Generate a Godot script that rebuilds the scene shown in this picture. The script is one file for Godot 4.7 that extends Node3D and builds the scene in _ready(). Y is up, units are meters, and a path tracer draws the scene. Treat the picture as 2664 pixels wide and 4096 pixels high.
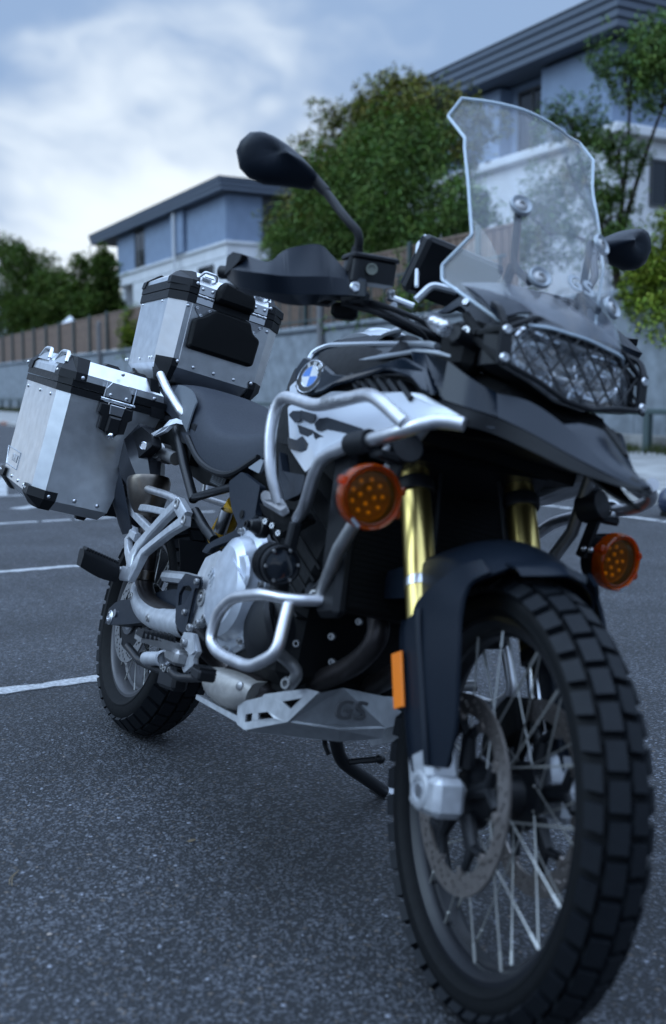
extends Node3D

# ---------- mesh building ----------
class MB:
	var V := PackedVector3Array()
	var marks := []
	func mark() -> MB:
		marks.append(V.size())
		return self
	func tri(a: Vector3, b: Vector3, c: Vector3) -> void:
		V.push_back(a); V.push_back(b); V.push_back(c)
	func quad(a: Vector3, b: Vector3, c: Vector3, d: Vector3) -> void:
		tri(a, b, c); tri(a, c, d)
	func fix(i0: int) -> void:
		# turns a closed primitive so that its faces look outwards
		if V.size() <= i0: return
		var o := V[i0]
		var vol := 0.0
		var i := i0
		while i < V.size():
			vol += (V[i] - o).dot((V[i + 1] - o).cross(V[i + 2] - o))
			i += 3
		if vol < 0.0:
			i = i0
			while i < V.size():
				var t := V[i + 1]
				V[i + 1] = V[i + 2]
				V[i + 2] = t
				i += 3
	func out(a: Vector3, b: Vector3, c: Vector3, m: Vector3) -> void:
		if (b - a).cross(c - a).dot(a - m) < 0.0: tri(a, c, b)
		else: tri(a, b, c)
	func hexa(p: Array) -> MB:
		# eight corners: four below, four above in the same order
		var i0 := V.size()
		quad(p[3], p[2], p[1], p[0]); quad(p[4], p[5], p[6], p[7])
		for k in 4:
			var n := (k + 1) % 4
			quad(p[k], p[n], p[n + 4], p[k + 4])
		fix(i0)
		return self
	func box(c: Vector3, s: Vector3, b := Basis(), bev := 0.0) -> MB:
		var h := s * 0.5
		if bev <= 0.0:
			var p := []
			for y in [-1, 1]:
				for q in [[-1, -1], [1, -1], [1, 1], [-1, 1]]:
					p.append(c + b * Vector3(q[0] * h.x, y * h.y, q[1] * h.z))
			return hexa(p)
		bev = minf(bev, minf(h.x, minf(h.y, h.z)) * 0.9)
		var g := func(ix: int, iy: int, iz: int, ax: int) -> Vector3:
			var q := Vector3(ix * (h.x - bev), iy * (h.y - bev), iz * (h.z - bev))
			q[ax] = [ix, iy, iz][ax] * h[ax]
			return c + b * q
		for s1 in [-1, 1]:
			for ax in 3:
				var f := []
				for q in [[-1, -1], [1, -1], [1, 1], [-1, 1]]:
					var id := [0, 0, 0]
					id[ax] = s1; id[(ax + 1) % 3] = q[0]; id[(ax + 2) % 3] = q[1]
					f.append(g.call(id[0], id[1], id[2], ax))
				out(f[0], f[1], f[2], c); out(f[0], f[2], f[3], c)
			for s2 in [-1, 1]:
				for ax in 3:
					var a1 := (ax + 1) % 3
					var a2 := (ax + 2) % 3
					var ia := [0, 0, 0]
					ia[ax] = -1; ia[a1] = s1; ia[a2] = s2
					var ib := ia.duplicate()
					ib[ax] = 1
					var q1: Vector3 = g.call(ia[0], ia[1], ia[2], a1)
					var q2: Vector3 = g.call(ib[0], ib[1], ib[2], a1)
					var q3: Vector3 = g.call(ib[0], ib[1], ib[2], a2)
					var q4: Vector3 = g.call(ia[0], ia[1], ia[2], a2)
					out(q1, q2, q3, c); out(q1, q3, q4, c)
				for s3 in [-1, 1]:
					out(g.call(s1, s2, s3, 0), g.call(s1, s2, s3, 1), g.call(s1, s2, s3, 2), c)
		return self
	func rings(R: Array, caps := true, closed := false) -> MB:
		# R: array of closed loops with the same number of points
		var i0 := V.size()
		var n: int = R[0].size()
		var m := R.size()
		for j in (m if closed else m - 1):
			var a: Array = R[j]
			var b: Array = R[(j + 1) % m]
			for k in n:
				var l := (k + 1) % n
				quad(a[k], a[l], b[l], b[k])
		if caps and not closed:
			for e in [0, m - 1]:
				var c := Vector3.ZERO
				for q in R[e]: c += q
				c /= n
				for k in n:
					var l := (k + 1) % n
					if e == 0: tri(R[e][l], R[e][k], c)
					else: tri(R[e][k], R[e][l], c)
		fix(i0)
		return self
	func tube(path: Array, r, seg := 10, closed := false) -> MB:
		var R := []
		var up := Vector3.ZERO
		var m := path.size()
		for i in m:
			var t: Vector3
			if closed: t = (path[(i + 1) % m] - path[(i + m - 1) % m]).normalized()
			else: t = (path[mini(i + 1, m - 1)] - path[maxi(i - 1, 0)]).normalized()
			if up == Vector3.ZERO: up = Vector3(0.31, 0.93, 0.17) if absf(t.y) < 0.9 else Vector3(1, 0.1, 0.2)
			up = (up - t * up.dot(t)).normalized()
			var s := t.cross(up)
			var rr: float = r[i] if r is Array else r
			var ring := []
			for k in seg:
				var a := TAU * k / seg
				ring.append(path[i] + (up * cos(a) + s * sin(a)) * rr)
			R.append(ring)
		return rings(R, true, closed)
	func lathe(prof: Array, o: Vector3, axis: Vector3, seg := 24) -> MB:
		# prof: [radius, height] pairs along the axis; closed loop when first == last
		axis = axis.normalized()
		var u := axis.cross(Vector3(0, 1, 0) if absf(axis.y) < 0.9 else Vector3(1, 0, 0)).normalized()
		var w := axis.cross(u)
		var R := []
		for q in prof:
			var ring := []
			for k in seg:
				var a := TAU * k / seg
				ring.append(o + axis * q[1] + (u * cos(a) + w * sin(a)) * maxf(q[0], 0.00002))
			R.append(ring)
		return rings(R, prof[0] != prof[-1])
	func ball(c: Vector3, r: Vector3, b := Basis(), n := 14) -> MB:
		var R := []
		for j in n + 1:
			var f := PI * j / n
			var ring := []
			for k in n * 2:
				var a := TAU * k / (n * 2)
				ring.append(c + b * (Vector3(sin(f) * cos(a) + 0.00001 * cos(a), cos(f), sin(f) * sin(a) + 0.00001 * sin(a)) * r))
			R.append(ring)
		return rings(R, false)
	func bolt(c: Vector3, dir: Vector3, r: float, h := 0.0, seg := 12) -> MB:
		if h == 0.0: h = r
		mark()
		return lathe([[r, -0.002], [r, h * 0.6], [r * 0.8, h], [r * 0.5, h], [r * 0.42, h * 0.45], [0.0, h * 0.45]], c, dir, seg)
	func rivet(c: Vector3, dir: Vector3, r: float) -> MB:
		mark()
		return lathe([[r, -0.001], [r, 0.0006], [r * 0.9, r * 0.35], [r * 0.55, r * 0.62], [0.0, r * 0.7]], c, dir, 12)
	func prism(poly: Array, ext: Vector3, bev := 0.0, holes := []) -> MB:
		# flat polygon of 3D points pushed along ext; holes are polygons too
		var i0 := V.size()
		var nrm := Vector3.ZERO
		for k in poly.size(): nrm += (poly[k] - poly[0]).cross(poly[(k + 1) % poly.size()] - poly[0])
		nrm = nrm.normalized()
		if nrm.dot(ext) < 0:
			poly = poly.duplicate(); poly.reverse(); nrm = -nrm
		var u: Vector3 = (poly[1] - poly[0]).normalized()
		u = (u - nrm * u.dot(nrm)).normalized()
		var w := nrm.cross(u)
		var hs := []
		for h in holes:
			var hh: Array = h.duplicate()
			var hn := Vector3.ZERO
			for k in hh.size(): hn += (hh[k] - hh[0]).cross(hh[(k + 1) % hh.size()] - hh[0])
			if hn.dot(nrm) > 0: hh.reverse()
			hs.append(hh)
		var loop: Array = poly.duplicate()
		for hh in hs:
			var best := 1e9
			var bi := 0
			var bj := 0
			for i in loop.size():
				for j in hh.size():
					var dd: float = loop[i].distance_squared_to(hh[j])
					if dd < best: best = dd; bi = i; bj = j
			var nl: Array = loop.slice(0, bi + 1)
			for j in hh.size(): nl.append(hh[(bj + j) % hh.size()])
			var back: Vector3 = (hh[(bj + hh.size() - 1) % hh.size()] - hh[bj]).normalized() * 0.00004
			nl.append(hh[bj] + back)
			var nx: Vector3 = loop[(bi + 1) % loop.size()]
			nl.append(loop[bi] + (nx - loop[bi]).normalized() * 0.00004)
			nl.append_array(loop.slice(bi + 1))
			loop = nl
		var p2 := PackedVector2Array()
		for q in loop: p2.push_back(Vector2((q - poly[0]).dot(u), (q - poly[0]).dot(w)))
		var ix := Geometry2D.triangulate_polygon(p2)
		var top := loop
		if bev > 0.0 and holes.is_empty():
			top = []
			var n := loop.size()
			for k in n:
				var e1: Vector3 = (loop[k] - loop[(k + n - 1) % n]).normalized()
				var e2: Vector3 = (loop[(k + 1) % n] - loop[k]).normalized()
				var n1 := nrm.cross(e1)
				var n2 := nrm.cross(e2)
				var bi2 := (n1 + n2).normalized()
				top.append(loop[k] + bi2 * bev / maxf(0.45, bi2.dot(n1)))
		var el := ext.length()
		var sh := ext * (1.0 - minf(bev, el * 0.8) / el)
		var t := 0
		while t + 2 < ix.size():
			var a := ix[t]; var b := ix[t + 1]; var c := ix[t + 2]
			if (p2[b] - p2[a]).cross(p2[c] - p2[a]) < 0:
				var z := b
				b = c; c = z
			tri(top[a] + ext, top[b] + ext, top[c] + ext)
			tri(loop[a], loop[c], loop[b])
			t += 3
		for k in loop.size():
			var l := (k + 1) % loop.size()
			quad(loop[k], loop[l], loop[l] + sh, loop[k] + sh)
			if bev > 0.0 and holes.is_empty(): quad(loop[k] + sh, loop[l] + sh, top[l] + ext, top[k] + ext)
		return self
	func patch(G: Array, th: float, nu := 4, nv := 4, flip := false) -> MB:
		# smooth sheet through a coarse grid of points, th thick, closed at its edges
		var rows := []
		for r in G: rows.append(MB.smooth(r, nu))
		var S := []
		var m: int = rows[0].size()
		for k in m:
			var col := []
			for r in rows: col.append(r[k])
			S.append(MB.smooth(col, nv))
		var n: int = S[0].size()
		var B := []
		for i in m:
			var bl := []
			for j in n:
				var du: Vector3 = S[mini(i + 1, m - 1)][j] - S[maxi(i - 1, 0)][j]
				var dv: Vector3 = S[i][mini(j + 1, n - 1)] - S[i][maxi(j - 1, 0)]
				var nn := du.cross(dv).normalized()
				bl.append(S[i][j] + nn * (-th if flip else th))
			B.append(bl)
		var i0 := V.size()
		for i in m - 1:
			for j in n - 1:
				quad(S[i][j], S[i + 1][j], S[i + 1][j + 1], S[i][j + 1])
				quad(B[i][j], B[i][j + 1], B[i + 1][j + 1], B[i + 1][j])
		for i in m - 1:
			quad(S[i + 1][0], S[i][0], B[i][0], B[i + 1][0])
			quad(S[i][n - 1], S[i + 1][n - 1], B[i + 1][n - 1], B[i][n - 1])
		for j in n - 1:
			quad(S[0][j], S[0][j + 1], B[0][j + 1], B[0][j])
			quad(S[m - 1][j + 1], S[m - 1][j], B[m - 1][j], B[m - 1][j + 1])
		fix(i0)
		return self
	func loft(R: Array, n := 3, nr := 1) -> MB:
		# smooth skin through closed loops
		var Q := []
		for r in R: Q.append(MB.smooth_loop(r, nr) if nr > 1 else r)
		var cnt: int = Q[0].size()
		var cols := []
		for k in cnt:
			var col := []
			for r in Q: col.append(r[k])
			cols.append(MB.smooth(col, n))
		var out_r := []
		for j in cols[0].size():
			var ring := []
			for k in cnt: ring.append(cols[k][j])
			out_r.append(ring)
		return rings(out_r)
	static func cr(a: Vector3, b: Vector3, c: Vector3, d: Vector3, t: float) -> Vector3:
		return 0.5 * (2.0 * b + (c - a) * t + (2.0 * a - 5.0 * b + 4.0 * c - d) * t * t + (3.0 * b - a - 3.0 * c + d) * t * t * t)
	static func smooth(p: Array, n: int) -> Array:
		if n <= 1 or p.size() < 3:
			if p.size() == 2 and n > 1:
				var o2 := []
				for t in n + 1: o2.append(p[0].lerp(p[1], float(t) / n))
				return o2
			return p
		var o := []
		for i in p.size() - 1:
			var a: Vector3 = p[i - 1] if i > 0 else p[0] * 2.0 - p[1]
			var d: Vector3 = p[i + 2] if i + 2 < p.size() else p[-1] * 2.0 - p[-2]
			for t in n: o.append(cr(a, p[i], p[i + 1], d, float(t) / n))
		o.append(p[-1])
		return o
	static func smooth_loop(p: Array, n: int) -> Array:
		var o := []
		var m := p.size()
		for i in m:
			for t in n: o.append(cr(p[(i + m - 1) % m], p[i], p[(i + 1) % m], p[(i + 2) % m], float(t) / n))
		return o
	static func bend(p: Array, r: float, n := 5, closed := false) -> Array:
		# polyline with its corners rounded like a bent pipe
		var o := []
		var m := p.size()
		for i in m:
			if not closed and (i == 0 or i == m - 1):
				o.append(p[i])
				continue
			var a: Vector3 = p[(i + m - 1) % m]
			var b: Vector3 = p[i]
			var c: Vector3 = p[(i + 1) % m]
			var ra := minf(r, a.distance_to(b) * 0.45)
			var rc := minf(r, c.distance_to(b) * 0.45)
			var s := b + (a - b).normalized() * ra
			var e := b + (c - b).normalized() * rc
			for t in n + 1:
				var f := float(t) / n
				o.append(s.lerp(b, f).lerp(b.lerp(e, f), f))
		return o
	func mesh(crease := 38.0) -> ArrayMesh:
		var n := V.size()
		var N := PackedVector3Array()
		N.resize(n)
		var F := PackedVector3Array()
		F.resize(n / 3)
		var at := {}
		for f in n / 3:
			var x := (V[3 * f + 1] - V[3 * f]).cross(V[3 * f + 2] - V[3 * f])
			F[f] = x
			for k in 3:
				var key := Vector3i((V[3 * f + k] * 20000.0).round())
				if at.has(key): at[key].append(f)
				else: at[key] = [f]
		var cc := cos(deg_to_rad(crease))
		for f in n / 3:
			var fn := F[f].normalized()
			for k in 3:
				var s := Vector3.ZERO
				for g in at[Vector3i((V[3 * f + k] * 20000.0).round())]:
					var gn := F[g]
					if gn.length_squared() > 0.0 and gn.normalized().dot(fn) > cc: s += gn
				N[3 * f + k] = s.normalized() if s.length_squared() > 0.0 else (fn if fn != Vector3.ZERO else Vector3.UP)
		var W := V.duplicate()
		var f3 := 0
		while f3 < n:
			# Godot's front faces run clockwise
			var t := W[f3 + 1]
			W[f3 + 1] = W[f3 + 2]
			W[f3 + 2] = t
			t = N[f3 + 1]
			N[f3 + 1] = N[f3 + 2]
			N[f3 + 2] = t
			f3 += 3
		var arr := []
		arr.resize(Mesh.ARRAY_MAX)
		arr[Mesh.ARRAY_VERTEX] = W
		arr[Mesh.ARRAY_NORMAL] = N
		var am := ArrayMesh.new()
		am.add_surface_from_arrays(Mesh.PRIMITIVE_TRIANGLES, arr)
		return am

func v(x: float, y: float, z: float) -> Vector3: return Vector3(x, y, z)
func P(a: Array) -> Array:
	var o := []
	for i in a.size() / 3: o.append(Vector3(a[3 * i], a[3 * i + 1], a[3 * i + 2]))
	return o
func mir(a: Array) -> Array:
	# the same points on the other side of the motorcycle
	var o := []
	for p in a: o.append(Vector3(p.x, p.y, -p.z))
	return o
func both(a: Array) -> Array: return [a, mir(a)]
func shift(a: Array, d: Vector3) -> Array:
	var o := []
	for p in a: o.append(p + d)
	return o

func obj(called: String, m, mt: Material, parent: Node = self, crease := 38.0) -> MeshInstance3D:
	var o := MeshInstance3D.new()
	o.name = called
	o.mesh = m.mesh(crease) if m is MB else m
	if o.mesh is PrimitiveMesh: o.material_override = mt
	else: o.mesh.surface_set_material(0, mt)
	parent.add_child(o, true)
	return o
func each(called: String, m: MB, mt: Material, parent: Node) -> void:
	# every marked piece of the builder as an object of its own
	for i in m.marks.size():
		var p := MB.new()
		p.V = m.V.slice(m.marks[i], m.marks[i + 1] if i + 1 < m.marks.size() else m.V.size())
		obj(called, p, mt, parent)
func node(called: String, parent: Node = self, at := Transform3D()) -> Node3D:
	var o := Node3D.new()
	o.name = called
	o.transform = at
	parent.add_child(o, true)
	return o
func tag(o: Node, label: String, category: String, group := "") -> Node:
	o.set_meta("label", label)
	o.set_meta("category", category)
	if group != "": o.set_meta("group", group)
	return o
func struct(called: String, m, mt: Material) -> MeshInstance3D:
	var o := obj(called, m, mt)
	o.set_meta("kind", "structure")
	return o
func letters(called: String, text: String, size: float, depth: float, at: Transform3D, mt: Material, parent: Node, bold := true) -> MeshInstance3D:
	var t := TextMesh.new()
	var f := SystemFont.new()
	f.font_names = PackedStringArray(["Droid Sans"])
	f.font_weight = 700 if bold else 400
	t.font = f
	t.text = text
	t.font_size = 64
	t.pixel_size = size / 64.0
	t.depth = depth
	t.curve_step = 2.0
	t.material = mt
	var o := MeshInstance3D.new()
	o.name = called
	o.mesh = t
	o.transform = at
	parent.add_child(o, true)
	return o

# ---------- materials ----------
var M := {}
func lin(r: float, g: float, b: float) -> Color: return Color(r, g, b).linear_to_srgb()
func noise_tex(freq: float, size := 512, octaves := 4, sd := 1, lo := 0.0, hi := 1.0, kind := FastNoiseLite.TYPE_SIMPLEX_SMOOTH) -> ImageTexture:
	var n := FastNoiseLite.new()
	n.seed = sd
	n.noise_type = kind
	n.frequency = freq
	n.fractal_octaves = octaves
	var im := n.get_seamless_image(size, size)
	im.convert(Image.FORMAT_L8)
	if lo != 0.0 or hi != 1.0:
		var d := im.get_data()
		for i in d.size(): d[i] = int(lerpf(lo, hi, d[i] / 255.0) * 255.0)
		im = Image.create_from_data(size, size, false, Image.FORMAT_L8, d)
	return ImageTexture.create_from_image(im)
func mat(c: Color, rough: float, metal := 0.0, spec := 0.5) -> StandardMaterial3D:
	var m := StandardMaterial3D.new()
	m.albedo_color = c
	m.roughness = rough
	m.metallic = metal
	m.metallic_specular = spec
	return m
func tri_uv(m: StandardMaterial3D, s: float, world := false) -> StandardMaterial3D:
	m.uv1_triplanar = true
	m.uv1_world_triplanar = world
	m.uv1_scale = Vector3.ONE * s
	return m
func worn(m: StandardMaterial3D, rough_t: Texture2D, col_t: Texture2D, s: float, bump: Texture2D = null, bump_cm := 0.02, world := false) -> StandardMaterial3D:
	tri_uv(m, s, world)
	if rough_t: m.roughness_texture = rough_t; m.roughness_texture_channel = BaseMaterial3D.TEXTURE_CHANNEL_RED
	if col_t: m.albedo_texture = col_t
	if bump:
		m.heightmap_enabled = true
		m.heightmap_texture = bump
		m.heightmap_scale = bump_cm
	return m

func make_materials() -> void:
	var cloudy := noise_tex(0.006, 512, 4, 3, 0.90, 1.0)
	var smudge := noise_tex(0.012, 512, 5, 8, 0.80, 1.0)
	var grain := noise_tex(0.14, 512, 3, 5)
	var dirt := noise_tex(0.010, 512, 5, 12, 0.86, 1.0)
	var leather := noise_tex(0.09, 512, 2, 7, 0.0, 1.0, FastNoiseLite.TYPE_CELLULAR)
	M.case_alu = worn(mat(lin(0.80, 0.82, 0.84), 0.36, 1.0), smudge, cloudy, 5.0, grain, 0.004)
	M.lid_alu = worn(mat(lin(0.80, 0.82, 0.84), 0.36, 0.95), smudge, cloudy, 6.0, grain, 0.003)
	M.steel = mat(lin(0.62, 0.63, 0.65), 0.28, 1.0)
	M.tube_steel = worn(mat(lin(0.74, 0.74, 0.76), 0.42, 0.95), smudge, cloudy, 9.0, grain, 0.003)
	M.old_steel = worn(mat(lin(0.42, 0.42, 0.42), 0.48, 0.9), smudge, dirt, 9.0, grain, 0.004)
	M.silver = worn(mat(lin(0.60, 0.62, 0.65), 0.46, 0.5), smudge, dirt, 7.0, grain, 0.003)
	M.cover_silver = worn(mat(lin(0.62, 0.66, 0.72), 0.38, 0.55), smudge, dirt, 5.0, grain, 0.003)
	M.shield_grey = worn(mat(lin(0.52, 0.50, 0.47), 0.55, 0.4), smudge, dirt, 9.0, grain, 0.004)
	M.skid = worn(mat(lin(0.66, 0.68, 0.70), 0.5, 0.6), smudge, dirt, 6.0, grain, 0.004)
	M.black = worn(mat(lin(0.007, 0.008, 0.010), 0.55, 0.0, 0.36), smudge, null, 8.0, grain, 0.008)
	M.black_metal = worn(mat(lin(0.010, 0.011, 0.013), 0.40, 0.0, 0.4), smudge, null, 8.0)
	M.dark = worn(mat(lin(0.004, 0.0045, 0.005), 0.65, 0.0, 0.3), smudge, null, 8.0)
	M.guard = worn(mat(lin(0.007, 0.011, 0.018), 0.44, 0.0, 0.30), smudge, null, 9.0, grain, 0.010)
	M.grey_plastic = worn(mat(lin(0.015, 0.020, 0.029), 0.44, 0.0, 0.34), smudge, null, 9.0, grain, 0.008)
	M.paint = mat(lin(0.003, 0.007, 0.013), 0.20, 0.0, 0.34)
	M.white_paint = mat(lin(0.62, 0.65, 0.70), 0.3, 0.15)
	M.white_paint.clearcoat_enabled = true
	M.white_paint.clearcoat = 0.6
	M.white_paint.clearcoat_roughness = 0.08
	M.silver_trim = mat(lin(0.5, 0.53, 0.56), 0.3, 0.6)
	M.seat = worn(mat(lin(0.022, 0.027, 0.037), 0.66, 0.0, 0.35), smudge, null, 14.0, leather, 0.012)
	M.seat_side = worn(mat(lin(0.085, 0.100, 0.115), 0.6), smudge, null, 14.0, leather, 0.012)
	M.gold = mat(lin(0.76, 0.58, 0.20), 0.28, 1.0)
	M.chrome = mat(lin(0.75, 0.77, 0.80), 0.12, 1.0)
	M.shock = mat(lin(0.75, 0.42, 0.02), 0.45)
	M.rubber = worn(mat(lin(0.005, 0.006, 0.007), 0.70, 0.0, 0.28), smudge, dirt, 9.0, grain, 0.012)
	M.tread = worn(mat(lin(0.009, 0.011, 0.014), 0.62, 0.0, 0.30), smudge, dirt, 9.0, grain, 0.012)
	M.rim = worn(mat(lin(0.010, 0.011, 0.014), 0.42, 0.0, 0.4), smudge, null, 9.0)
	M.rim_grey = worn(mat(lin(0.075, 0.075, 0.08), 0.45, 0.3), smudge, null, 9.0)
	M.spoke = mat(lin(0.50, 0.50, 0.47), 0.36, 0.8)
	M.disc = worn(mat(lin(0.30, 0.27, 0.25), 0.4, 0.75), smudge, dirt, 9.0)
	M.disc_bright = worn(mat(lin(0.42, 0.42, 0.42), 0.38, 0.85), smudge, dirt, 9.0)
	M.exhaust = worn(mat(lin(0.070, 0.062, 0.062), 0.42, 0.8), smudge, dirt, 9.0, grain, 0.004)
	M.bronze = worn(mat(lin(0.20, 0.175, 0.150), 0.36, 1.0), smudge, dirt, 9.0)
	M.muffler = worn(mat(lin(0.035, 0.038, 0.045), 0.36, 0.55), smudge, null, 9.0)
	M.amber = mat(Color(1.0, 0.72, 0.16, 0.02), 0.10)
	M.amber.refraction_enabled = true
	M.amber.refraction_scale = 0.022
	M.amber_ring = mat(Color(0.92, 0.42, 0.05, 0.16), 0.16)
	M.amber_ring.refraction_enabled = true
	M.amber_ring.refraction_scale = 0.035
	M.reflector = mat(lin(0.85, 0.20, 0.006), 0.35)
	M.led = mat(lin(0.95, 0.92, 0.70), 0.15, 0.3)
	M.lamp_bowl = mat(lin(0.11, 0.075, 0.020), 0.4, 0.2)
	M.glass = mat(Color(0.93, 0.96, 1.0, 0.04), 0.04, 0.0, 0.7)
	M.glass.transparency = BaseMaterial3D.TRANSPARENCY_ALPHA
	M.screen = mat(Color(0.80, 0.88, 1.0, 0.02), 0.03, 0.0, 0.38)
	M.screen.transparency = BaseMaterial3D.TRANSPARENCY_ALPHA
	M.screen_edge = mat(lin(0.42, 0.50, 0.56), 0.25)
	M.light_grey = mat(lin(0.30, 0.33, 0.36), 0.35, 0.3)
	M.blue = mat(lin(0.03, 0.19, 0.62), 0.3)
	M.white = mat(lin(0.75, 0.77, 0.78), 0.3)
	M.fluid = mat(lin(0.16, 0.17, 0.14), 0.15)

# ---------- the place ----------
func sky_image() -> Image:
	var w := 2048
	var h := 1024
	var n1 := FastNoiseLite.new()
	n1.seed = 21; n1.noise_type = FastNoiseLite.TYPE_SIMPLEX_SMOOTH; n1.frequency = 1.5; n1.fractal_octaves = 5; n1.fractal_gain = 0.48
	var n2 := FastNoiseLite.new()
	n2.seed = 4; n2.noise_type = FastNoiseLite.TYPE_SIMPLEX_SMOOTH; n2.frequency = 5.0; n2.fractal_octaves = 5; n2.fractal_gain = 0.55
	var glow := Vector3(-0.957, 0.170, -0.235)
	var grey := Vector3(0.285, 0.415, 0.64)
	var pale := Vector3(0.86, 0.95, 1.03)
	var buf := PackedFloat32Array()
	buf.resize(w * h * 3)
	var k := 0
	for j in h:
		var el := PI * (0.5 - (j + 0.5) / h)
		var ce := cos(el)
		var up := sin(el)
		var lift := 1.0 + 2.3 * smoothstep(0.36, 0.9, up)
		for i in w:
			var a := TAU * (i + 0.5) / w
			var d := Vector3(sin(a) * ce, up, -cos(a) * ce)
			var c: Vector3
			if up < -0.02:
				c = Vector3(0.06, 0.07, 0.09)
			else:
				var q := Vector3(d.x, d.y * 1.9, d.z)
				var s := n1.get_noise_3dv(q) + 0.30 * n2.get_noise_3dv(q + Vector3.ONE * n1.get_noise_3dv(q * 1.3) * 0.25)
				var ang := acos(clampf(d.dot(glow), -1.0, 1.0))
				var cov := -0.02 + 1.25 * s + 0.72 * exp(-pow(ang / 0.16, 2.0)) + 0.10 * exp(-pow(ang / 0.5, 2.0))
				c = grey.lerp(pale, smoothstep(0.05, 0.95, cov)).lerp(Vector3(0.43, 0.58, 0.84), 0.8 * smoothstep(0.36, 0.8, up)) * lift
			buf[k] = c.x; buf[k + 1] = c.y; buf[k + 2] = c.z
			k += 3
	return Image.create_from_data(w, h, false, Image.FORMAT_RGBF, buf.to_byte_array())

func asphalt_textures() -> Array:
	# rounded stones of many sizes and tones pressed into a dark binder, on a tile that wraps
	var size := 1024
	var r := RandomNumberGenerator.new()
	r.seed = 77
	var hf := PackedFloat32Array()
	hf.resize(size * size)
	var tf := PackedFloat32Array()
	tf.resize(size * size)
	var wf := PackedFloat32Array()
	wf.resize(size * size)
	for k in 19000:
		var cx := r.randf() * size
		var cy := r.randf() * size
		var rad := 2.2 + 4.6 * pow(r.randf(), 1.6)
		var asp := r.randf_range(0.55, 1.0)
		var an := r.randf() * PI
		var ca := cos(an)
		var sa := sin(an)
		var top := r.randf_range(0.45, 1.0)
		var tone := 0.050 + 0.085 * pow(r.randf(), 1.5)
		var q := r.randf()
		if q > 0.992: tone = 0.30
		elif q > 0.95: tone += 0.06
		elif q < 0.12: tone *= 0.55
		var warm := 1.0 if r.randf() < 0.06 else 0.0
		var n := int(ceil(rad))
		for dy in range(-n, n + 1):
			for dx in range(-n, n + 1):
				var u := (dx * ca + dy * sa) / rad
				var w := (dy * ca - dx * sa) / (rad * asp)
				var d := u * u + w * w
				if d >= 1.0: continue
				var hh := top * sqrt(1.0 - d * d)
				var i := posmod(int(cy) + dy, size) * size + posmod(int(cx) + dx, size)
				if hh > hf[i]:
					hf[i] = hh
					tf[i] = tone * (0.55 + 0.45 * minf(1.0, (1.0 - d) * 2.5))
					wf[i] = warm
	var n3 := FastNoiseLite.new()
	n3.seed = 31; n3.frequency = 0.2; n3.fractal_octaves = 2
	var im3 := n3.get_seamless_image(size, size)
	im3.convert(Image.FORMAT_L8)
	var fine := im3.get_data()
	var col := PackedByteArray()
	col.resize(size * size * 3)
	var hei := PackedByteArray()
	hei.resize(size * size)
	for i in size * size:
		var f := fine[i] / 255.0
		hei[i] = int(clampf(hf[i] * 0.85 + f * 0.15, 0.0, 1.0) * 255.0)
		var g := (tf[i] if hf[i] > 0.12 else 0.018) * (0.8 + 0.4 * f) * 1.22
		var c := Color(g * (0.94 + 0.25 * wf[i]), g, g * (1.15 - 0.30 * wf[i])).linear_to_srgb()
		col[3 * i] = int(clampf(c.r, 0, 1) * 255.0)
		col[3 * i + 1] = int(clampf(c.g, 0, 1) * 255.0)
		col[3 * i + 2] = int(clampf(c.b, 0, 1) * 255.0)
	return [ImageTexture.create_from_image(Image.create_from_data(size, size, false, Image.FORMAT_RGB8, col)), ImageTexture.create_from_image(Image.create_from_data(size, size, false, Image.FORMAT_L8, hei))]

func painted_strip(a: Vector2, b: Vector2, w: float, y: float, r: RandomNumberGenerator, gap := 0.06) -> MB:
	# a worn painted line: many little slabs with ragged sides and missing flakes
	var m := MB.new()
	var d := (b - a).normalized()
	var n := Vector2(-d.y, d.x)
	var len := a.distance_to(b)
	var s := 0.0
	var wl := w * 0.5
	var wr := w * 0.5
	while s < len:
		var st := r.randf_range(0.02, 0.05)
		var e := minf(s + st, len)
		var nl := w * 0.5 + r.randf_range(-0.018, 0.006)
		var nr := w * 0.5 + r.randf_range(-0.018, 0.006)
		if r.randf() > gap * 0.7:
			var p := [a + d * s + n * wl, a + d * s - n * wr, a + d * e - n * nr, a + d * e + n * nl]
			var q := []
			for hgt in [y - 0.003, y]:
				for z in p: q.append(Vector3(z.x, hgt, z.y))
			m.hexa(q)
		wl = nl; wr = nr
		s = e
	return m

func leaf_cluster(size: float, n: int, sd: int) -> ArrayMesh:
	var r := RandomNumberGenerator.new()
	r.seed = sd
	var V := PackedVector3Array()
	var N := PackedVector3Array()
	for i in n:
		var d := Vector3(r.randf_range(-1, 1), r.randf_range(-0.6, 1), r.randf_range(-1, 1)).normalized()
		var o := d * size * r.randf_range(0.25, 1.0)
		var u := Vector3(r.randf_range(-1, 1), r.randf_range(-0.7, 0.4), r.randf_range(-1, 1)).normalized()
		var w := u.cross(d).normalized()
		var l := size * r.randf_range(0.45, 0.75)
		var k := l * 0.36
		var nn := u.cross(w).normalized()
		if nn.y < 0: nn = -nn
		var a := o
		var m1 := o + u * l * 0.5 + w * k + nn * l * 0.06
		var m2 := o + u * l * 0.5 - w * k + nn * l * 0.06
		var e := o + u * l
		for q in [a, m1, e, a, e, m2]:
			V.push_back(q)
			N.push_back((nn + d * 0.5).normalized())
	var arr := []
	arr.resize(Mesh.ARRAY_MAX)
	arr[Mesh.ARRAY_VERTEX] = V
	arr[Mesh.ARRAY_NORMAL] = N
	var am := ArrayMesh.new()
	am.add_surface_from_arrays(Mesh.PRIMITIVE_TRIANGLES, arr)
	return am

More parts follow.
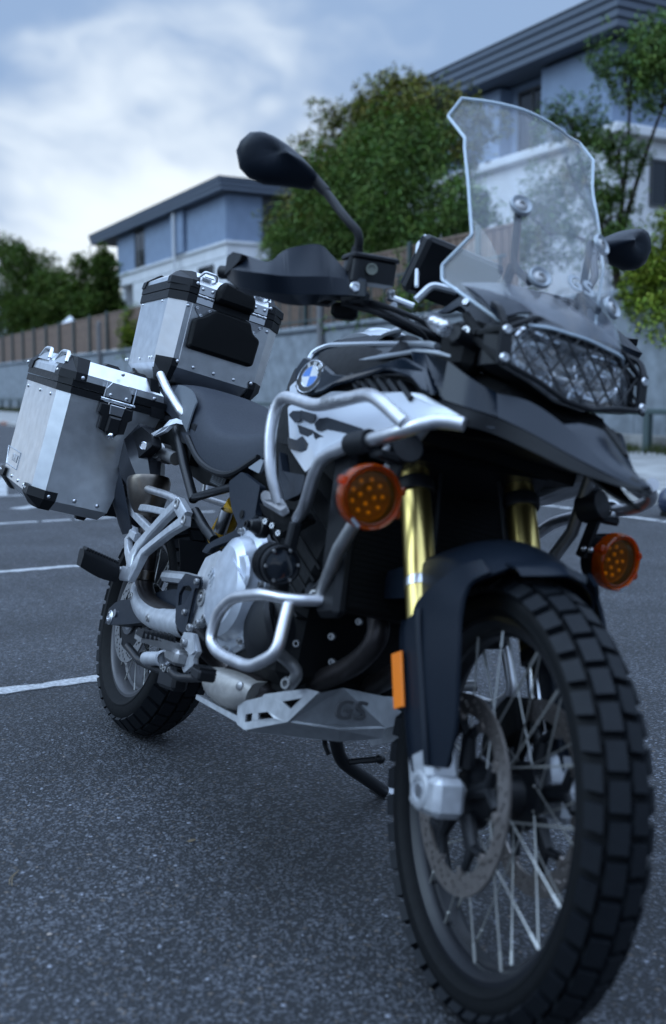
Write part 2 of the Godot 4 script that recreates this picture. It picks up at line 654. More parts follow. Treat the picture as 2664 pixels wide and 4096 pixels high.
var leaf_small: ArrayMesh
func tree(called: String, label: String, base: Vector3, blobs: Array, count: int, scale: float, tint: Color, category := "tree", group := "", trunk_r := 0.12, limbs := true) -> Node3D:
	# blobs: [centre, radii]; leaf clumps crowd towards the blobs' skins, limbs run from the trunk into them
	var t := node(called, self, Transform3D(Basis(), base))
	tag(t, label, category, group)
	var r := RandomNumberGenerator.new()
	r.seed = hash(label)
	if limbs:
		var m := MB.new()
		var c := Vector3.ZERO
		for b in blobs: c += b[0]
		c = c / blobs.size() - base
		var fork := Vector3(c.x * 0.35, c.y * 0.42, c.z * 0.35)
		m.tube(MB.smooth([Vector3(0, -0.3, 0), fork * 0.5 + Vector3(0.08, 0, 0.05), fork], 4), [trunk_r * 1.25, trunk_r * 1.15, trunk_r * 1.1, trunk_r * 1.05, trunk_r, trunk_r * 0.95, trunk_r * 0.9, trunk_r * 0.88, trunk_r * 0.85], 8)
		for b in blobs:
			var e: Vector3 = b[0] - base
			var mid := fork.lerp(e, 0.5) + Vector3(r.randf_range(-0.2, 0.2), r.randf_range(0.0, 0.3), r.randf_range(-0.2, 0.2))
			m.tube(MB.smooth([fork - Vector3(0, 0.1, 0), mid, e], 3), [trunk_r * 0.7, trunk_r * 0.6, trunk_r * 0.5, trunk_r * 0.42, trunk_r * 0.34, trunk_r * 0.26, trunk_r * 0.2], 6)
			for k in 3:
				var tip := e + Vector3(r.randf_range(-1, 1) * b[1].x, r.randf_range(-0.3, 0.9) * b[1].y, r.randf_range(-1, 1) * b[1].z) * 0.8
				m.tube([mid.lerp(e, 0.6), e.lerp(tip, 0.5) + Vector3(0, 0.1, 0), tip], [trunk_r * 0.3, trunk_r * 0.2, trunk_r * 0.08], 5)
		obj("trunk", m, M.bark, t)
	var bumps := []
	for b in blobs:
		bumps.append([b[0], b[1] * 0.86])
		for k in 5:
			var d := Vector3(r.randfn(), r.randfn() * 0.8 + 0.25, r.randfn()).normalized()
			bumps.append([b[0] + d * b[1] * r.randf_range(0.6, 0.95), b[1] * r.randf_range(0.28, 0.5)])
	blobs = bumps
	var vol := 0.0
	for b in blobs: vol += pow(b[1].x * b[1].y * b[1].z, 0.67)
	var clump := FastNoiseLite.new()
	clump.seed = r.seed % 1000
	clump.frequency = 0.55
	clump.fractal_octaves = 2
	var tf := []
	var cols := []
	for b in blobs:
		var k := int(count * pow(b[1].x * b[1].y * b[1].z, 0.67) / vol)
		for i in k:
			var d := Vector3(r.randfn(), r.randfn(), r.randfn()).normalized()
			var rad := pow(r.randf(), 0.38)
			var q: Vector3 = b[0] + d * b[1] * (rad * 1.05)
			var cl := clump.get_noise_3dv(q * 2.2)
			if cl < -0.06 and r.randf() < 0.88: continue
			q += d * cl * 0.8
			var bs := Basis(Vector3(r.randfn(), r.randfn(), r.randfn()).normalized(), r.randf() * TAU).scaled(Vector3.ONE * scale * r.randf_range(0.7, 1.3))
			tf.append(Transform3D(bs, q - base))
			var sh := r.randf_range(0.65, 1.35) + cl * 0.6
			cols.append(Color(tint.r * sh * r.randf_range(0.85, 1.25), tint.g * sh, tint.b * sh * r.randf_range(0.7, 1.2)))
	var mm := MultiMesh.new()
	mm.transform_format = MultiMesh.TRANSFORM_3D
	mm.use_colors = true
	mm.mesh = leaf_small
	mm.instance_count = tf.size()
	for i in tf.size():
		mm.set_instance_transform(i, tf[i])
		mm.set_instance_color(i, cols[i])
	var o := MultiMeshInstance3D.new()
	o.name = "crown"
	o.multimesh = mm
	o.material_override = M.leaf
	o.set_meta("kind", "stuff")
	t.add_child(o, true)
	return t

func bx(m: MB, x0: float, x1: float, y0: float, y1: float, z0: float, z1: float, bev := 0.0) -> MB:
	return m.box(Vector3(x0 + x1, y0 + y1, z0 + z1) * 0.5, Vector3(absf(x1 - x0), absf(y1 - y0), absf(z1 - z0)), Basis(), bev)
func wbox(called: String, x0: float, x1: float, y0: float, y1: float, z0: float, z1: float, mt: Material, parent: Node, bev := 0.02) -> MeshInstance3D:
	return obj(called, bx(MB.new(), x0, x1, y0, y1, z0, z1, bev), mt, parent)

func window(parent: Node, x0: float, x1: float, y0: float, y1: float, z: float, facing := 0) -> void:
	# a dark pane in a frame; facing 0 looks along +z, 1 along +x (then x0, x1 are z values and z is x)
	var f := MB.new()
	var t := 0.07
	var put := func(m: MB, a0: float, a1: float, b0: float, b1: float, d0: float, d1: float) -> void:
		if facing == 0: bx(m, a0, a1, b0, b1, z + d0, z + d1)
		else: bx(m, z + d0, z + d1, b0, b1, a0, a1)
	put.call(f, x0, x1, y0, y0 + t, -0.02, 0.06)
	put.call(f, x0, x1, y1 - t, y1, -0.02, 0.06)
	put.call(f, x0, x0 + t, y0 + t, y1 - t, -0.02, 0.055)
	put.call(f, x1 - t, x1, y0 + t, y1 - t, -0.02, 0.055)
	put.call(f, (x0 + x1) * 0.5 - 0.03, (x0 + x1) * 0.5 + 0.03, y0 + t, y1 - t, -0.02, 0.05)
	var o := obj("window", f, M.frame_dark, parent)
	var p := MB.new()
	put.call(p, x0 + t, x1 - t, y0 + t, y1 - t, 0.0, 0.02)
	obj("pane", p, M.pane, o)

func roof_slab(parent: Node, x0: float, x1: float, z0: float, z1: float, y: float, h: float, steps: int, rise: float) -> void:
	# hipped roof: stepped fascia under tiled slopes, with its soffit
	var m := MB.new()
	for k in steps:
		var i := k * 0.05
		var a := y + h * k / steps
		bx(m, x0 - i, x1 + i, a + 0.002, a + h / steps - 0.012, z0 - i, z1 + i, 0.02)
	obj("fascia", m, M.roof_edge, parent)
	var r := MB.new()
	var o := steps * 0.05
	var yb := y + h
	var inset := (z1 - z0) * 0.5 + o
	var zc := (z0 + z1) * 0.5
	var A := Vector3(x0 - o, yb, z1 + o)
	var B := Vector3(x1 + o, yb, z1 + o)
	var C := Vector3(x1 + o, yb, z0 - o)
	var D := Vector3(x0 - o, yb, z0 - o)
	var E := Vector3(x0 - o + inset, yb + rise, zc)
	var F := Vector3(x1 + o - inset, yb + rise, zc)
	r.quad(A, B, F, E); r.tri(B, C, F); r.quad(C, D, E, F); r.tri(D, A, E); r.quad(D, C, B, A)
	obj("roof", r, M.roof, parent, 5.0)

func build_setting() -> void:
	var r := RandomNumberGenerator.new()
	r.seed = 11
	var dirt := noise_tex(0.01, 512, 5, 40, 0.70, 1.0)
	var grain := noise_tex(0.16, 512, 3, 41)
	var streak := noise_tex(0.02, 512, 4, 43, 0.75, 1.0)
	M.bark = worn(mat(lin(0.06, 0.045, 0.035), 0.9), null, dirt, 1.5, grain, 0.6)
	M.leaf = mat(Color.WHITE, 0.7, 0.0, 0.2)
	M.leaf.vertex_color_use_as_albedo = true
	M.leaf.backlight_enabled = true
	M.leaf.backlight = Color(0.5, 0.62, 0.25)
	leaf_small = leaf_cluster(0.16, 9, 3)
	var asp := asphalt_textures()
	var asphalt := mat(Color.WHITE, 0.78)
	asphalt.albedo_texture = asp[0]
	asphalt.heightmap_enabled = true
	asphalt.heightmap_texture = asp[1]
	asphalt.heightmap_scale = 0.5
	tri_uv(asphalt, 1.17, true)
	asphalt.detail_enabled = true
	asphalt.detail_blend_mode = BaseMaterial3D.BLEND_MODE_MUL
	asphalt.detail_albedo = noise_tex(0.006, 1024, 6, 77, 0.66, 1.0)
	asphalt.detail_uv_layer = BaseMaterial3D.DETAIL_UV_2
	asphalt.uv2_triplanar = true
	asphalt.uv2_world_triplanar = true
	asphalt.uv2_scale = Vector3.ONE * 0.21
	M.line = worn(mat(lin(0.60, 0.61, 0.62), 0.7), null, noise_tex(0.05, 512, 4, 50, 0.6, 1.0), 2.0, grain, 0.08, true)
	M.concrete = worn(mat(lin(0.36, 0.355, 0.34), 0.85), null, dirt, 0.35, grain, 0.1, true)
	M.wall = worn(mat(lin(0.28, 0.315, 0.345), 0.85), null, streak, 0.22, grain, 0.15, true)
	M.fence = worn(mat(lin(0.25, 0.17, 0.125), 0.8), null, dirt, 0.7, grain, 0.1, true)
	M.post = mat(lin(0.14, 0.14, 0.145), 0.6)
	M.rail = mat(lin(0.045, 0.07, 0.07), 0.5)
	M.soil = worn(mat(lin(0.07, 0.06, 0.045), 0.95), null, dirt, 0.5, grain, 0.4, true)
	var faint := noise_tex(0.008, 512, 4, 45, 0.92, 1.0)
	M.siding = worn(mat(lin(0.25, 0.325, 0.445), 0.7), null, faint, 0.25, null, 0.0, true)
	M.render_white = worn(mat(lin(0.80, 0.81, 0.82), 0.8), null, faint, 0.2, null, 0.0, true)
	M.roof_edge = mat(lin(0.105, 0.13, 0.17), 0.6)
	M.roof = worn(mat(lin(0.07, 0.08, 0.10), 0.6), null, dirt, 0.4, null, 0.0, true)
	M.frame_dark = mat(lin(0.05, 0.055, 0.06), 0.4)
	M.pane = mat(lin(0.012, 0.016, 0.022), 0.08)
	M.kerb_red = worn(mat(lin(0.42, 0.23, 0.18), 0.85), null, dirt, 0.6, grain, 0.1, true)
	M.kerb_white = worn(mat(lin(0.55, 0.54, 0.52), 0.85), null, dirt, 0.6, grain, 0.1, true)
	M.bollard = mat(lin(0.02, 0.03, 0.06), 0.25)

	# ground and paint
	var g := MB.new()
	g.quad(v(-420, 0, 320), v(320, 0, 320), v(320, 0, -6.0), v(-420, 0, -6.0))
	struct("ground", g, asphalt)
	var bays := [[-0.61, 0.55, -0.95], [-3.0, 1.4, -1.5], [-5.22, 1.4, -2.4], [-7.42, 1.4, -2.4], [-9.7, 1.4, -2.4], [-12.0, 1.4, -2.4]]
	for b in bays:
		var o := struct("bay_line", painted_strip(Vector2(b[0], b[2]), Vector2(b[0] + 0.015, b[1]), 0.078, 0.004, r), M.line)
	struct("cross_line", painted_strip(Vector2(-16, -5.12), Vector2(6, -5.12), 0.085, 0.004, r), M.line)
	struct("slanted_line", painted_strip(Vector2(-4.42, -5.95), Vector2(-3.50, -5.19), 0.15, 0.004, r), M.line)
	struct("slanted_line_001", painted_strip(Vector2(-9.6, -1.6), Vector2(-7.5, -1.16), 0.11, 0.004, r), M.line)
	struct("paint_mark", painted_strip(Vector2(-6.35, -1.22), Vector2(-6.2, -1.02), 0.16, 0.004, r), M.line)
	# kerb and pavement
	var pv := MB.new()
	bx(pv, -420, 200, -0.4, 0.10, -11.2, -6.14)
	struct("pavement", pv, M.concrete)
	var kb := node("kerb")
	kb.set_meta("kind", "structure")
	var stone := bx(MB.new(), -0.495, 0.495, -0.3, 0.112, -0.07, 0.07, 0.012).mesh()
	for k in 62:
		var o := MeshInstance3D.new()
		o.name = "kerb_stone"
		o.mesh = stone
		o.material_override = M.kerb_red if k % 4 == 0 else M.kerb_white
		o.position = Vector3(5.0 - k, 0, -6.07)
		kb.add_child(o, true)
	var far_kerb := bx(MB.new(), -420, -57.6, -0.3, 0.108, -6.14, -6.0)
	obj("kerb_stone", far_kerb, M.kerb_white, kb)
	# weeds at the foot of the wall
	var gm := MultiMesh.new()
	gm.transform_format = MultiMesh.TRANSFORM_3D
	gm.use_colors = true
	var bl := MB.new()
	for k in 7:
		var a := TAU * k / 7
		var d := Vector3(cos(a), 0, sin(a))
		var t := d * (0.05 + 0.03 * (k % 3)) + Vector3(0, 0.16 + 0.03 * (k % 4), 0)
		var s := Vector3(-d.z, 0, d.x) * 0.006
		bl.tri(-s, s, t); bl.tri(s, -s + d * 0.002, t)
	gm.mesh = bl.mesh()
	gm.instance_count = 9000
	var wn := FastNoiseLite.new()
	wn.seed = 2; wn.frequency = 0.5
	for i in 9000:
		var x := 6.0 - pow(r.randf(), 1.4) * 70.0
		var z := -11.15 + pow(r.randf(), 1.6) * 0.85
		var sc := (0.45 + 0.75 * r.randf()) * (0.6 + 0.9 * maxf(0.0, wn.get_noise_2d(x * 2.0, z)))
		gm.set_instance_transform(i, Transform3D(Basis(Vector3.UP, r.randf() * TAU).scaled(Vector3.ONE * sc), Vector3(x, 0.1, z)))
		var s := r.randf_range(0.6, 1.4)
		gm.set_instance_color(i, Color(0.07 * s, 0.085 * s, 0.03 * s))
	var gi := MultiMeshInstance3D.new()
	gi.name = "weeds"
	gi.multimesh = gm
	gi.material_override = M.leaf
	gi.set_meta("kind", "stuff")
	gi.set_meta("label", "low green weeds along the foot of the grey retaining wall")
	gi.set_meta("category", "weeds")
	add_child(gi, true)
	# retaining wall with panels, posts and coping
	var wall := node("retaining_wall")
	tag(wall, "long grey concrete retaining wall behind the parking bays", "wall")
	var core := bx(MB.new(), -300, 30, -0.2, 2.50, -11.8, -11.26)
	obj("wall_core", core, M.wall, wall)
	var pan := bx(MB.new(), -1.496, 1.496, 0.12, 2.42, -0.05, 0.05, 0.006).mesh()
	for k in 32:
		var o := MeshInstance3D.new()
		o.name = "panel"
		o.mesh = pan
		o.material_override = M.wall
		o.position = Vector3(10 - 3.0 * k, 0, -11.25)
		wall.add_child(o, true)
	wbox("coping", -300, 30, 2.50, 2.60, -11.84, -11.16, M.wall, wall)
	wbox("footing", -300, 30, -0.1, 0.34, -11.22, -11.14, M.concrete, wall)
	for x in [-37.9, -19.75]:
		var o := wbox("drain_pipe", x - 0.09, x + 0.09, 0.1, 3.75, -11.19, -11.05, M.post, wall, 0.04)
	# brown fence on top of the wall
	var fence := node("slatted_fence")
	tag(fence, "brown vertical slat fence standing on top of the grey retaining wall", "fence")
	var slats := MB.new()
	var x := -75.0
	while x < -13.0:
		var wdt := 0.24
		bx(slats, x, x + wdt - 0.035, 2.66 + r.randf() * 0.02, 4.02 + r.randf() * 0.03, -11.56 - r.randf() * 0.012, -11.52)
		x += wdt
	obj("slats", slats, M.fence, fence).set_meta("kind", "stuff")
	wbox("top_rail", -75, -13, 4.0, 4.07, -11.62, -11.50, M.fence, fence)
	wbox("back_rail", -75, -13, 3.0, 3.08, -11.66, -11.58, M.fence, fence)
	for k in 26:
		wbox("fence_post", -74 + k * 2.4 - 0.05, -74 + k * 2.4 + 0.05, 2.6, 4.14, -11.51, -11.42, M.rail, fence)
	# metal railing before the fence, where it shows between the luggage and the trees
	var rl := node("metal_railing")
	tag(rl, "thin dark metal railing in front of the brown slat fence on the wall", "railing")
	wbox("rail", -30, -13, 3.45, 3.50, -11.38, -11.34, M.rail, rl, 0.01)
	wbox("rail", -30, -13, 2.75, 2.79, -11.38, -11.34, M.rail, rl, 0.01)
	for k in 30: wbox("baluster", -30 + k * 0.58, -29.96 + k * 0.58, 2.6, 3.45, -11.375, -11.345, M.rail, rl, 0.0)
	# guard rail in front of the wall
	var gr := node("guard_rail")
	tag(gr, "low dark green guard rail running in front of the retaining wall", "guard rail")
	wbox("rail", -200, 14, 0.66, 0.75, -10.86, -10.80, M.rail, gr, 0.015)
	for k in 36: wbox("post", 9.1 - k * 2.0, 9.22 - k * 2.0, 0.0, 0.66, -10.89, -10.79, M.rail, gr, 0.01)
	# raised garden behind the wall
	var bank := MB.new()
	bx(bank, -300, 60, 1.0, 2.45, -200, -11.8)
	struct("garden_bank", bank, M.soil)

	# the house on the left
	var h1 := node("house")
	tag(h1, "blue and white two storey house behind the luggage, farther left", "house")
	wbox("wall", -64.2, -46.5, 7.7, 8.30, -28.5, -20.15, M.render_white, h1)
	wbox("wall", -61.2, -46.5, 2.4, 7.7, -28.5, -20.18, M.render_white, h1)
	wbox("pillar", -63.9, -63.2, 2.4, 7.7, -21.0, -20.3, M.render_white, h1)
	wbox("upper_wall", -64.1, -46.6, 8.46, 10.72, -28.4, -20.22, M.frame_dark, h1)
	wbox("string_course", -64.3, -46.4, 8.30, 8.46, -28.6, -20.05, M.render_white, h1, 0.03)
	for s in [[-64.12, -60.7], [-58.8, -54.0], [-51.9, -46.58]]:
		wbox("cladding", s[0], s[1], 8.47, 10.71, -20.4, -20.16, M.siding, h1, 0.03)
	wbox("projecting_bay", -53.9, -52.0, 8.47, 10.74, -20.4, -19.95, M.siding, h1, 0.03)
	wbox("down_pipe", -53.1, -52.92, 2.5, 10.7, -19.9, -19.76, M.render_white, h1, 0.05)
	window(h1, -60.66, -58.84, 8.5, 10.68, -20.22)
	window(h1, -50.3, -48.2, 6.2, 7.5, -20.17)
	window(h1, -58.0, -55.5, 4.6, 7.0, -20.17)
	wbox("cladding", -46.6, -46.5, 8.47, 10.71, -22.1, -20.25, M.siding, h1, 0.03)
	window(h1, -23.3, -22.3, 7.9, 10.6, -46.6, 1)
	wbox("cladding", -46.6, -46.5, 8.47, 10.71, -28.3, -23.5, M.siding, h1, 0.03)
	roof_slab(h1, -68.1, -45.9, -29.0, -19.6, 10.76, 0.62, 3, 1.0)
	# the house on the right
	var h2 := node("house")
	tag(h2, "large blue and white house with a wide dark roof behind the windscreen", "house")
	wbox("wall", -31.5, -19.75, 2.4, 8.0, -32, -20.3, M.render_white, h2)
	wbox("cornice", -31.7, -19.5, 8.0, 8.28, -32.2, -20.05, M.render_white, h2, 0.04)
	wbox("upper_wall", -31.4, -19.9, 8.28, 10.55, -31.9, -20.75, M.siding, h2, 0.03)
	wbox("projecting_bay", -22.9, -19.85, 8.28, 10.5, -20.8, -20.2, M.siding, h2, 0.03)
	wbox("projecting_bay", -31.3, -25.0, 8.28, 10.5, -20.8, -20.3, M.siding, h2, 0.03)
	window(h2, -24.6, -23.2, 8.4, 10.3, -20.75)
	window(h2, -22.9, -21.55, 6.2, 7.5, -19.75, 1)
	window(h2, -28.0, -25.5, 5.6, 7.4, -20.3)
	window(h2, -26.5, -24.0, 8.6, 10.2, -19.9, 1)
	roof_slab(h2, -32.0, -19.15, -33.0, -19.65, 10.58, 0.90, 4, 2.2)
	# white garden pavilion roof far left
	var pav := node("garden_pavilion")
	tag(pav, "small white pointed pavilion roof showing above the brown fence", "pavilion")
	var pr := MB.new()
	pr.rings([[v(-50.2, 4.30, -12.75), v(-49.3, 4.30, -12.75), v(-49.3, 4.30, -13.6), v(-50.2, 4.30, -13.6)], [v(-50.1, 4.42, -12.85), v(-49.4, 4.42, -12.85), v(-49.4, 4.42, -13.5), v(-50.1, 4.42, -13.5)], [v(-49.77, 4.76, -13.16), v(-49.73, 4.76, -13.16), v(-49.73, 4.76, -13.2), v(-49.77, 4.76, -13.2)]])
	obj("roof", pr, M.white, pav, 10.0)
	for s in [[-50.0, -12.95], [-49.5, -12.95], [-50.0, -13.4], [-49.5, -13.4]]: wbox("post", s[0] - 0.05, s[0] + 0.05, 2.4, 4.4, s[1] - 0.05, s[1] + 0.05, M.white, pav, 0.0)

	# trees and bushes
	var deep := Color(0.115, 0.185, 0.058)
	var olive := Color(0.215, 0.215, 0.062)
	var fresh := Color(0.25, 0.34, 0.05)
	tree("broadleaf_tree", "olive brown tree with the tallest crown between the two houses", v(-23.5, 2.4, -14.8), [[v(-23.4, 7.9, -14.6), v(1.5, 1.3, 1.4)], [v(-25.8, 7.1, -14.6), v(1.4, 1.5, 1.4)], [v(-21.3, 7.8, -14.4), v(1.4, 1.2, 1.3)], [v(-27.3, 5.8, -14.4), v(1.2, 1.4, 1.2)], [v(-24.8, 6.0, -14.6), v(2.2, 1.7, 1.6)], [v(-19.8, 7.4, -14.6), v(1.3, 1.2, 1.2)]], 17000, 0.72, olive, "tree", "", 0.16)
	tree("broadleaf_tree", "dark green bushy tree behind the hand guard, in front of the olive tree", v(-20.8, 2.4, -13.0), [[v(-21.5, 6.0, -12.9), v(1.7, 1.3, 1.3)], [v(-19.2, 6.1, -12.8), v(1.7, 1.5, 1.3)], [v(-23.4, 4.9, -12.9), v(1.6, 1.5, 1.2)], [v(-20.5, 4.4, -12.6), v(2.0, 1.6, 1.2)], [v(-17.7, 4.8, -12.8), v(1.6, 1.8, 1.2)], [v(-16.2, 4.0, -12.6), v(1.3, 1.5, 1.0)], [v(-24.9, 4.2, -12.8), v(1.1, 1.4, 1.0)], [v(-18.6, 3.0, -11.7), v(1.3, 0.8, 0.6)], [v(-15.9, 2.7, -11.6), v(1.0, 0.9, 0.6)]], 26000, 0.6, deep * 1.3, "tree", "", 0.13)
	tree("slender_tree", "slender dark tree with layered crown in front of the right house", v(-13.0, 2.4, -14.2), [[v(-12.7, 7.0, -14.0), v(0.95, 0.6, 0.8)], [v(-14.3, 6.4, -14.0), v(0.75, 0.5, 0.7)], [v(-11.7, 6.7, -14.1), v(0.9, 0.7, 0.8)], [v(-14.4, 5.3, -14.0), v(0.7, 0.45, 0.7)], [v(-12.9, 5.5, -13.9), v(0.6, 0.4, 0.6)], [v(-13.4, 4.4, -14.0), v(0.8, 0.7, 0.7)], [v(-12.9, 3.7, -13.8), v(0.7, 0.5, 0.7)], [v(-15.2, 4.3, -13.9), v(0.9, 0.9, 0.8)]], 9500, 0.5, deep * 1.2, "tree", "", 0.09)
	tree("hedge", "bright yellow green hedge spilling over the wall beside the left mirror", v(-9.2, 2.5, -11.9), [[v(-9.3, 3.1, -11.7), v(0.75, 0.75, 0.6)], [v(-8.3, 3.2, -11.7), v(0.8, 0.75, 0.6)], [v(-9.2, 2.45, -11.35), v(0.6, 0.5, 0.4)], [v(-8.2, 2.5, -11.3), v(0.7, 0.6, 0.4)], [v(-7.1, 3.0, -11.7), v(0.8, 0.8, 0.6)], [v(-5.9, 3.0, -11.8), v(0.8, 0.8, 0.6)]], 20000, 0.42, fresh, "hedge", "", 0.04)
	tree("shrub", "small green shrub at the fence just left of the top luggage case", v(-35.3, 2.5, -11.9), [[v(-35.3, 3.3, -11.75), v(0.7, 0.75, 0.4)], [v(-34.9, 2.9, -11.4), v(0.6, 0.5, 0.3)]], 700, 0.9, fresh * 0.7, "shrub", "", 0.04)
	var ft := [["full dark tree at the far left edge above the brown fence", v(-70, 2.4, -15.5), [[v(-72, 9.6, -15), v(2.6, 2.0, 2.0)], [v(-68, 7.4, -15), v(3.0, 2.2, 2.2)], [v(-72, 6.0, -15), v(3.4, 2.0, 2.0)], [v(-65.5, 8.2, -15.2), v(1.8, 1.8, 1.6)], [v(-65, 5.2, -15), v(3.0, 1.8, 2.0)]], 6500],
		["rounded dark tree next to the far left tree, sky on its right", v(-59.5, 2.4, -15.5), [[v(-60.3, 6.8, -15.2), v(2.2, 1.6, 1.6)], [v(-58.2, 5.6, -15.2), v(1.8, 1.4, 1.5)], [v(-61.6, 5.0, -15.2), v(2.4, 1.5, 1.6)], [v(-57.0, 4.4, -15.2), v(1.2, 0.8, 1.0)]], 3600],
		["thin airy tree with sky showing through, left of the left house", v(-54.3, 2.4, -15.5), [[v(-54.0, 7.5, -15.2), v(0.9, 0.7, 0.8)], [v(-54.8, 6.4, -15.2), v(0.9, 0.6, 0.8)], [v(-53.6, 5.8, -15.2), v(0.8, 0.6, 0.7)], [v(-54.4, 4.9, -15.2), v(0.9, 0.6, 0.8)]], 900],
		["dark tree right against the left end of the left house", v(-51.0, 2.4, -15.5), [[v(-50.6, 7.3, -15.3), v(0.6, 1.0, 0.7)], [v(-51.0, 6.0, -15.3), v(0.8, 0.9, 0.8)], [v(-50.7, 5.2, -15.3), v(0.8, 0.9, 0.8)], [v(-51.0, 4.5, -15.3), v(0.8, 0.8, 0.8)]], 2400]]
	for a in ft: tree("distant_tree", a[0], a[1], a[2], a[3] * 2, 1.15, deep * Color(1.0, 0.95, 0.85), "tree", "", 0.14)
	# round bollard at the right edge
	var bo := node("bollard", self, Transform3D(Basis(), v(-3.19, 0, -5.46)))
	tag(bo, "dark blue round headed bollard cut by the right edge of the picture", "bollard")
	obj("head", MB.new().ball(v(0, 0.12, 0), v(0.115, 0.115, 0.115)), M.bollard, bo)
	obj("foot", MB.new().lathe([[0.09, 0.0], [0.09, 0.03], [0.06, 0.05], [0.05, 0.08]], Vector3.ZERO, Vector3.UP), M.dark, bo)
	# litter on the asphalt
	var nd := [[v(0.80, 0.006, 0.50), 0.4], [v(1.17, 0.006, 0.72), 1.2], [v(1.40, 0.006, 0.50), 2.0]]
	var k2 := 0
	for a in nd:
		var d := Vector3(cos(a[1]), 0, sin(a[1]))
		var s := Vector3(-d.z, 0, d.x)
		var m := MB.new()
		m.tube(MB.smooth([a[0] - d * 0.035, a[0] + s * 0.006, a[0] + d * 0.035], 4), 0.0010, 5)
		m.tube(MB.smooth([a[0] - d * 0.035, a[0] + s * 0.010, a[0] + d * 0.030 + s * 0.006], 4), 0.0010, 5)
		tag(obj("pine_needle", m, M.needle, self), ["dry pine needle on the asphalt, nearest the rear wheel", "dry pine needle on the asphalt, middle one of three", "dry pine needle on the asphalt, nearest the front wheel"][k2], "pine needle", "pine needles on the asphalt")
		k2 += 1
	var lf := MB.new()
	lf.patch([[v(0.797, 0.004, 0.140), v(0.80, 0.006, 0.138), v(0.802, 0.003, 0.136)], [v(0.793, 0.003, 0.132), v(0.797, 0.007, 0.129), v(0.802, 0.004, 0.126)], [v(0.793, 0.004, 0.120), v(0.795, 0.005, 0.119), v(0.797, 0.003, 0.117)]], 0.0008, 3, 3)
	tag(obj("dead_leaf", lf, M.needle, self), "small curled brown dead leaf on the open asphalt left of the stand", "leaf")

func _ready() -> void:
	# camera
	var cam := Camera3D.new()
	cam.name = "camera"
	add_child(cam)
	var at := CameraAttributesPhysical.new()
	at.frustum_focal_length = 36.41
	at.frustum_focus_distance = 2.95
	at.exposure_aperture = 2.6
	at.frustum_near = 0.05
	at.frustum_far = 900.0
	cam.attributes = at
	cam.fov = 51.338
	cam.near = 0.05
	cam.far = 900.0
	cam.look_at_from_position(v(2.8762, 0.9602, 0.9178), v(2.8762 - 0.87193, 0.9602 - 0.10999, 0.9178 - 0.47712))
	cam.current = true
	# sky, sun and exposure
	var env := Environment.new()
	env.background_mode = Environment.BG_SKY
	env.tonemap_mode = Environment.TONE_MAPPER_LINEAR
	env.tonemap_exposure = 1.1
	env.sdfgi_enabled = true
	env.ssao_enabled = true
	env.ssil_enabled = true
	var sm := PanoramaSkyMaterial.new()
	sm.panorama = ImageTexture.create_from_image(sky_image())
	var sky := Sky.new()
	sky.sky_material = sm
	env.sky = sky
	var we := WorldEnvironment.new()
	we.name = "world_environment"
	we.environment = env
	add_child(we)
	var sun := DirectionalLight3D.new()
	sun.name = "sun"
	sun.light_energy = 0.38
	sun.light_color = Color(0.80, 0.91, 1.0)
	sun.light_angular_distance = 45.0
	sun.shadow_enabled = true
	add_child(sun)
	sun.look_at_from_position(Vector3.ZERO, -Vector3(-0.30, 0.60, 0.75))
	make_materials()
	M.needle = mat(lin(0.17, 0.13, 0.08), 0.8)
	build_setting()
	build_motorcycle()

# ---------- the motorcycle, in its own upright frame: x forward, y up, z to its right ----------
const SP := Vector3(1.7176, 0, 0)
const SA := Vector3(-0.46947, 0.88295, 0)
func ring_xz(x: float, yz: Array) -> Array:
	# closed loop in the plane x from [y, z] pairs
	var o := []
	for q in yz: o.append(Vector3(x, q[0], q[1]))
	return o
func oct_ring(y: float, xf: float, xr: float, zi: float, zo: float, c: float, ci := -1.0) -> Array:
	# footprint of a case: rectangle with cut corners; ci cuts the inner side
	if ci < 0: ci = c
	return [v(xf, y, zi + ci), v(xf, y, zo - c), v(xf - c, y, zo), v(xr + c, y, zo), v(xr, y, zo - c), v(xr, y, zi + ci), v(xr + ci, y, zi), v(xf - ci, y, zi)]

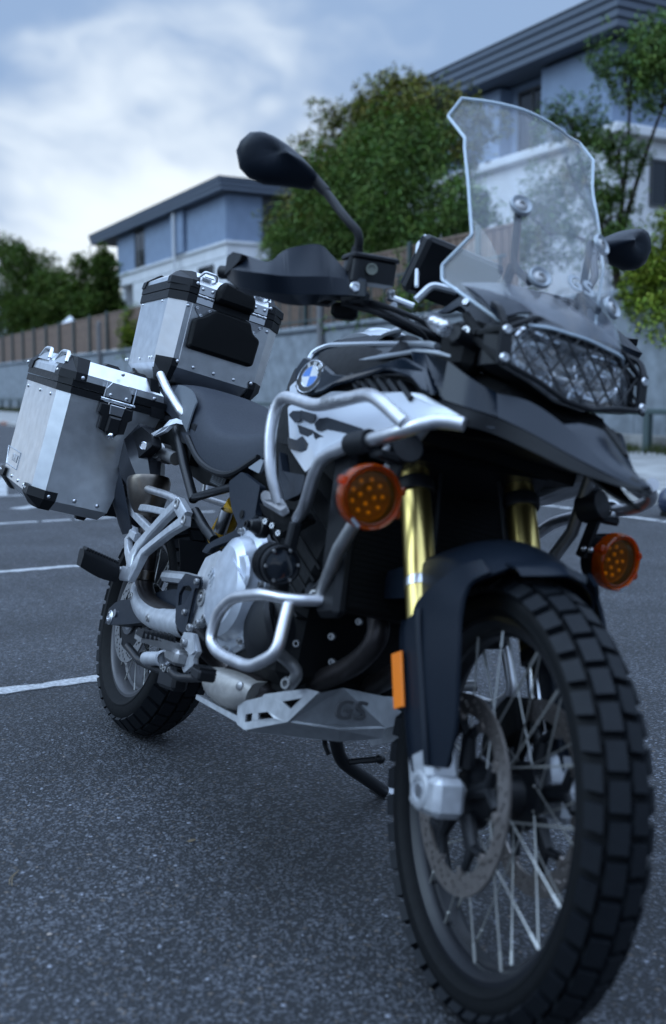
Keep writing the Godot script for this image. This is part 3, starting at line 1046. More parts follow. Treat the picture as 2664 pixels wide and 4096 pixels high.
func top_case(bike: Node3D) -> void:
	var t := node("luggage_case", self, bike.transform * Transform3D(Basis(), v(-0.18, 1.0, 0)))
	tag(t, "brushed aluminium top case with black backrest pad behind the seat", "luggage case", "aluminium luggage cases")
	var off := v(0.18, -1.0, 0)
	var m := MB.new()
	m.rings([shift(oct_ring(1.006, -0.072, -0.315, -0.14, 0.14, 0.045), off), shift(oct_ring(1.044, -0.037, -0.345, -0.172, 0.172, 0.042), off), shift(oct_ring(1.24, -0.022, -0.345, -0.177, 0.177, 0.043), off)])
	var body := obj("body", m, M.case_alu, t, 20.0)
	m = MB.new()
	for s in [[1.232, 1.256, 0.004], [1.2585, 1.283, 0.005]]:
		var e: float = s[2]
		m.rings([shift(oct_ring(s[0], -0.022 + e, -0.345 - e, -0.177 - e, 0.177 + e, 0.044), off), shift(oct_ring(s[1], -0.022 + e, -0.345 - e, -0.177 - e, 0.177 + e, 0.044), off)])
	obj("seal_band", m, M.black, t, 20.0)
	m = MB.new()
	m.rings([shift(oct_ring(1.279, -0.020, -0.347, -0.179, 0.179, 0.044), off), shift(oct_ring(1.298, -0.022, -0.345, -0.177, 0.177, 0.044), off), shift(oct_ring(1.318, -0.045, -0.32, -0.152, 0.152, 0.036), off)])
	var lid := obj("lid", m, M.lid_alu, t, 20.0)
	# black corner guards, above and below, on all four corners
	for sz in [1, -1]:
		for e in [[-0.022, 1, 0.043], [-0.345, -1, 0.043]]:
			var xf: float = e[0]
			var d: float = e[1]
			var mk := func(rows: Array) -> MB:
				var R := []
				for q in rows:
					# q: y, grow, reach, inset
					var g: float = q[1]
					var rr: float = q[2]
					var i: float = q[3]
					var X := xf + d * (g - i)
					var Zs: float = 0.177 + g - i
					R.append(shift([v(X, q[0], sz * (0.133 - rr * 0.7)), v(X, q[0], sz * 0.134), v(X - d * 0.043, q[0], sz * Zs), v(X - d * (0.043 + rr), q[0], sz * Zs), v(X - d * (0.043 + rr), q[0], sz * (Zs - 0.012)), v(X - d * 0.052, q[0], sz * (Zs - 0.014)), v(X - d * 0.014, q[0], sz * 0.128), v(X - d * 0.012, q[0], sz * (0.133 - rr * 0.7))], off))
				return MB.new().rings(R)
			var up: MB = mk.call([[1.276, 0.008, 0.028, 0.0], [1.296, 0.008, 0.028, 0.002], [1.3225, 0.006, 0.034, 0.028]])
			obj("corner_guard", up, M.black, t, 20.0)
			var lo: MB = mk.call([[1.004, 0.005, 0.022, 0.036], [1.044, 0.005, 0.024, 0.013], [1.066, 0.005, 0.026, 0.012]])
			obj("corner_guard", lo, M.black, t, 20.0)
	# rivets
	m = MB.new()
	for q in [[1.057, 0.065], [1.057, 0.0], [1.057, -0.065]]: m.rivet(v(-0.0355, q[0], q[1]) + off, v(1, 0, 0), 0.0055)
	for q in [[1.221, 0.128], [1.221, -0.128]]: m.rivet(v(-0.0235, q[0], q[1]) + off, v(1, 0, 0), 0.0055)
	for q in [[1.06, 0.118], [1.06, -0.118]]: m.rivet(v(-0.028, q[0], q[1]) + off, v(1, 0, 0), 0.0055)
	for q in [[1.288, 0.118], [1.288, -0.118]]: m.rivet(v(-0.014, q[0], q[1]) + off, v(1, 0, 0), 0.0055)
	for x in [-0.11, -0.28]:
		m.rivet(v(x, 1.225, 0.1765) + off, v(0, 0, 1), 0.0055)
	for x in [-0.08, -0.1, -0.2, -0.3, -0.315]:
		m.rivet(v(x, 1.056, 0.175 if x < -0.15 and x > -0.25 else 0.179) + off, v(0, 0, 1), 0.0048)
	each("rivet", m, M.steel, body)
	# weld seam on the front
	m = MB.new()
	m.tube([v(-0.0365, 1.05, 0.112) + off, v(-0.0225, 1.236, 0.1165) + off], 0.0018, 6)
	obj("weld_seam", m, M.lid_alu, body)
	# backrest pad on the body and cushion on the lid
	m = MB.new()
	var pad := P([-0.028, 1.104, 0.105, -0.028, 1.104, -0.103, -0.024, 1.186, -0.106, -0.022, 1.196, -0.078, -0.020, 1.228, -0.062, -0.020, 1.228, 0.053, -0.022, 1.200, 0.082, -0.024, 1.190, 0.107])
	pad = shift(MB.bend(pad, 0.012, 4, true), off)
	m.prism(pad, v(0.022, 0.001, 0), 0.007)
	obj("backrest_pad", m, M.dark, t, 60.0)
	m = MB.new()
	var cu := P([-0.014, 1.250, 0.058, -0.014, 1.250, -0.063, -0.014, 1.288, -0.060, -0.016, 1.310, -0.042, -0.016, 1.312, 0.047, -0.014, 1.290, 0.060])
	cu = shift(MB.bend(cu, 0.012, 4, true), off)
	m.prism(cu, v(0.026, 0.004, 0), 0.009)
	obj("lid_cushion", m, M.dark, t, 60.0)
	# hinges: plate on the lid, barrel and triangle below
	for s in [1, -1]:
		m = MB.new()
		m.prism(shift(P([-0.0145, 1.262, s * 0.110, -0.0145, 1.262, s * 0.060, -0.0145, 1.287, s * 0.060, -0.0145, 1.287, s * 0.110]), off), v(0.003, 0, 0))
		m.prism(shift(P([-0.0175, 1.285, s * 0.118, -0.0175, 1.285, s * 0.054, -0.040, 1.3195, s * 0.052, -0.040, 1.3195, s * 0.122]), off), v(0.0025, 0.002, 0))
		m.prism(shift(P([-0.020, 1.232, s * 0.110, -0.020, 1.232, s * 0.052, -0.0225, 1.222, s * 0.052, -0.0245, 1.196, s * 0.086, -0.0225, 1.222, s * 0.110]), off), v(0.003, 0, 0))
		for k in 5:
			m.tube([v(-0.0145, 1.2555, s * (0.060 + k * 0.0102)) + off, v(-0.0145, 1.2555, s * (0.0695 + k * 0.0102)) + off], 0.0052 if k % 2 == 0 else 0.0042, 10)
		m.box(v(-0.0155, 1.244, s * 0.085) + off, v(0.003, 0.020, 0.050))
		var hg := obj("hinge", m, M.steel, t)
		m = MB.new()
		for q in [[1.222, 0.101], [1.222, 0.062], [1.203, 0.086]]: m.bolt(v(-0.020, q[0], s * q[1]) + off, v(1, 0, 0), 0.0052, 0.004)
		for q in [[1.276, 0.100], [1.276, 0.070]]: m.rivet(v(-0.011, q[0], s * q[1]) + off, v(1, 0, 0), 0.005)
		each("bolt", m, M.steel, hg)
		# folding grip on the lid
		m = MB.new()
		m.tube(MB.bend(shift([v(-0.028, 1.312, s * 0.112), v(-0.016, 1.326, s * 0.104), v(-0.016, 1.326, s * 0.068), v(-0.028, 1.312, s * 0.060)], off), 0.006), 0.004, 8)
		m.box(v(-0.024, 1.318, s * 0.086) + off, v(0.003, 0.016, 0.030), Basis(v(0, 0, 1), 0.9))
		obj("lid_loop", m, M.lid_alu, t)

func side_case(bike: Node3D, s: float) -> void:
	# s = 1 right, -1 left; tilted a little, tail up
	var O := v(0, 0.75, s * 0.32)
	var bs := Basis(v(0, 0, 1), -0.085)
	var t := node("luggage_case", self, bike.transform * Transform3D(bs, O))
	tag(t, "taller aluminium side case with black latch hanging beside the rear wheel", "luggage case", "aluminium luggage cases")
	var inv := bs.inverse()
	# L turns frame points into the case's own axes
	var L := func(a: Array) -> Array:
		var o := []
		for p in a: o.append(inv * (Vector3(p.x, p.y, p.z * s) - O))
		return o
	var loc := func(a: Array) -> Array:
		var o := []
		for p in a: o.append(Vector3(p.x, p.y - 0.75, (p.z - 0.32) * s))
		return o
	var R := func(y: float, xf: float, xr: float, zi: float, zo: float, c: float) -> Array:
		return loc.call([v(xf, y, zi), v(xf, y, zo - c * 0.75), v(xf - c, y, zo), v(xr + c, y, zo), v(xr, y, zo - c * 0.75), v(xr, y, zi), v(xr + 0.05, y, zi - 0.012), v(xf - 0.05, y, zi - 0.012)])
	var m := MB.new()
	m.rings([R.call(0.566, -0.020, -0.42, 0.236, 0.404, 0.035), R.call(0.594, 0.008, -0.445, 0.222, 0.432, 0.040), R.call(0.700, 0.006, -0.447, 0.200, 0.432, 0.040), R.call(0.893, 0.002, -0.450, 0.140, 0.432, 0.040)])
	var body := obj("body", m, M.case_alu, t, 20.0)
	m = MB.new()
	for q in [[0.888, 0.907, 0.004], [0.9095, 0.930, 0.005]]:
		var e: float = q[2]
		m.rings([R.call(q[0], 0.002 + e, -0.45 - e, 0.140 - e, 0.432 + e, 0.040), R.call(q[1], 0.002 + e, -0.45 - e, 0.143 - e, 0.432 + e, 0.040)])
	obj("seal_band", m, M.black, t, 20.0)
	m = MB.new()
	m.rings([R.call(0.927, 0.005, -0.452, 0.145, 0.435, 0.040), R.call(0.948, 0.003, -0.450, 0.150, 0.433, 0.040), R.call(0.984, -0.020, -0.425, 0.188, 0.405, 0.036)])
	obj("lid", m, M.lid_alu, t, 20.0)
	for f in [[0.002, 1.0], [-0.450, -1.0]]:
		var d: float = f[1]
		var mk := func(rows: Array) -> MB:
			var Q := []
			for q in rows:
				var g: float = q[1]
				var i: float = q[3]
				var rr: float = q[2]
				var X: float = f[0] + d * (g - i)
				var Z: float = 0.432 + g - i
				Q.append(loc.call([v(X, q[0], 0.402 - rr), v(X, q[0], 0.403), v(X - d * 0.040, q[0], Z), v(X - d * (0.040 + rr * 1.6), q[0], Z), v(X - d * (0.040 + rr * 1.6), q[0], Z - 0.012), v(X - d * 0.048, q[0], Z - 0.014), v(X - d * 0.014, q[0], 0.395), v(X - d * 0.012, q[0], 0.402 - rr)]))
			return MB.new().rings(Q)
		obj("corner_guard", mk.call([[0.926, 0.008, 0.030, 0.0], [0.948, 0.008, 0.030, 0.002], [0.988, 0.007, 0.034, 0.028]]), M.black, t, 20.0)
		obj("corner_guard", mk.call([[0.563, 0.005, 0.028, 0.024], [0.594, 0.006, 0.032, -0.004], [0.618, 0.006, 0.034, -0.002]]), M.black, t, 20.0)
		var gi := MB.new()
		var X2: float = f[0]
		gi.hexa(loc.call([v(X2 + d * 0.010, 0.885, 0.128), v(X2 - d * 0.04, 0.885, 0.128), v(X2 - d * 0.04, 0.885, 0.185), v(X2 + d * 0.010, 0.885, 0.172), v(X2 - d * 0.008, 0.987, 0.176), v(X2 - d * 0.05, 0.987, 0.176), v(X2 - d * 0.05, 0.987, 0.215), v(X2 - d * 0.008, 0.987, 0.198)]))
		obj("corner_guard", gi, M.black, t, 20.0)
	# rivets
	m = MB.new()
	for q in [[0.607, 0.319], [0.607, 0.254], [0.603, 0.390], [0.935, 0.176], [0.936, 0.383]]:
		var p: Vector3 = loc.call([v(0.009 if q[0] < 0.7 else 0.0085, q[0], q[1])])[0]
		m.rivet(p, v(1, 0, 0), 0.0058)
	for q in [[-0.09, 0.872], [-0.22, 0.872], [-0.38, 0.872], [-0.12, 0.606], [-0.2, 0.606], [-0.29, 0.606], [-0.065, 0.606], [-0.08, 0.606], [-0.41, 0.606], [-0.425, 0.606], [-0.06, 0.94], [-0.44, 0.94]]:
		var p: Vector3 = loc.call([v(q[0], q[1], 0.438 if (q[0] > -0.085 or q[0] < -0.40) else 0.432)])[0]
		m.rivet(p, v(0, 0, s), 0.0055)
	each("rivet", m, M.steel, body)
	# embossed plate on the outer face
	m = MB.new()
	var fr: Array = loc.call([v(-0.25, 0.63, 0.4325), v(-0.40, 0.63, 0.4325), v(-0.43, 0.68, 0.4325), v(-0.25, 0.68, 0.4325)])
	m.tube(fr + [fr[0]], 0.0016, 5)
	obj("embossed_frame", m, M.lid_alu, body)
	if s > 0:
		letters("embossed_mark", "BMW", 0.030, 0.002, Transform3D(Basis(), loc.call([v(-0.31, 0.657, 0.4328)])[0]), M.lid_alu, body)
	# latch: wire hook, hasp and locked buckle
	m = MB.new()
	m.prism(loc.call([v(0.0075, 0.948, 0.302), v(0.0075, 0.948, 0.256), v(0.009, 0.922, 0.240), v(0.009, 0.905, 0.240), v(0.009, 0.905, 0.318), v(0.009, 0.922, 0.318)]), v(0.004, 0, 0), 0.001)
	var latch := obj("latch", m, M.lid_alu, t, 20.0)
	m = MB.new()
	m.tube(MB.bend(loc.call([v(0.019, 0.945, 0.317), v(0.019, 0.893, 0.318), v(0.019, 0.893, 0.234), v(0.019, 0.945, 0.234)]), 0.006), 0.0022, 7)
	m.tube(loc.call([v(0.020, 0.898, 0.326), v(0.020, 0.898, 0.228)]), 0.0042, 9)
	m.tube(loc.call([v(0.021, 0.892, 0.300), v(0.022, 0.818, 0.298)]), 0.002, 6)
	m.tube(loc.call([v(0.021, 0.892, 0.252), v(0.022, 0.818, 0.252)]), 0.002, 6)
	obj("latch_wire", m, M.chrome, latch)
	m = MB.new()
	m.prism(loc.call([v(0.0085, 0.888, 0.322), v(0.0085, 0.888, 0.230), v(0.0085, 0.860, 0.226), v(0.0085, 0.852, 0.236), v(0.0085, 0.818, 0.238), v(0.0085, 0.812, 0.255), v(0.0085, 0.812, 0.296), v(0.0085, 0.818, 0.313), v(0.0085, 0.852, 0.313), v(0.0085, 0.860, 0.324)]), v(0.016, 0, 0), 0.003)
	m.prism(loc.call([v(0.024, 0.858, 0.293), v(0.024, 0.858, 0.258), v(0.024, 0.815, 0.256), v(0.024, 0.805, 0.266), v(0.024, 0.805, 0.286), v(0.024, 0.815, 0.295)]), v(0.012, 0, 0), 0.005)
	obj("buckle", m, M.black_metal, latch, 20.0)
	m = MB.new()
	m.prism(loc.call([v(0.0245, 0.888, 0.297), v(0.0245, 0.888, 0.255), v(0.0245, 0.862, 0.258), v(0.0245, 0.862, 0.294)]), v(0.004, 0, 0), 0.001)
	obj("hasp_plate", m, M.steel, latch)
	m = MB.new()
	m.lathe([[0.0095, 0.0], [0.0095, 0.006], [0.0075, 0.007], [0.007, 0.0045], [0.0, 0.0045]], loc.call([v(0.030, 0.808, 0.276)])[0], v(0.55, -0.8, 0), 16)
	obj("lock_cylinder", m, M.chrome, latch)
	m = MB.new()
	for q in [[0.003, 0.975, 0.279], [0.009, 0.912, 0.300], [0.009, 0.912, 0.254]]: m.rivet(loc.call([v(q[0] + 0.003, q[1], q[2])])[0], v(1, 0, 0), 0.0055)
	each("rivet", m, M.steel, latch)
	# lashing eyes and clips on the lid
	for q in [[-0.10, 0.424, -0.5], [-0.30, 0.424, -0.5]]:
		m = MB.new()
		m.tube(MB.bend(loc.call([v(q[0] + 0.055, 0.966, 0.424), v(q[0] + 0.035, 0.994, 0.418), v(q[0] - 0.035, 0.994, 0.418), v(q[0] - 0.055, 0.966, 0.424)]), 0.012), 0.006, 8)
		m.hexa(loc.call([v(q[0] + 0.06, 0.960, 0.431), v(q[0] - 0.06, 0.960, 0.431), v(q[0] - 0.05, 0.960, 0.410), v(q[0] + 0.05, 0.960, 0.410), v(q[0] + 0.05, 0.985, 0.416), v(q[0] - 0.05, 0.985, 0.416), v(q[0] - 0.04, 0.985, 0.400), v(q[0] + 0.04, 0.985, 0.400)]))
		obj("lashing_eye", m, M.lid_alu, t, 20.0)
	for q in [[-0.05, 0.30], [-0.05, 0.22], [-0.35, 0.36]]:
		m = MB.new()
		m.hexa(loc.call([v(q[0] + 0.02, 0.983, q[1] - 0.025), v(q[0] - 0.02, 0.983, q[1] - 0.025), v(q[0] - 0.02, 0.983, q[1] + 0.025), v(q[0] + 0.02, 0.983, q[1] + 0.025), v(q[0] + 0.014, 0.993, q[1] - 0.015), v(q[0] - 0.014, 0.993, q[1] - 0.015), v(q[0] - 0.014, 0.993, q[1] + 0.015), v(q[0] + 0.014, 0.993, q[1] + 0.015)]))
		obj("lid_clip", m, M.black, t, 20.0)
	m = MB.new()
	m.hexa(loc.call([v(-0.030, 0.555, 0.268), v(-0.05, 0.555, 0.268), v(-0.05, 0.555, 0.290), v(-0.030, 0.555, 0.290), v(-0.025, 0.568, 0.262), v(-0.05, 0.568, 0.262), v(-0.05, 0.568, 0.294), v(-0.025, 0.568, 0.294)]))
	obj("drain_plug", m, M.black, t)

# ---------- wheels ----------
func wheel_tyre(w: Node3D, c: Vector3, crown: float, rc: float, phi: float, wide: float, bead: float, bead_z: float, pitches: int, rows: Array, bh: float, shoulder := true) -> void:
	var prof := []
	for k in 13:
		var f := deg_to_rad(lerpf(-phi, phi, k / 12.0))
		prof.append([crown - rc + rc * cos(f), rc * sin(f)])
	var e: Array = prof[-1]
	var side := [[lerpf(e[0], bead, 0.22), maxf(wide, e[1] * 1.01)], [lerpf(e[0], bead, 0.5), wide * 1.01], [lerpf(e[0], bead, 0.52), wide * 1.025], [lerpf(e[0], bead, 0.58), wide * 1.025], [lerpf(e[0], bead, 0.60), wide], [lerpf(e[0], bead, 0.85), wide * 0.86], [bead + 0.002, bead_z * 1.05], [bead - 0.004, bead_z * 0.95]]
	var full := prof.duplicate()
	full.append_array(side)
	full.append([bead - 0.004, -bead_z * 0.95])
	var back := side.duplicate()
	back.reverse()
	for q in back: if q[0] != bead - 0.004: full.append([q[0], -q[1]])
	full.append(prof[0])
	var m := MB.new()
	m.lathe(full, c, v(0, 0, 1), 96)
	obj("tyre", m, M.rubber, w, 40.0)
	# tread blocks: rows of [first angle, last angle, length share, shift, taper]
	var names := 0
	for row in rows:
		for sgn in [1, -1]:
			var b := MB.new()
			for k in pitches:
				var am: float = TAU * (k + row[3] + (0.5 if sgn < 0 else 0.0)) / pitches
				var half: float = PI / pitches * row[2]
				var p := []
				for top in [0, 1]:
					var g: float = 0.0 if top == 0 else row[4]
					for q in [[row[0], -1], [row[1], -1], [row[1], 1], [row[0], 1]]:
						var fa: float = lerpf(q[0], (row[0] + row[1]) * 0.5, g)
						var f := deg_to_rad(sgn * fa)
						var skew: float = row[5] * (q[0] - row[0]) / (row[1] - row[0])
						var a: float = am + q[1] * half * (1.0 - g) + skew * PI / pitches
						var rr := rc + (bh if top == 1 else -0.001)
						var rad := crown - rc + rr * cos(f)
						p.append(c + Vector3(rad * cos(a), rad * sin(a), rr * sin(f)))
				b.hexa(p)
			var o := obj("tread_blocks", b, M.tread, w, 15.0)
			o.set_meta("kind", "stuff")

func rim_and_spokes(w: Node3D, c: Vector3, r: float, hw: float, n: int, hub_r: float, hub_z: float, mt: Material, lace: float) -> void:
	var prof := [[r + 0.006, hw], [r + 0.007, hw + 0.004], [r - 0.002, hw + 0.005], [r - 0.010, hw - 0.001], [r - 0.016, hw * 0.72], [r - 0.018, hw * 0.45], [r - 0.024, hw * 0.36], [r - 0.024, -hw * 0.36], [r - 0.018, -hw * 0.45], [r - 0.016, -hw * 0.72], [r - 0.010, -hw + 0.001], [r - 0.002, -hw - 0.005], [r + 0.007, -hw - 0.004], [r + 0.006, -hw], [r - 0.004, -hw + 0.004], [r - 0.004, hw - 0.004], [r + 0.006, hw]]
	var m := MB.new()
	m.lathe(prof, c, v(0, 0, 1), 96)
	obj("rim", m, mt, w, 30.0)
	m = MB.new()
	m.lathe([[0.024, -hub_z - 0.022], [0.036, -hub_z - 0.020], [hub_r + 0.006, -hub_z - 0.004], [hub_r + 0.006, -hub_z + 0.004], [hub_r * 0.72, -hub_z + 0.012], [hub_r * 0.66, 0.0], [hub_r * 0.72, hub_z - 0.012], [hub_r + 0.006, hub_z - 0.004], [hub_r + 0.006, hub_z + 0.004], [0.036, hub_z + 0.020], [0.024, hub_z + 0.022]], c, v(0, 0, 1), 40)
	obj("hub", m, M.black_metal, w)
	for k in n:
		var side := 1.0 if k % 2 == 0 else -1.0
		var turn := 1.0 if (k / 2) % 2 == 0 else -1.0
		var a := TAU * (k + 0.5) / n
		var ar := a + TAU * turn * 0.18 / n
		var ah := a - turn * lace
		var p0 := c + Vector3(hub_r * cos(ah), hub_r * sin(ah), side * (hub_z + turn * 0.003))
		var p1 := c + Vector3((r - 0.012) * cos(ar), (r - 0.012) * sin(ar), side * hw * 0.62)
		var s := MB.new()
		s.tube([p0, p0.lerp(p1, 0.86), p0.lerp(p1, 0.865), p1], [0.0015, 0.0015, 0.0026, 0.0026], 7)
		s.ball(p0, Vector3.ONE * 0.0042, Basis(), 5)
		obj("spoke", s, M.spoke, w)

func disc(w: Node3D, c: Vector3, ro: float, ri: float, th: float, mt: Material, cells: int, lobes := 0) -> MeshInstance3D:
	# brake disc with open holes; inner edge carries lobes for the rivets
	var m := MB.new()
	var nr := 6
	var at := func(i: int, j: int, z: float) -> Vector3:
		var a := TAU * i / cells
		var r := lerpf(ri, ro, float(j) / nr)
		if j == 0 and lobes > 0: r -= 0.012 * smoothstep(0.75, 1.0, cos(a * lobes))
		return c + Vector3(r * cos(a), r * sin(a), z)
	var hole := func(i: int, j: int) -> bool:
		i = posmod(i, cells)
		if j < 1 or j > nr - 2: return false
		var k := i % 6
		return (k == 0 and j == 1) or (k == 2 and j == 2) or (k == 3 and j == 3) or (k == 5 and j == 4)
	var h := th * 0.5
	for i in cells:
		for j in nr:
			if hole.call(i, j): continue
			m.quad(at.call(i, j, h), at.call(i, j + 1, h), at.call(i + 1, j + 1, h), at.call(i + 1, j, h))
			m.quad(at.call(i, j, -h), at.call(i + 1, j, -h), at.call(i + 1, j + 1, -h), at.call(i, j + 1, -h))
			if j == nr - 1 or hole.call(i, j + 1): m.quad(at.call(i, j + 1, h), at.call(i, j + 1, -h), at.call(i + 1, j + 1, -h), at.call(i + 1, j + 1, h))
			if j == 0 or hole.call(i, j - 1): m.quad(at.call(i, j, h), at.call(i + 1, j, h), at.call(i + 1, j, -h), at.call(i, j, -h))
			if hole.call(i + 1, j): m.quad(at.call(i + 1, j, h), at.call(i + 1, j + 1, h), at.call(i + 1, j + 1, -h), at.call(i + 1, j, -h))
			if hole.call(i - 1, j): m.quad(at.call(i, j, h), at.call(i, j, -h), at.call(i, j + 1, -h), at.call(i, j + 1, h))
	return obj("brake_disc", m, mt, w, 30.0)

func front_wheel(bike: Node3D, steer: Transform3D) -> void:
	var c := v(1.593, 0.348, 0)
	var w := node("front_wheel", bike, steer)
	wheel_tyre(w, c, 0.336, 0.054, 60.0, 0.0465, 0.274, 0.0275, 42, [[1.8, 27.5, 0.82, 0.0, 0.08, 0.0], [32.0, 56.0, 0.76, 0.42, 0.10, 0.2]], 0.0125)
	rim_and_spokes(w, c, 0.270, 0.0275, 32, 0.048, 0.040, M.rim, 0.70)
	for s in [1, -1]:
		disc(w, c + v(0, 0, s * 0.066), 0.152, 0.121, 0.0048, M.disc, 120, 10)
		var m := MB.new()
		for k in 5:
			var a := TAU * (k + 0.3) / 5
			var d := Vector3(cos(a), sin(a), 0)
			var n := Vector3(-d.y, d.x, 0)
			for q in [0.28, -0.28]:
				var e := Vector3(cos(a + q), sin(a + q), 0)
				m.tube([c + d * 0.04 + v(0, 0, s * 0.062), c + d * 0.07 + e * 0.02 + v(0, 0, s * 0.064), c + e * 0.112 + v(0, 0, s * 0.065)], [0.014, 0.009, 0.007], 8)
		obj("disc_carrier", m, M.black_metal, w)
		m = MB.new()
		for k in 10:
			var a := TAU * k / 10
			m.mark().lathe([[0.0085, -0.004], [0.0085, 0.004], [0.006, 0.0048], [0.0, 0.0036]], c + Vector3(cos(a) * 0.1165, sin(a) * 0.1165, s * 0.066), v(0, 0, s), 12)
		each("disc_rivet", m, M.disc, w)
	var ax := MB.new()
	ax.tube([c + v(0, 0, -0.14), c + v(0, 0, 0.14)], 0.011, 14)
	obj("axle", ax, M.steel, w)

func rear_wheel(bike: Node3D) -> void:
	var c := v(0, 0.325, 0)
	var w := node("rear_wheel", bike)
	wheel_tyre(w, c, 0.317, 0.090, 52.0, 0.0755, 0.222, 0.052, 38, [[1.5, 21.0, 0.86, 0.0, 0.08, 0.0], [24.0, 51.0, 0.80, 0.5, 0.08, 0.35]], 0.0085)
	rim_and_spokes(w, c, 0.219, 0.052, 32, 0.050, 0.045, M.rim_grey, 0.55)
	disc(w, c + v(0, 0, 0.078), 0.131, 0.096, 0.0048, M.disc_bright, 108, 6)
	var m := MB.new()
	m.lathe([[0.028, 0.06], [0.10, 0.072], [0.10, 0.077], [0.05, 0.084], [0.028, 0.084]], c, v(0, 0, 1), 30)
	obj("disc_carrier", m, M.black_metal, w)
	m = MB.new()
	for k in 48:
		var a := TAU * k / 48
		m.box(c + v(cos(a) * 0.047, sin(a) * 0.047, 0.088), v(0.012, 0.0026, 0.003), Basis(v(0, 0, 1), a))
	m.lathe([[0.040, 0.0862], [0.040, 0.0895], [0.030, 0.0895], [0.030, 0.0862], [0.040, 0.0862]], c, v(0, 0, 1), 40)
	obj("sensor_ring", m, M.steel, w)
	m = MB.new()
	m.tube([c + v(0, 0, -0.14), c + v(0, 0, 0.135)], 0.012, 14)
	obj("axle", m, M.steel, w)
	# raised size marking on the side wall
	var txt := "150/70 R 17 M/C 69V"
	for i in txt.length():
		if txt[i] == " ": continue
		var a := deg_to_rad(-48.0 - i * 4.0)
		var r := 0.258
		var b := Basis(v(0, 0, 1), a - PI / 2).rotated(Vector3(-sin(a), cos(a), 0), 0.22)
		letters("side_marking", txt[i], 0.022, 0.0022, Transform3D(b, c + v(cos(a) * r, sin(a) * r, 0.0712)), M.tread, w)

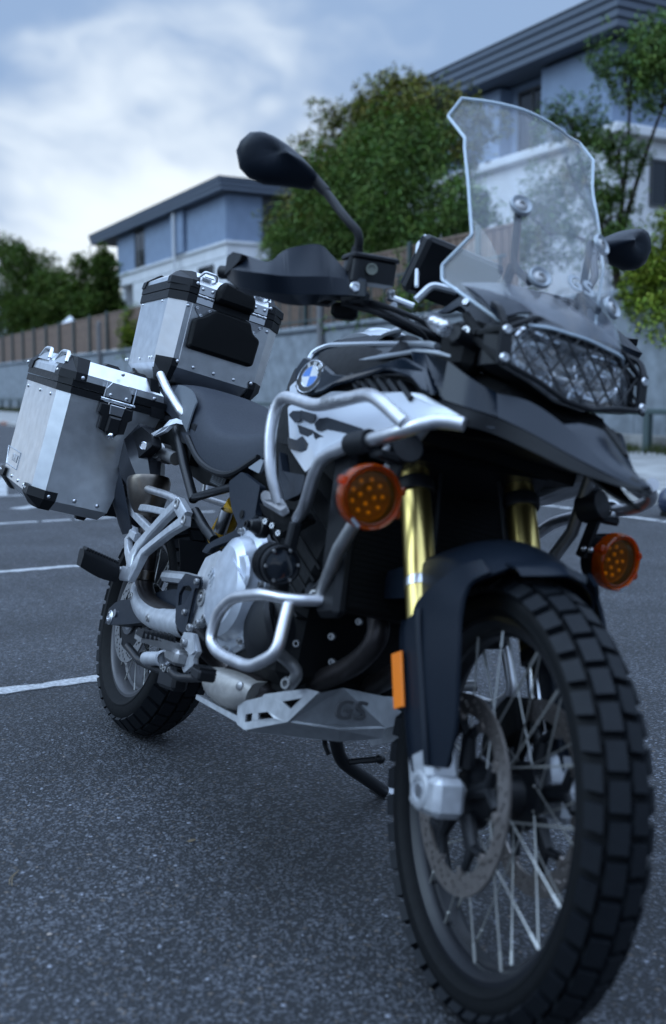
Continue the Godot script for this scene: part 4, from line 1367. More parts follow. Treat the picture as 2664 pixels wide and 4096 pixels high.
# ---------- fork, fender and bars (in the steered frame) ----------
func fork_at(y: float, off := 0.035) -> Vector3:
	var t := (y - off * 0.46947) / 0.88295
	return SP + SA * t + v(0.88295, 0.46947, 0) * off
func front_end(bike: Node3D, st: Transform3D) -> void:
	for s in [1, -1]:
		var zz := v(0, 0, s * 0.105)
		var f := node("fork_leg", bike, st)
		var m := MB.new()
		var up := SA
		m.lathe([[0.0262, 0.0], [0.0275, 0.004], [0.0275, 0.37], [0.0262, 0.374]], fork_at(0.555) + zz, up, 36)
		obj("outer_tube", m, M.gold, f)
		m = MB.new()
		m.lathe([[0.0290, 0.0], [0.0290, 0.014], [0.0280, 0.016]], fork_at(0.640) + zz, up, 36)
		obj("clamp_ring", m, M.steel, f)
		m = MB.new()
		m.lathe([[0.0282, 0.0], [0.0282, 0.02], [0.026, 0.022]], fork_at(0.540) + zz, up, 32)
		obj("dust_seal", m, M.black, f)
		m = MB.new()
		m.lathe([[0.033, 0.0], [0.035, 0.004], [0.035, 0.020], [0.031, 0.026]], fork_at(0.795) + zz, up, 32)
		obj("tube_collar", m, M.black, f)
		m = MB.new()
		m.tube([fork_at(0.385) + zz, fork_at(0.56) + zz], 0.0215, 24)
		obj("stanchion", m, M.chrome, f)
		# axle clamp
		m = MB.new()
		var cz: float = s * 0.110
		var bb := Basis(v(0, 0, 1), 0.49)
		m.box(fork_at(0.380) + v(0.018, 0, cz), v(0.076, 0.060, 0.056), bb, 0.010)
		m.box(v(1.602, 0.346, cz), v(0.096, 0.060, 0.052), Basis(v(0, 0, 1), 0.15), 0.010)
		m.box(v(1.566, 0.332, cz), v(0.030, 0.036, 0.050), Basis(v(0, 0, 1), -0.3), 0.008)
		m.lathe([[0.030, -0.027], [0.030, 0.027], [0.026, 0.0295], [0.019, 0.0295], [0.018, 0.010], [0.0, 0.010]] if s > 0 else [[0.0, -0.010], [0.018, -0.010], [0.019, -0.0295], [0.026, -0.0295], [0.030, -0.027], [0.030, 0.027]], v(1.590, 0.350, cz), v(0, 0, 1), 28)
		obj("axle_clamp", m, M.silver, f)
		m = MB.new()
		m.bolt(v(1.636, 0.332, cz + s * 0.013), v(0.95, -0.25, 0), 0.0085)
		m.bolt(v(1.636, 0.332, cz - s * 0.009), v(0.95, -0.25, 0), 0.0085)
		m.bolt(v(1.605, 0.386, cz + s * 0.010), v(0.6, 0.8, 0), 0.007)
		each("clamp_bolt", m, M.old_steel, f)
		# plastic guard round the lower leg
		var R := []
		for q in [[0.380, 0.024, 0.028, 0.030], [0.42, 0.027, 0.034, 0.030], [0.50, 0.028, 0.036, 0.030], [0.57, 0.029, 0.038, 0.030], [0.600, 0.027, 0.034, 0.036]]:
			var c := fork_at(q[0]) + v(q[3], 0, s * 0.118)
			var lp := []
			for k in 4:
				var sx: float = [1, 1, -1, -1][k]
				var sz: float = [1, -1, -1, 1][k]
				var a: Vector3 = c + v(0.883, 0.469, 0) * sx * (q[2] - 0.006) + v(0, 0, sz * (q[1] - 0.006) * s)
				for e in 3:
					var th := PI / 4.0 * e
					var pr := [[1, 0], [0.7, 0.7], [0, 1]][e] as Array
					if k % 2 == 1: pr.reverse()
					lp.append(a + v(0.883, 0.469, 0) * sx * pr[0] * 0.006 + v(0, 0, sz * pr[1] * 0.006 * s))
			R.append(lp)
		m = MB.new()
		m.loft(R, 3)
		m.tube([fork_at(0.43) + v(0.050, 0, s * 0.122), fork_at(0.385) + v(0.052, 0, s * 0.122)], [0.012, 0.010], 4)
		obj("leg_guard", m, M.guard, f)
		var ga: Array = P([1.55,.377,.136,1.535,.424,.139,1.517,.488,.141,1.494,.553,.141,1.479,.593,.14,1.481,.621,.138,1.516,.652,.132,1.55,.678,.122,1.577,.698,.11,1.605,.71,.096])
		var gb: Array = P([1.657,.402,.13,1.671,.46,.133,1.659,.521,.134,1.643,.575,.133,1.627,.611,.13,1.618,.639,.127,1.613,.657,.122,1.612,.673,.114,1.621,.684,.106,1.634,.695,.094])
		if s < 0:
			ga = mir(ga)
			gb = mir(gb)
		m = MB.new()
		m.patch([ga, gb], 0.006, 3, 3, s < 0)
		obj("guard_wing", m, M.guard, f, 50.0)
		m = MB.new()
		var rf: Array = P([1.442,.528,.148,1.474,.54,.146,1.515,.458,.146,1.485,.446,.148])
		if s < 0: rf = mir(rf)
		m.prism(rf, v(0, 0, s * 0.004), 0.001)
		obj("side_reflector", m, M.reflector, f)
		m = MB.new()
		m.prism([fork_at(0.56) + v(-0.02, 0, s * 0.125), fork_at(0.54) + v(-0.045, 0, s * 0.122), fork_at(0.40) + v(-0.055, 0, s * 0.118), fork_at(0.385) + v(-0.03, 0, s * 0.118), fork_at(0.40) + v(-0.01, 0, s * 0.122)], v(0, 0, s * 0.006), 0.002)
		obj("reflector_mount", m, M.black, f)
	# triple clamp, steering stem
	var tc := node("triple_clamp", bike, st)
	var m := MB.new()
	for y in [0.835, 1.02]:
		var L := [fork_at(y) + v(0.04, 0.02, 0.140), fork_at(y) + v(0.04, 0.02, -0.140), fork_at(y) + v(-0.01, -0.01, -0.150), fork_at(y) + v(-0.05, -0.03, -0.11), fork_at(y, 0.0) + v(-0.05, -0.02, 0), fork_at(y) + v(-0.05, -0.03, 0.11), fork_at(y) + v(-0.01, -0.01, 0.150)]
		m.prism(L, SA * 0.035, 0.004)
	m.tube([fork_at(0.83, 0.0), fork_at(1.03, 0.0)], 0.03, 16)
	obj("clamp_plates", m, M.black_metal, tc)
	m = MB.new()
	for s in [1, -1]: m.lathe([[0.027, 0.0], [0.027, 0.05], [0.02, 0.055], [0.012, 0.05], [0.0, 0.05]], fork_at(1.03) + v(0, 0, s * 0.105), SA, 24)
	obj("fork_caps", m, M.black_metal, tc)
	# calipers
	for s in [1, -1]:
		var cp := node("brake_caliper", bike, st)
		m = MB.new()
		var R2 := []
		for k in 7:
			var a := deg_to_rad(118.0 + k * 9.0)
			var d := v(cos(a), sin(a), 0)
			R2.append([v(1.593, 0.348, s * 0.044) + d * 0.105, v(1.593, 0.348, s * 0.044) + d * (0.170 if k > 0 and k < 6 else 0.16), v(1.593, 0.348, s * 0.094) + d * (0.170 if k > 0 and k < 6 else 0.16), v(1.593, 0.348, s * 0.094) + d * 0.105])
		m.rings(R2)
		obj("caliper_body", m, M.dark, cp, 20.0)
		m = MB.new()
		for k in [1, 3, 5]:
			var a := deg_to_rad(118.0 + k * 9.0)
			m.bolt(v(1.593, 0.348, s * 0.094) + v(cos(a), sin(a), 0) * 0.135, v(0, 0, s), 0.008)
		each("bolt", m, M.old_steel, cp)
		m = MB.new()
		m.tube(MB.smooth([v(1.50, 0.46, s * 0.09), v(1.44, 0.56, s * 0.10), v(1.38, 0.68, s * 0.075), v(1.33, 0.82, s * 0.06), v(1.28, 0.95, s * 0.05)], 5), 0.0045, 7)
		obj("brake_hose", m, M.black, cp)
	# fender over the tyre
	var fd := node("front_fender", bike, st)
	m = MB.new()
	var G := []
	for q in [[1.305, 0.640, 0.650], [1.40, 0.712, 0.665], [1.50, 0.738, 0.683], [1.580, 0.732, 0.680], [1.632, 0.716, 0.660]]:
		var row := []
		var yc: float = q[1]
		var ye: float = q[2]
		for z in [-0.112, -0.108, -0.082, -0.042, 0.0, 0.042, 0.082, 0.108, 0.112]:
			var u := absf(z) / 0.112
			var y := yc - (yc - ye) * u * u
			if absf(z) > 0.110: y = ye - 0.050
			row.append(v(q[0] - 0.030 * u * u, y, z))
		G.append(row)
	m.patch(G, 0.004, 3, 4)
	obj("fender_shell", m, M.guard, fd, 30.0)
	m = MB.new()
	var H := []
	for z in [-0.062, -0.03, 0.0, 0.03, 0.062]:
		var u := absf(z) / 0.062
		H.append([v(1.625 - u * 0.01, 0.722 - 0.012 * u, z), v(1.665 - u * 0.02, 0.722 - 0.014 * u, z), v(1.700 - 0.040 * u, 0.708 - 0.012 * u, z * 0.9)])
	m.patch(H, 0.004, 3, 3)
	obj("fender_tip", m, M.guard, fd, 30.0)
	# handlebar, grips, hand guards
	var hb := node("handlebar", bike, st)
	m = MB.new()
	m.tube(MB.bend([v(1.04, 1.164, 0.425), v(1.14, 1.150, 0.20), v(1.175, 1.100, 0.08), v(1.175, 1.100, -0.08), v(1.14, 1.150, -0.20), v(1.04, 1.164, -0.425)], 0.06, 6), 0.012, 14)
	obj("bar", m, M.black_metal, hb)
	for s in [1, -1]:
		m = MB.new()
		m.tube([v(1.038, 1.164, s * 0.428), v(1.045, 1.163, s * 0.410), v(1.045, 1.163, s * 0.409), v(1.086, 1.157, s * 0.31), v(1.089, 1.156, s * 0.305)], [0.016, 0.016, 0.0172, 0.0172, 0.022], 14)
		for k in 9: m.lathe([[0.0172, 0.0], [0.0185, 0.002], [0.0185, 0.005], [0.0172, 0.007]], v(1.048, 1.1627, s * 0.400).lerp(v(1.084, 1.1573, s * 0.315), k / 9.0), v(0.45, -0.05, -s * 0.89), 16)
		obj("grip", m, M.rubber, hb)
		m = MB.new()
		m.box(v(1.10, 1.152, s * 0.265), v(0.05, 0.05, 0.07), Basis(v(0, 1, 0), -s * 0.45), 0.012)
		m.box(v(1.14, 1.118, s * 0.22), v(0.03, 0.03, 0.05), Basis(v(0, 1, 0), -s * 0.45), 0.008)
		obj("switch_housing", m, M.dark, hb)
		# lever
		m = MB.new()
		m.tube(MB.smooth([v(1.15, 1.140, s * 0.23), v(1.125, 1.138, s * 0.29), v(1.08, 1.140, s * 0.36), v(1.045, 1.140, s * 0.41)], 4), 0.0065, 8)
		obj("lever", m, M.black_metal, hb)
	for s in [1, -1]:
		var hg := node("hand_guard", bike, st)
		# shell: top edge, crease, lower crease, bottom edge from the bar end round the front to the inner bolt
		var top: Array = P([1.017,1.202,.43,1.087,1.194,.42,1.161,1.175,.385,1.141,1.199,.36,1.145,1.213,.34,1.164,1.225,.295,1.169,1.207,.265,1.205,1.177,.242,1.244,1.163,.222])
		var mid: Array = P([1.054,1.17,.438,1.126,1.155,.432,1.198,1.145,.4,1.213,1.144,.376,1.218,1.147,.35,1.216,1.156,.306,1.21,1.162,.272,1.218,1.161,.244,1.248,1.158,.223])
		var low: Array = P([1.062,1.146,.434,1.123,1.126,.422,1.186,1.115,.391,1.201,1.115,.366,1.217,1.116,.341,1.218,1.124,.302,1.218,1.13,.27,1.227,1.133,.243,1.252,1.132,.222])
		var bot: Array = P([1.024,1.142,.41,1.064,1.126,.392,1.13,1.113,.365,1.147,1.108,.34,1.173,1.106,.318,1.184,1.111,.295,1.177,1.128,.267,1.205,1.134,.241,1.243,1.132,.221])
		if s < 0: top = mir(top); mid = mir(mid); low = mir(low); bot = mir(bot)
		m = MB.new()
		m.patch([top, mid, low, bot], 0.004, 4, 1, s < 0)
		obj("shell", m, M.guard, hg, 24.0)
		m = MB.new()
		var hp: Array = P([1.058,1.154,.44,1.058,1.188,.44,1.083,1.195,.436,1.132,1.185,.428,1.128,1.173,.43,1.104,1.162,.436])
		if s < 0: hp = mir(hp)
		m.prism(hp, v(-0.020, 0.0, -s * 0.018), 0.003)
		m.tube([v(1.022, 1.165, s * 0.440), v(1.046, 1.164, s * 0.420)], 0.013, 12)
		obj("end_cap", m, M.black, hg)
		m = MB.new()
		m.bolt(P([1.227,1.148,.236])[0] * v(1, 1, s) + v(0.004, 0, 0), v(1, 0.15, 0.1 * s), 0.010, 0.006, 16)
		obj("bolt", m, M.steel, hg)
		m = MB.new()
		m.box(v(1.20, 1.135, s * 0.222), v(0.07, 0.022, 0.022), Basis(v(0, 1, 0), s * 0.3), 0.005)
		obj("bracket", m, M.black_metal, hg)
	# brake reservoir (right) and its twin
	for s in [1, -1]:
		var rs := node("fluid_reservoir", bike, st)
		m = MB.new()
		m.prism(MB.bend(P([1.232, 1.160, s * 0.245, 1.205, 1.170, s * 0.150, 1.155, 1.172, s * 0.150, 1.160, 1.165, s * 0.245]), 0.014, 4, true), v(0, 0.042, 0), 0.003)
		obj("cup", m, M.black_metal, rs)
		m = MB.new()
		m.prism(MB.bend(P([1.236, 1.203, s * 0.249, 1.209, 1.213, s * 0.147, 1.151, 1.215, s * 0.147, 1.156, 1.208, s * 0.249]), 0.014, 4, true), v(0, 0.008, 0), 0.003)
		obj("cap", m, M.black, rs)
		m = MB.new()
		m.lathe([[0.0105, 0.0], [0.0105, 0.004], [0.0075, 0.004], [0.0070, 0.001], [0.0, 0.001]], v(1.226, 1.187, s * 0.208), v(0.96, 0, 0.27 * s), 20)
		obj("sight_glass", m, M.fluid, rs)
	# mirrors
	for s in [1, -1]:
		var mr := node("mirror", bike, st)
		var c := v(1.10, 1.382, s * 0.385)
		var rim_p := P([0, 1.383, 0.4545, 0, 1.402, 0.4495, 0, 1.417, 0.438, 0, 1.422, 0.420, 0, 1.418, 0.400, 0, 1.404, 0.366, 0, 1.386, 0.336, 0, 1.366, 0.310, 0, 1.354, 0.297, 0, 1.342, 0.299, 0, 1.336, 0.312, 0, 1.335, 0.336, 0, 1.333, 0.366, 0, 1.330, 0.396, 0, 1.336, 0.424, 0, 1.352, 0.444])
		var R3 := []
		for q in [[0.010, 0.0, 0.97], [-0.014, 0.0, 1.0], [-0.012, 0.0, 1.0], [0.004, 0.0, 0.985], [0.020, 0.004, 0.82], [0.030, 0.008, 0.52], [0.034, 0.010, 0.14]]:
			var lp := []
			for p in rim_p:
				var dz: float = (p.z - 0.385) * q[2]
				var dy: float = (p.y - 1.376) * q[2] + q[1] * 0.6
				lp.append(v(1.10 + q[0] + (0.385 - p.z) * 0.18, 1.376 + dy, s * (0.385 + dz)))
			R3.append(lp)
		R3[0] = R3[1].duplicate()
		m = MB.new()
		m.rings(R3.slice(1))
		obj("housing", m, M.guard, mr, 70.0)
		m = MB.new()
		var gl := []
		for p in rim_p: gl.append(v(1.084 + (0.385 - p.z) * 0.18, 1.376 + (p.y - 1.376) * 0.93, s * (0.385 + (p.z - 0.385) * 0.93)))
		m.prism(gl, v(-0.003, 0, 0))
		obj("mirror_glass", m, M.chrome, mr)
		m = MB.new()
		m.tube(MB.bend([v(1.118, 1.352, s * 0.308), v(1.138, 1.330, s * 0.290), v(1.205, 1.270, s * 0.262), v(1.228, 1.243, s * 0.238), v(1.210, 1.200, s * 0.236)], 0.02, 5), 0.0078, 10)
		m.tube([v(1.112, 1.358, s * 0.315), v(1.140, 1.328, s * 0.288)], [0.012, 0.0095], 12)
		m.tube([v(1.218, 1.222, s * 0.237), v(1.205, 1.180, s * 0.238)], [0.010, 0.013], 12)
		obj("stem", m, M.black, mr)
	# cables and hoses from the right bar to the head
	var cb := node("control_cables", bike, st)
	for q in [[[v(1.20, 1.135, 0.21), v(1.25, 1.118, 0.15), v(1.26, 1.095, 0.08), v(1.22, 1.05, 0.03)], 0.0055], [[v(1.18, 1.125, 0.24), v(1.235, 1.108, 0.17), v(1.25, 1.085, 0.10), v(1.21, 1.03, 0.05)], 0.005], [[v(1.19, 1.13, -0.22), v(1.24, 1.10, -0.14), v(1.22, 1.04, -0.05)], 0.005]]:
		obj("hose", MB.new().tube(MB.smooth(q[0], 5), q[1], 7), M.black, cb)
	m = MB.new()
	m.mark().tube([v(1.218, 1.146, 0.168), v(1.232, 1.135, 0.120)], 0.007, 8)
	m.bolt(v(1.225, 1.150, 0.165), v(0.5, 0.8, 0.2), 0.008)
	m.bolt(v(1.236, 1.128, 0.160), v(1, 0.1, 0.2), 0.007)
	each("fitting", m, M.steel, cb)

# ---------- nose: windscreen, headlamp, beak, instrument ----------
func nose(bike: Node3D) -> void:
	var m := MB.new()
	var ws := node("windscreen", bike)
	# rows from the top edge down, each from the right edge to the left
	var R: Array = P([1.203,1.52,.138,1.216,1.542,-.138,1.198,1.48,.155,1.251,1.505,-.155,1.258,1.429,.145,1.279,1.444,-.145,1.361,1.234,.15,1.333,1.355,-.15])
	var F: Array = P([1.325,1.177,.172,1.336,1.15,.172,1.487,1.076,.132,1.509,1.111,.112,1.516,1.102,-.105])
	# columns: edge, crease, quarter, middle, quarter, crease, edge; rows run from the top lip down
	var mk := func(a: Vector3, b: Vector3, cx: float, cy: float, out: float) -> Array:
		var o := []
		for t in [0.0, 0.17, 0.34, 0.5, 0.66, 0.83, 1.0]:
			var p := a.lerp(b, t)
			var u := 1.0 - pow(absf(t - 0.5) * 2.0, 2.0)
			p.x = lerpf(p.x, cx, u) + (out if t in [0.17, 0.83] else 0.0)
			p.y = lerpf(p.y, cy, u)
			o.append(p)
		return o
	var grid := []
	grid.append(mk.call(R[0], R[1], 1.270, 1.522, -0.004))
	grid.append(mk.call(R[2], R[3], 1.292, 1.482, -0.004))
	grid.append(mk.call(R[4], R[5], 1.318, 1.432, 0.004))
	grid.append(mk.call(R[4] + v(0.008, -0.020, 0.001), R[5] + v(0.008, -0.020, -0.001), 1.330, 1.402, 0.010))
	grid.append(mk.call(R[4].lerp(R[6], 0.5), R[5].lerp(R[7], 0.5) + v(0.01, -0.03, 0), 1.385, 1.325, 0.022))
	grid.append(mk.call(R[6], R[7] + v(0.025, -0.08, 0), 1.450, 1.235, 0.026))
	grid.append(mk.call(F[0], v(1.345, 1.183, -0.172), 1.492, 1.172, 0.030))
	grid.append(mk.call(F[1], v(1.355, 1.155, -0.172), 1.508, 1.142, 0.030))
	grid.append(mk.call(F[1].lerp(F[2], 0.55), v(1.440, 1.105, -0.150), 1.528, 1.112, 0.020))
	grid.append(mk.call(F[2], v(1.490, 1.080, -0.130), 1.540, 1.086, 0.012))
	m.patch(grid, 0.0040, 3, 1)
	var pane := obj("pane", m, M.screen, ws, 24.0)
	# polished edge all round
	var edge := []
	for p in MB.smooth(grid[0], 3): edge.append(p)
	for g in grid.slice(1): edge.append(g[6])
	var lastrow: Array = MB.smooth(grid[-1], 3)
	lastrow.reverse()
	for p in lastrow: edge.append(p)
	var rc := []
	for g in grid: rc.append(g[0])
	rc.reverse()
	for p in rc: edge.append(p)
	var e2 := [edge[0]]
	for p in edge: if p.distance_to(e2[-1]) > 0.004: e2.append(p)
	m = MB.new()
	m.tube(MB.bend(e2, 0.004, 2, true), 0.0030, 6, true)
	obj("polished_edge", m, M.screen_edge, ws)
	# four screws in their rubber cups
	for q in [[1.404, 1.300, 0.095], [1.484, 1.170, 0.082], [1.404, 1.296, -0.095], [1.484, 1.170, -0.082]]:
		var c := v(q[0], q[1], q[2])
		var d := v(0.86, 0.46, q[2] * 2.6).normalized()
		m = MB.new()
		m.lathe([[0.0205, -0.004], [0.0205, 0.002], [0.0185, 0.004], [0.0120, 0.000], [0.0115, -0.004], [0.0, -0.005]], c, d, 28)
		obj("screw_cup", m, M.light_grey, ws)
		m = MB.new()
		m.lathe([[0.012, -0.004], [0.012, 0.0005], [0.009, 0.003], [0.0055, 0.004], [0.005, 0.001], [0.0, 0.001]], c, d, 20)
		obj("screw", m, M.old_steel, ws)
	letters("lettering", "GS", 0.046, 0.0016, Transform3D(Basis(v(0.12, -0.05, -0.99).normalized(), v(-0.55, 0.83, -0.11).normalized(), v(0.82, 0.55, 0.07).normalized()), v(1.506, 1.176, 0.014)), M.light_grey, ws)
	# struts behind the screen
	m = MB.new()
	for s in [1, -1]:
		m.tube(MB.bend([v(1.385, 1.30, s * 0.085), v(1.40, 1.20, s * 0.080), v(1.455, 1.165, s * 0.078)], 0.02), 0.007, 8)
		m.tube([v(1.40, 1.20, s * 0.080), v(1.36, 1.06, s * 0.080)], 0.009, 8)
	obj("screen_strut", m, M.dark, ws)
	# instrument
	var ins := node("instrument_display", bike)
	m = MB.new()
	var ib := Basis(v(0, 0, 1), -0.42)
	m.box(v(1.108, 1.232, 0.005), v(0.034, 0.115, 0.19), ib, 0.008)
	obj("display_case", m, M.black, ins)
	m = MB.new()
	m.box(v(1.080, 1.243, 0.005), v(0.004, 0.100, 0.172), ib, 0.0)
	obj("display_glass", m, M.pane, ins)
	m = MB.new()
	m.tube(MB.bend([v(1.128, 1.183, 0.094), v(1.092, 1.272, 0.092), v(1.090, 1.284, 0.080), v(1.098, 1.289, 0.0)], 0.01), 0.0045, 8)
	m.box(v(1.103, 1.288, 0.0), v(0.024, 0.006, 0.170), ib, 0.002)
	obj("display_rim", m, M.silver_trim, ins)
	m = MB.new()
	m.tube(MB.bend([v(1.14, 1.155, 0.095), v(1.15, 1.190, 0.075), v(1.17, 1.190, 0.03)], 0.012), 0.008, 8)
	obj("bracket", m, M.silver_trim, ins)
	# head unit
	var hl := node("headlamp", bike)
	var outl := [v(1.500, 1.066, 0.152), v(1.512, 1.004, 0.152), v(1.520, 0.992, 0.09), v(1.525, 0.974, 0.03), v(1.525, 0.974, -0.03), v(1.520, 0.992, -0.09), v(1.512, 1.004, -0.152), v(1.500, 1.066, -0.152), v(1.490, 1.098, -0.10), v(1.492, 1.094, -0.03), v(1.492, 1.094, 0.03), v(1.490, 1.098, 0.10)]
	m = MB.new()
	var bk := []
	for p in outl: bk.append(v(p.x - 0.135, 1.045 + (p.y - 1.045) * 0.72, p.z * 0.62))
	var mid := []
	for p in outl: mid.append(v(p.x - 0.03, 1.04 + (p.y - 1.04) * 1.06, p.z * 1.03))
	var inn := []
	for p in outl: inn.append(v(p.x - 0.004, 1.04 + (p.y - 1.04) * 0.84, p.z * 0.87))
	var deep := []
	for p in outl: deep.append(v(p.x - 0.052, 1.04 + (p.y - 1.04) * 0.70, p.z * 0.80))
	m.rings([bk, mid, shift(outl, v(0.002, 0, 0)), inn, deep])
	obj("housing", m, M.black, hl, 25.0)
	m = MB.new()
	# reflector bowls and light guides
	for s in [1, -1]:
		var c := v(1.478, 1.040, s * 0.072)
		m.lathe([[0.012, -0.030], [0.026, -0.024], [0.038, -0.008], [0.044, 0.010], [0.046, 0.008], [0.028, -0.030], [0.012, -0.036]], c + v(0, 0.004, 0), v(1, 0.45, 0.05 * s), 24)
		m.box(v(1.486, 1.016, s * 0.045), v(0.010, 0.030, 0.070), Basis(v(0, 0, 1), 0.9), 0.004)
		m.tube(MB.bend([v(1.500, 1.072, s * 0.030), v(1.500, 1.078, s * 0.105), v(1.500, 1.036, s * 0.122), v(1.502, 1.004, s * 0.09), v(1.502, 1.002, s * 0.045)], 0.015), 0.0055, 8)
		m.box(v(1.490, 1.060, s * 0.075), v(0.012, 0.014, 0.07), Basis(v(1, 0, 0), s * 0.15), 0.004)
		m.box(v(1.492, 1.022, s * 0.090), v(0.012, 0.012, 0.05), Basis(v(1, 0, 0), -s * 0.25), 0.004)
	m.tube(MB.smooth([v(1.500, 1.030, 0.042), v(1.506, 1.018, 0.018), v(1.506, 1.018, -0.018), v(1.500, 1.030, -0.042)], 4), 0.006, 8)
	for z in [0.022, -0.022]: m.box(v(1.498, 0.996, z), v(0.008, 0.030, 0.008), Basis(), 0.003)
	m.box(v(1.498, 0.984, 0), v(0.01, 0.008, 0.085), Basis(), 0.003)
	obj("reflectors", m, M.chrome, hl)
	for s in [1, -1]:
		m = MB.new()
		m.patch([[v(1.452, 1.082, s * 0.022), v(1.456, 1.084, s * 0.075), v(1.448, 1.078, s * 0.128)], [v(1.462, 1.052, s * 0.018), v(1.468, 1.050, s * 0.075), v(1.458, 1.050, s * 0.130)], [v(1.500, 1.030, s * 0.030), v(1.506, 1.030, s * 0.075), v(1.492, 1.036, s * 0.124)]], 0.002, 4, 4)
		m.patch([[v(1.466, 1.020, s * 0.008), v(1.468, 1.018, s * 0.055), v(1.466, 1.020, s * 0.100)], [v(1.482, 1.002, s * 0.008), v(1.484, 1.000, s * 0.055), v(1.480, 1.004, s * 0.098)], [v(1.508, 0.990, s * 0.010), v(1.508, 0.990, s * 0.050), v(1.502, 0.996, s * 0.090)]], 0.002, 4, 4)
		obj("reflector_plate", m, M.chrome, hl, 60.0)
	m = MB.new()
	for s in [1, -1]: m.ball(v(1.480, 1.048, s * 0.072), v(0.016, 0.019, 0.019))
	obj("projector_lens", m, M.pane, hl)
	m = MB.new()
	var gls := []
	for p in outl: gls.append(v(p.x - 0.001, 1.04 + (p.y - 1.04) * 0.92, p.z * 0.92))
	var dome := func(k: float, dx: float) -> Array:
		var o := []
		for p in gls: o.append(v(p.x + dx, 1.042 + (p.y - 1.042) * k, p.z * k))
		return o
	m.rings([dome.call(1.0, 0.0), dome.call(0.93, 0.006), dome.call(0.78, 0.0105), dome.call(0.5, 0.0135), dome.call(0.15, 0.0145)])
	obj("lens", m, M.glass, hl, 60.0)
	# lamp grille: net of flat bars inside a bolted frame
	m = MB.new()
	var poly := PackedVector2Array()
	for p in outl: poly.push_back(Vector2(p.z * 0.96, 1.04 + (p.y - 1.04) * 0.96))
	var fx := func(q: Vector2) -> Vector3: return v(1.5455 - (q.y - 1.0) * 0.26 - q.x * q.x * 0.50, q.y, q.x)
	for dirn in [1, -1]:
		for k in range(-8, 9):
			var o2 := Vector2(k * 0.041, 1.04)
			var dd := Vector2(0.62, 0.78 * dirn)
			var pts := PackedVector2Array()
			for t in range(-26, 27): pts.push_back(o2 + dd * t * 0.008)
			for seg in Geometry2D.intersect_polyline_with_polygon(pts, poly):
				if seg.size() < 2: continue
				var p3 := []
				for q in seg: p3.append(fx.call(q))
				m.tube(p3, 0.0019, 5)
	obj("grille_net", m, M.black_metal, hl)
	m = MB.new()
	var fr := []
	for q in poly: fr.append(fx.call(q))
	m.tube(MB.bend(fr, 0.008, 3, true), 0.0048, 7, true)
	for s in [1, -1]:
		m.prism(P([1.522, 1.068, s * 0.142, 1.534, 1.002, s * 0.142, 1.530, 1.000, s * 0.163, 1.518, 1.070, s * 0.163]), v(0.004, 0.001, 0), 0.001)
		m.tube(MB.bend([v(1.520, 1.066, s * 0.156), v(1.500, 1.094, s * 0.158), v(1.470, 1.105, s * 0.150)], 0.01), 0.006, 6)
	obj("grille_frame", m, M.black, hl)
	m = MB.new()
	for s in [1, -1]:
		for y in [1.058, 1.012]: m.mark().lathe([[0.0085, -0.002], [0.0085, 0.003], [0.006, 0.0065], [0.003, 0.0065], [0.0028, 0.004], [0.0, 0.004]], v(1.5325 - (y - 1.012) * 0.22, y, s * 0.152), v(1, 0.1, 0.1 * s), 16)
	each("bolt", m, M.steel, hl)
	# cowl between screen and lamp, and the struts at the sides
	var cw := node("front_cowl", bike)
	m = MB.new()
	m.patch([P([1.36, 1.150, 0.150, 1.40, 1.165, 0.09, 1.42, 1.170, 0.0, 1.40, 1.165, -0.09, 1.36, 1.150, -0.150]), P([1.44, 1.118, 0.160, 1.475, 1.130, 0.09, 1.485, 1.134, 0.0, 1.475, 1.130, -0.09, 1.44, 1.118, -0.160]), P([1.495, 1.078, 0.152, 1.505, 1.104, 0.10, 1.508, 1.099, 0.0, 1.505, 1.104, -0.10, 1.495, 1.078, -0.152])], 0.004, 3, 3)
	obj("upper_cowl", m, M.grey_plastic, cw, 30.0)
	for s in [1, -1]:
		m = MB.new()
		var a: Array = P([1.273,1.109,.128,1.322,1.14,.118,1.342,1.155,.11,1.409,1.098,.105,1.427,1.076,.11,1.4,1.079,.115,1.331,1.123,.12,1.303,1.109,.126])
		if s < 0: a = mir(a)
		m.prism(MB.bend(a, 0.008, 3, true), v(0, 0, -s * 0.012), 0.003)
		obj("side_cowl", m, M.grey_plastic, cw)
		m = MB.new()
		m.tube(MB.bend([v(1.40, 1.09, s * 0.150), v(1.45, 1.055, s * 0.150), v(1.515, 1.060, s * 0.150)], 0.012), 0.008, 7)
		m.tube(MB.bend([v(1.38, 1.045, s * 0.150), v(1.45, 1.045, s * 0.150), v(1.522, 1.010, s * 0.150)], 0.012), 0.008, 7)
		m.tube(MB.bend([v(1.45, 1.055, s * 0.150), v(1.38, 1.075, s * 0.145), v(1.34, 1.05, s * 0.12)], 0.012), 0.010, 7)
		m.box(v(1.38, 1.04, s * 0.125), v(0.10, 0.09, 0.05), Basis(), 0.015)
		obj("lamp_bracket", m, M.dark, cw)
		m = MB.new()
		m.bolt(v(1.428, 1.058, s * 0.158), v(0.5, 0, s), 0.0085)
		m.bolt(v(1.372, 1.067, s * 0.168), v(0.5, 0.3, s), 0.008)
		m.bolt(v(1.405, 1.108, s * 0.158), v(0.5, 0.3, s), 0.006)
		each("bolt", m, M.steel, cw)
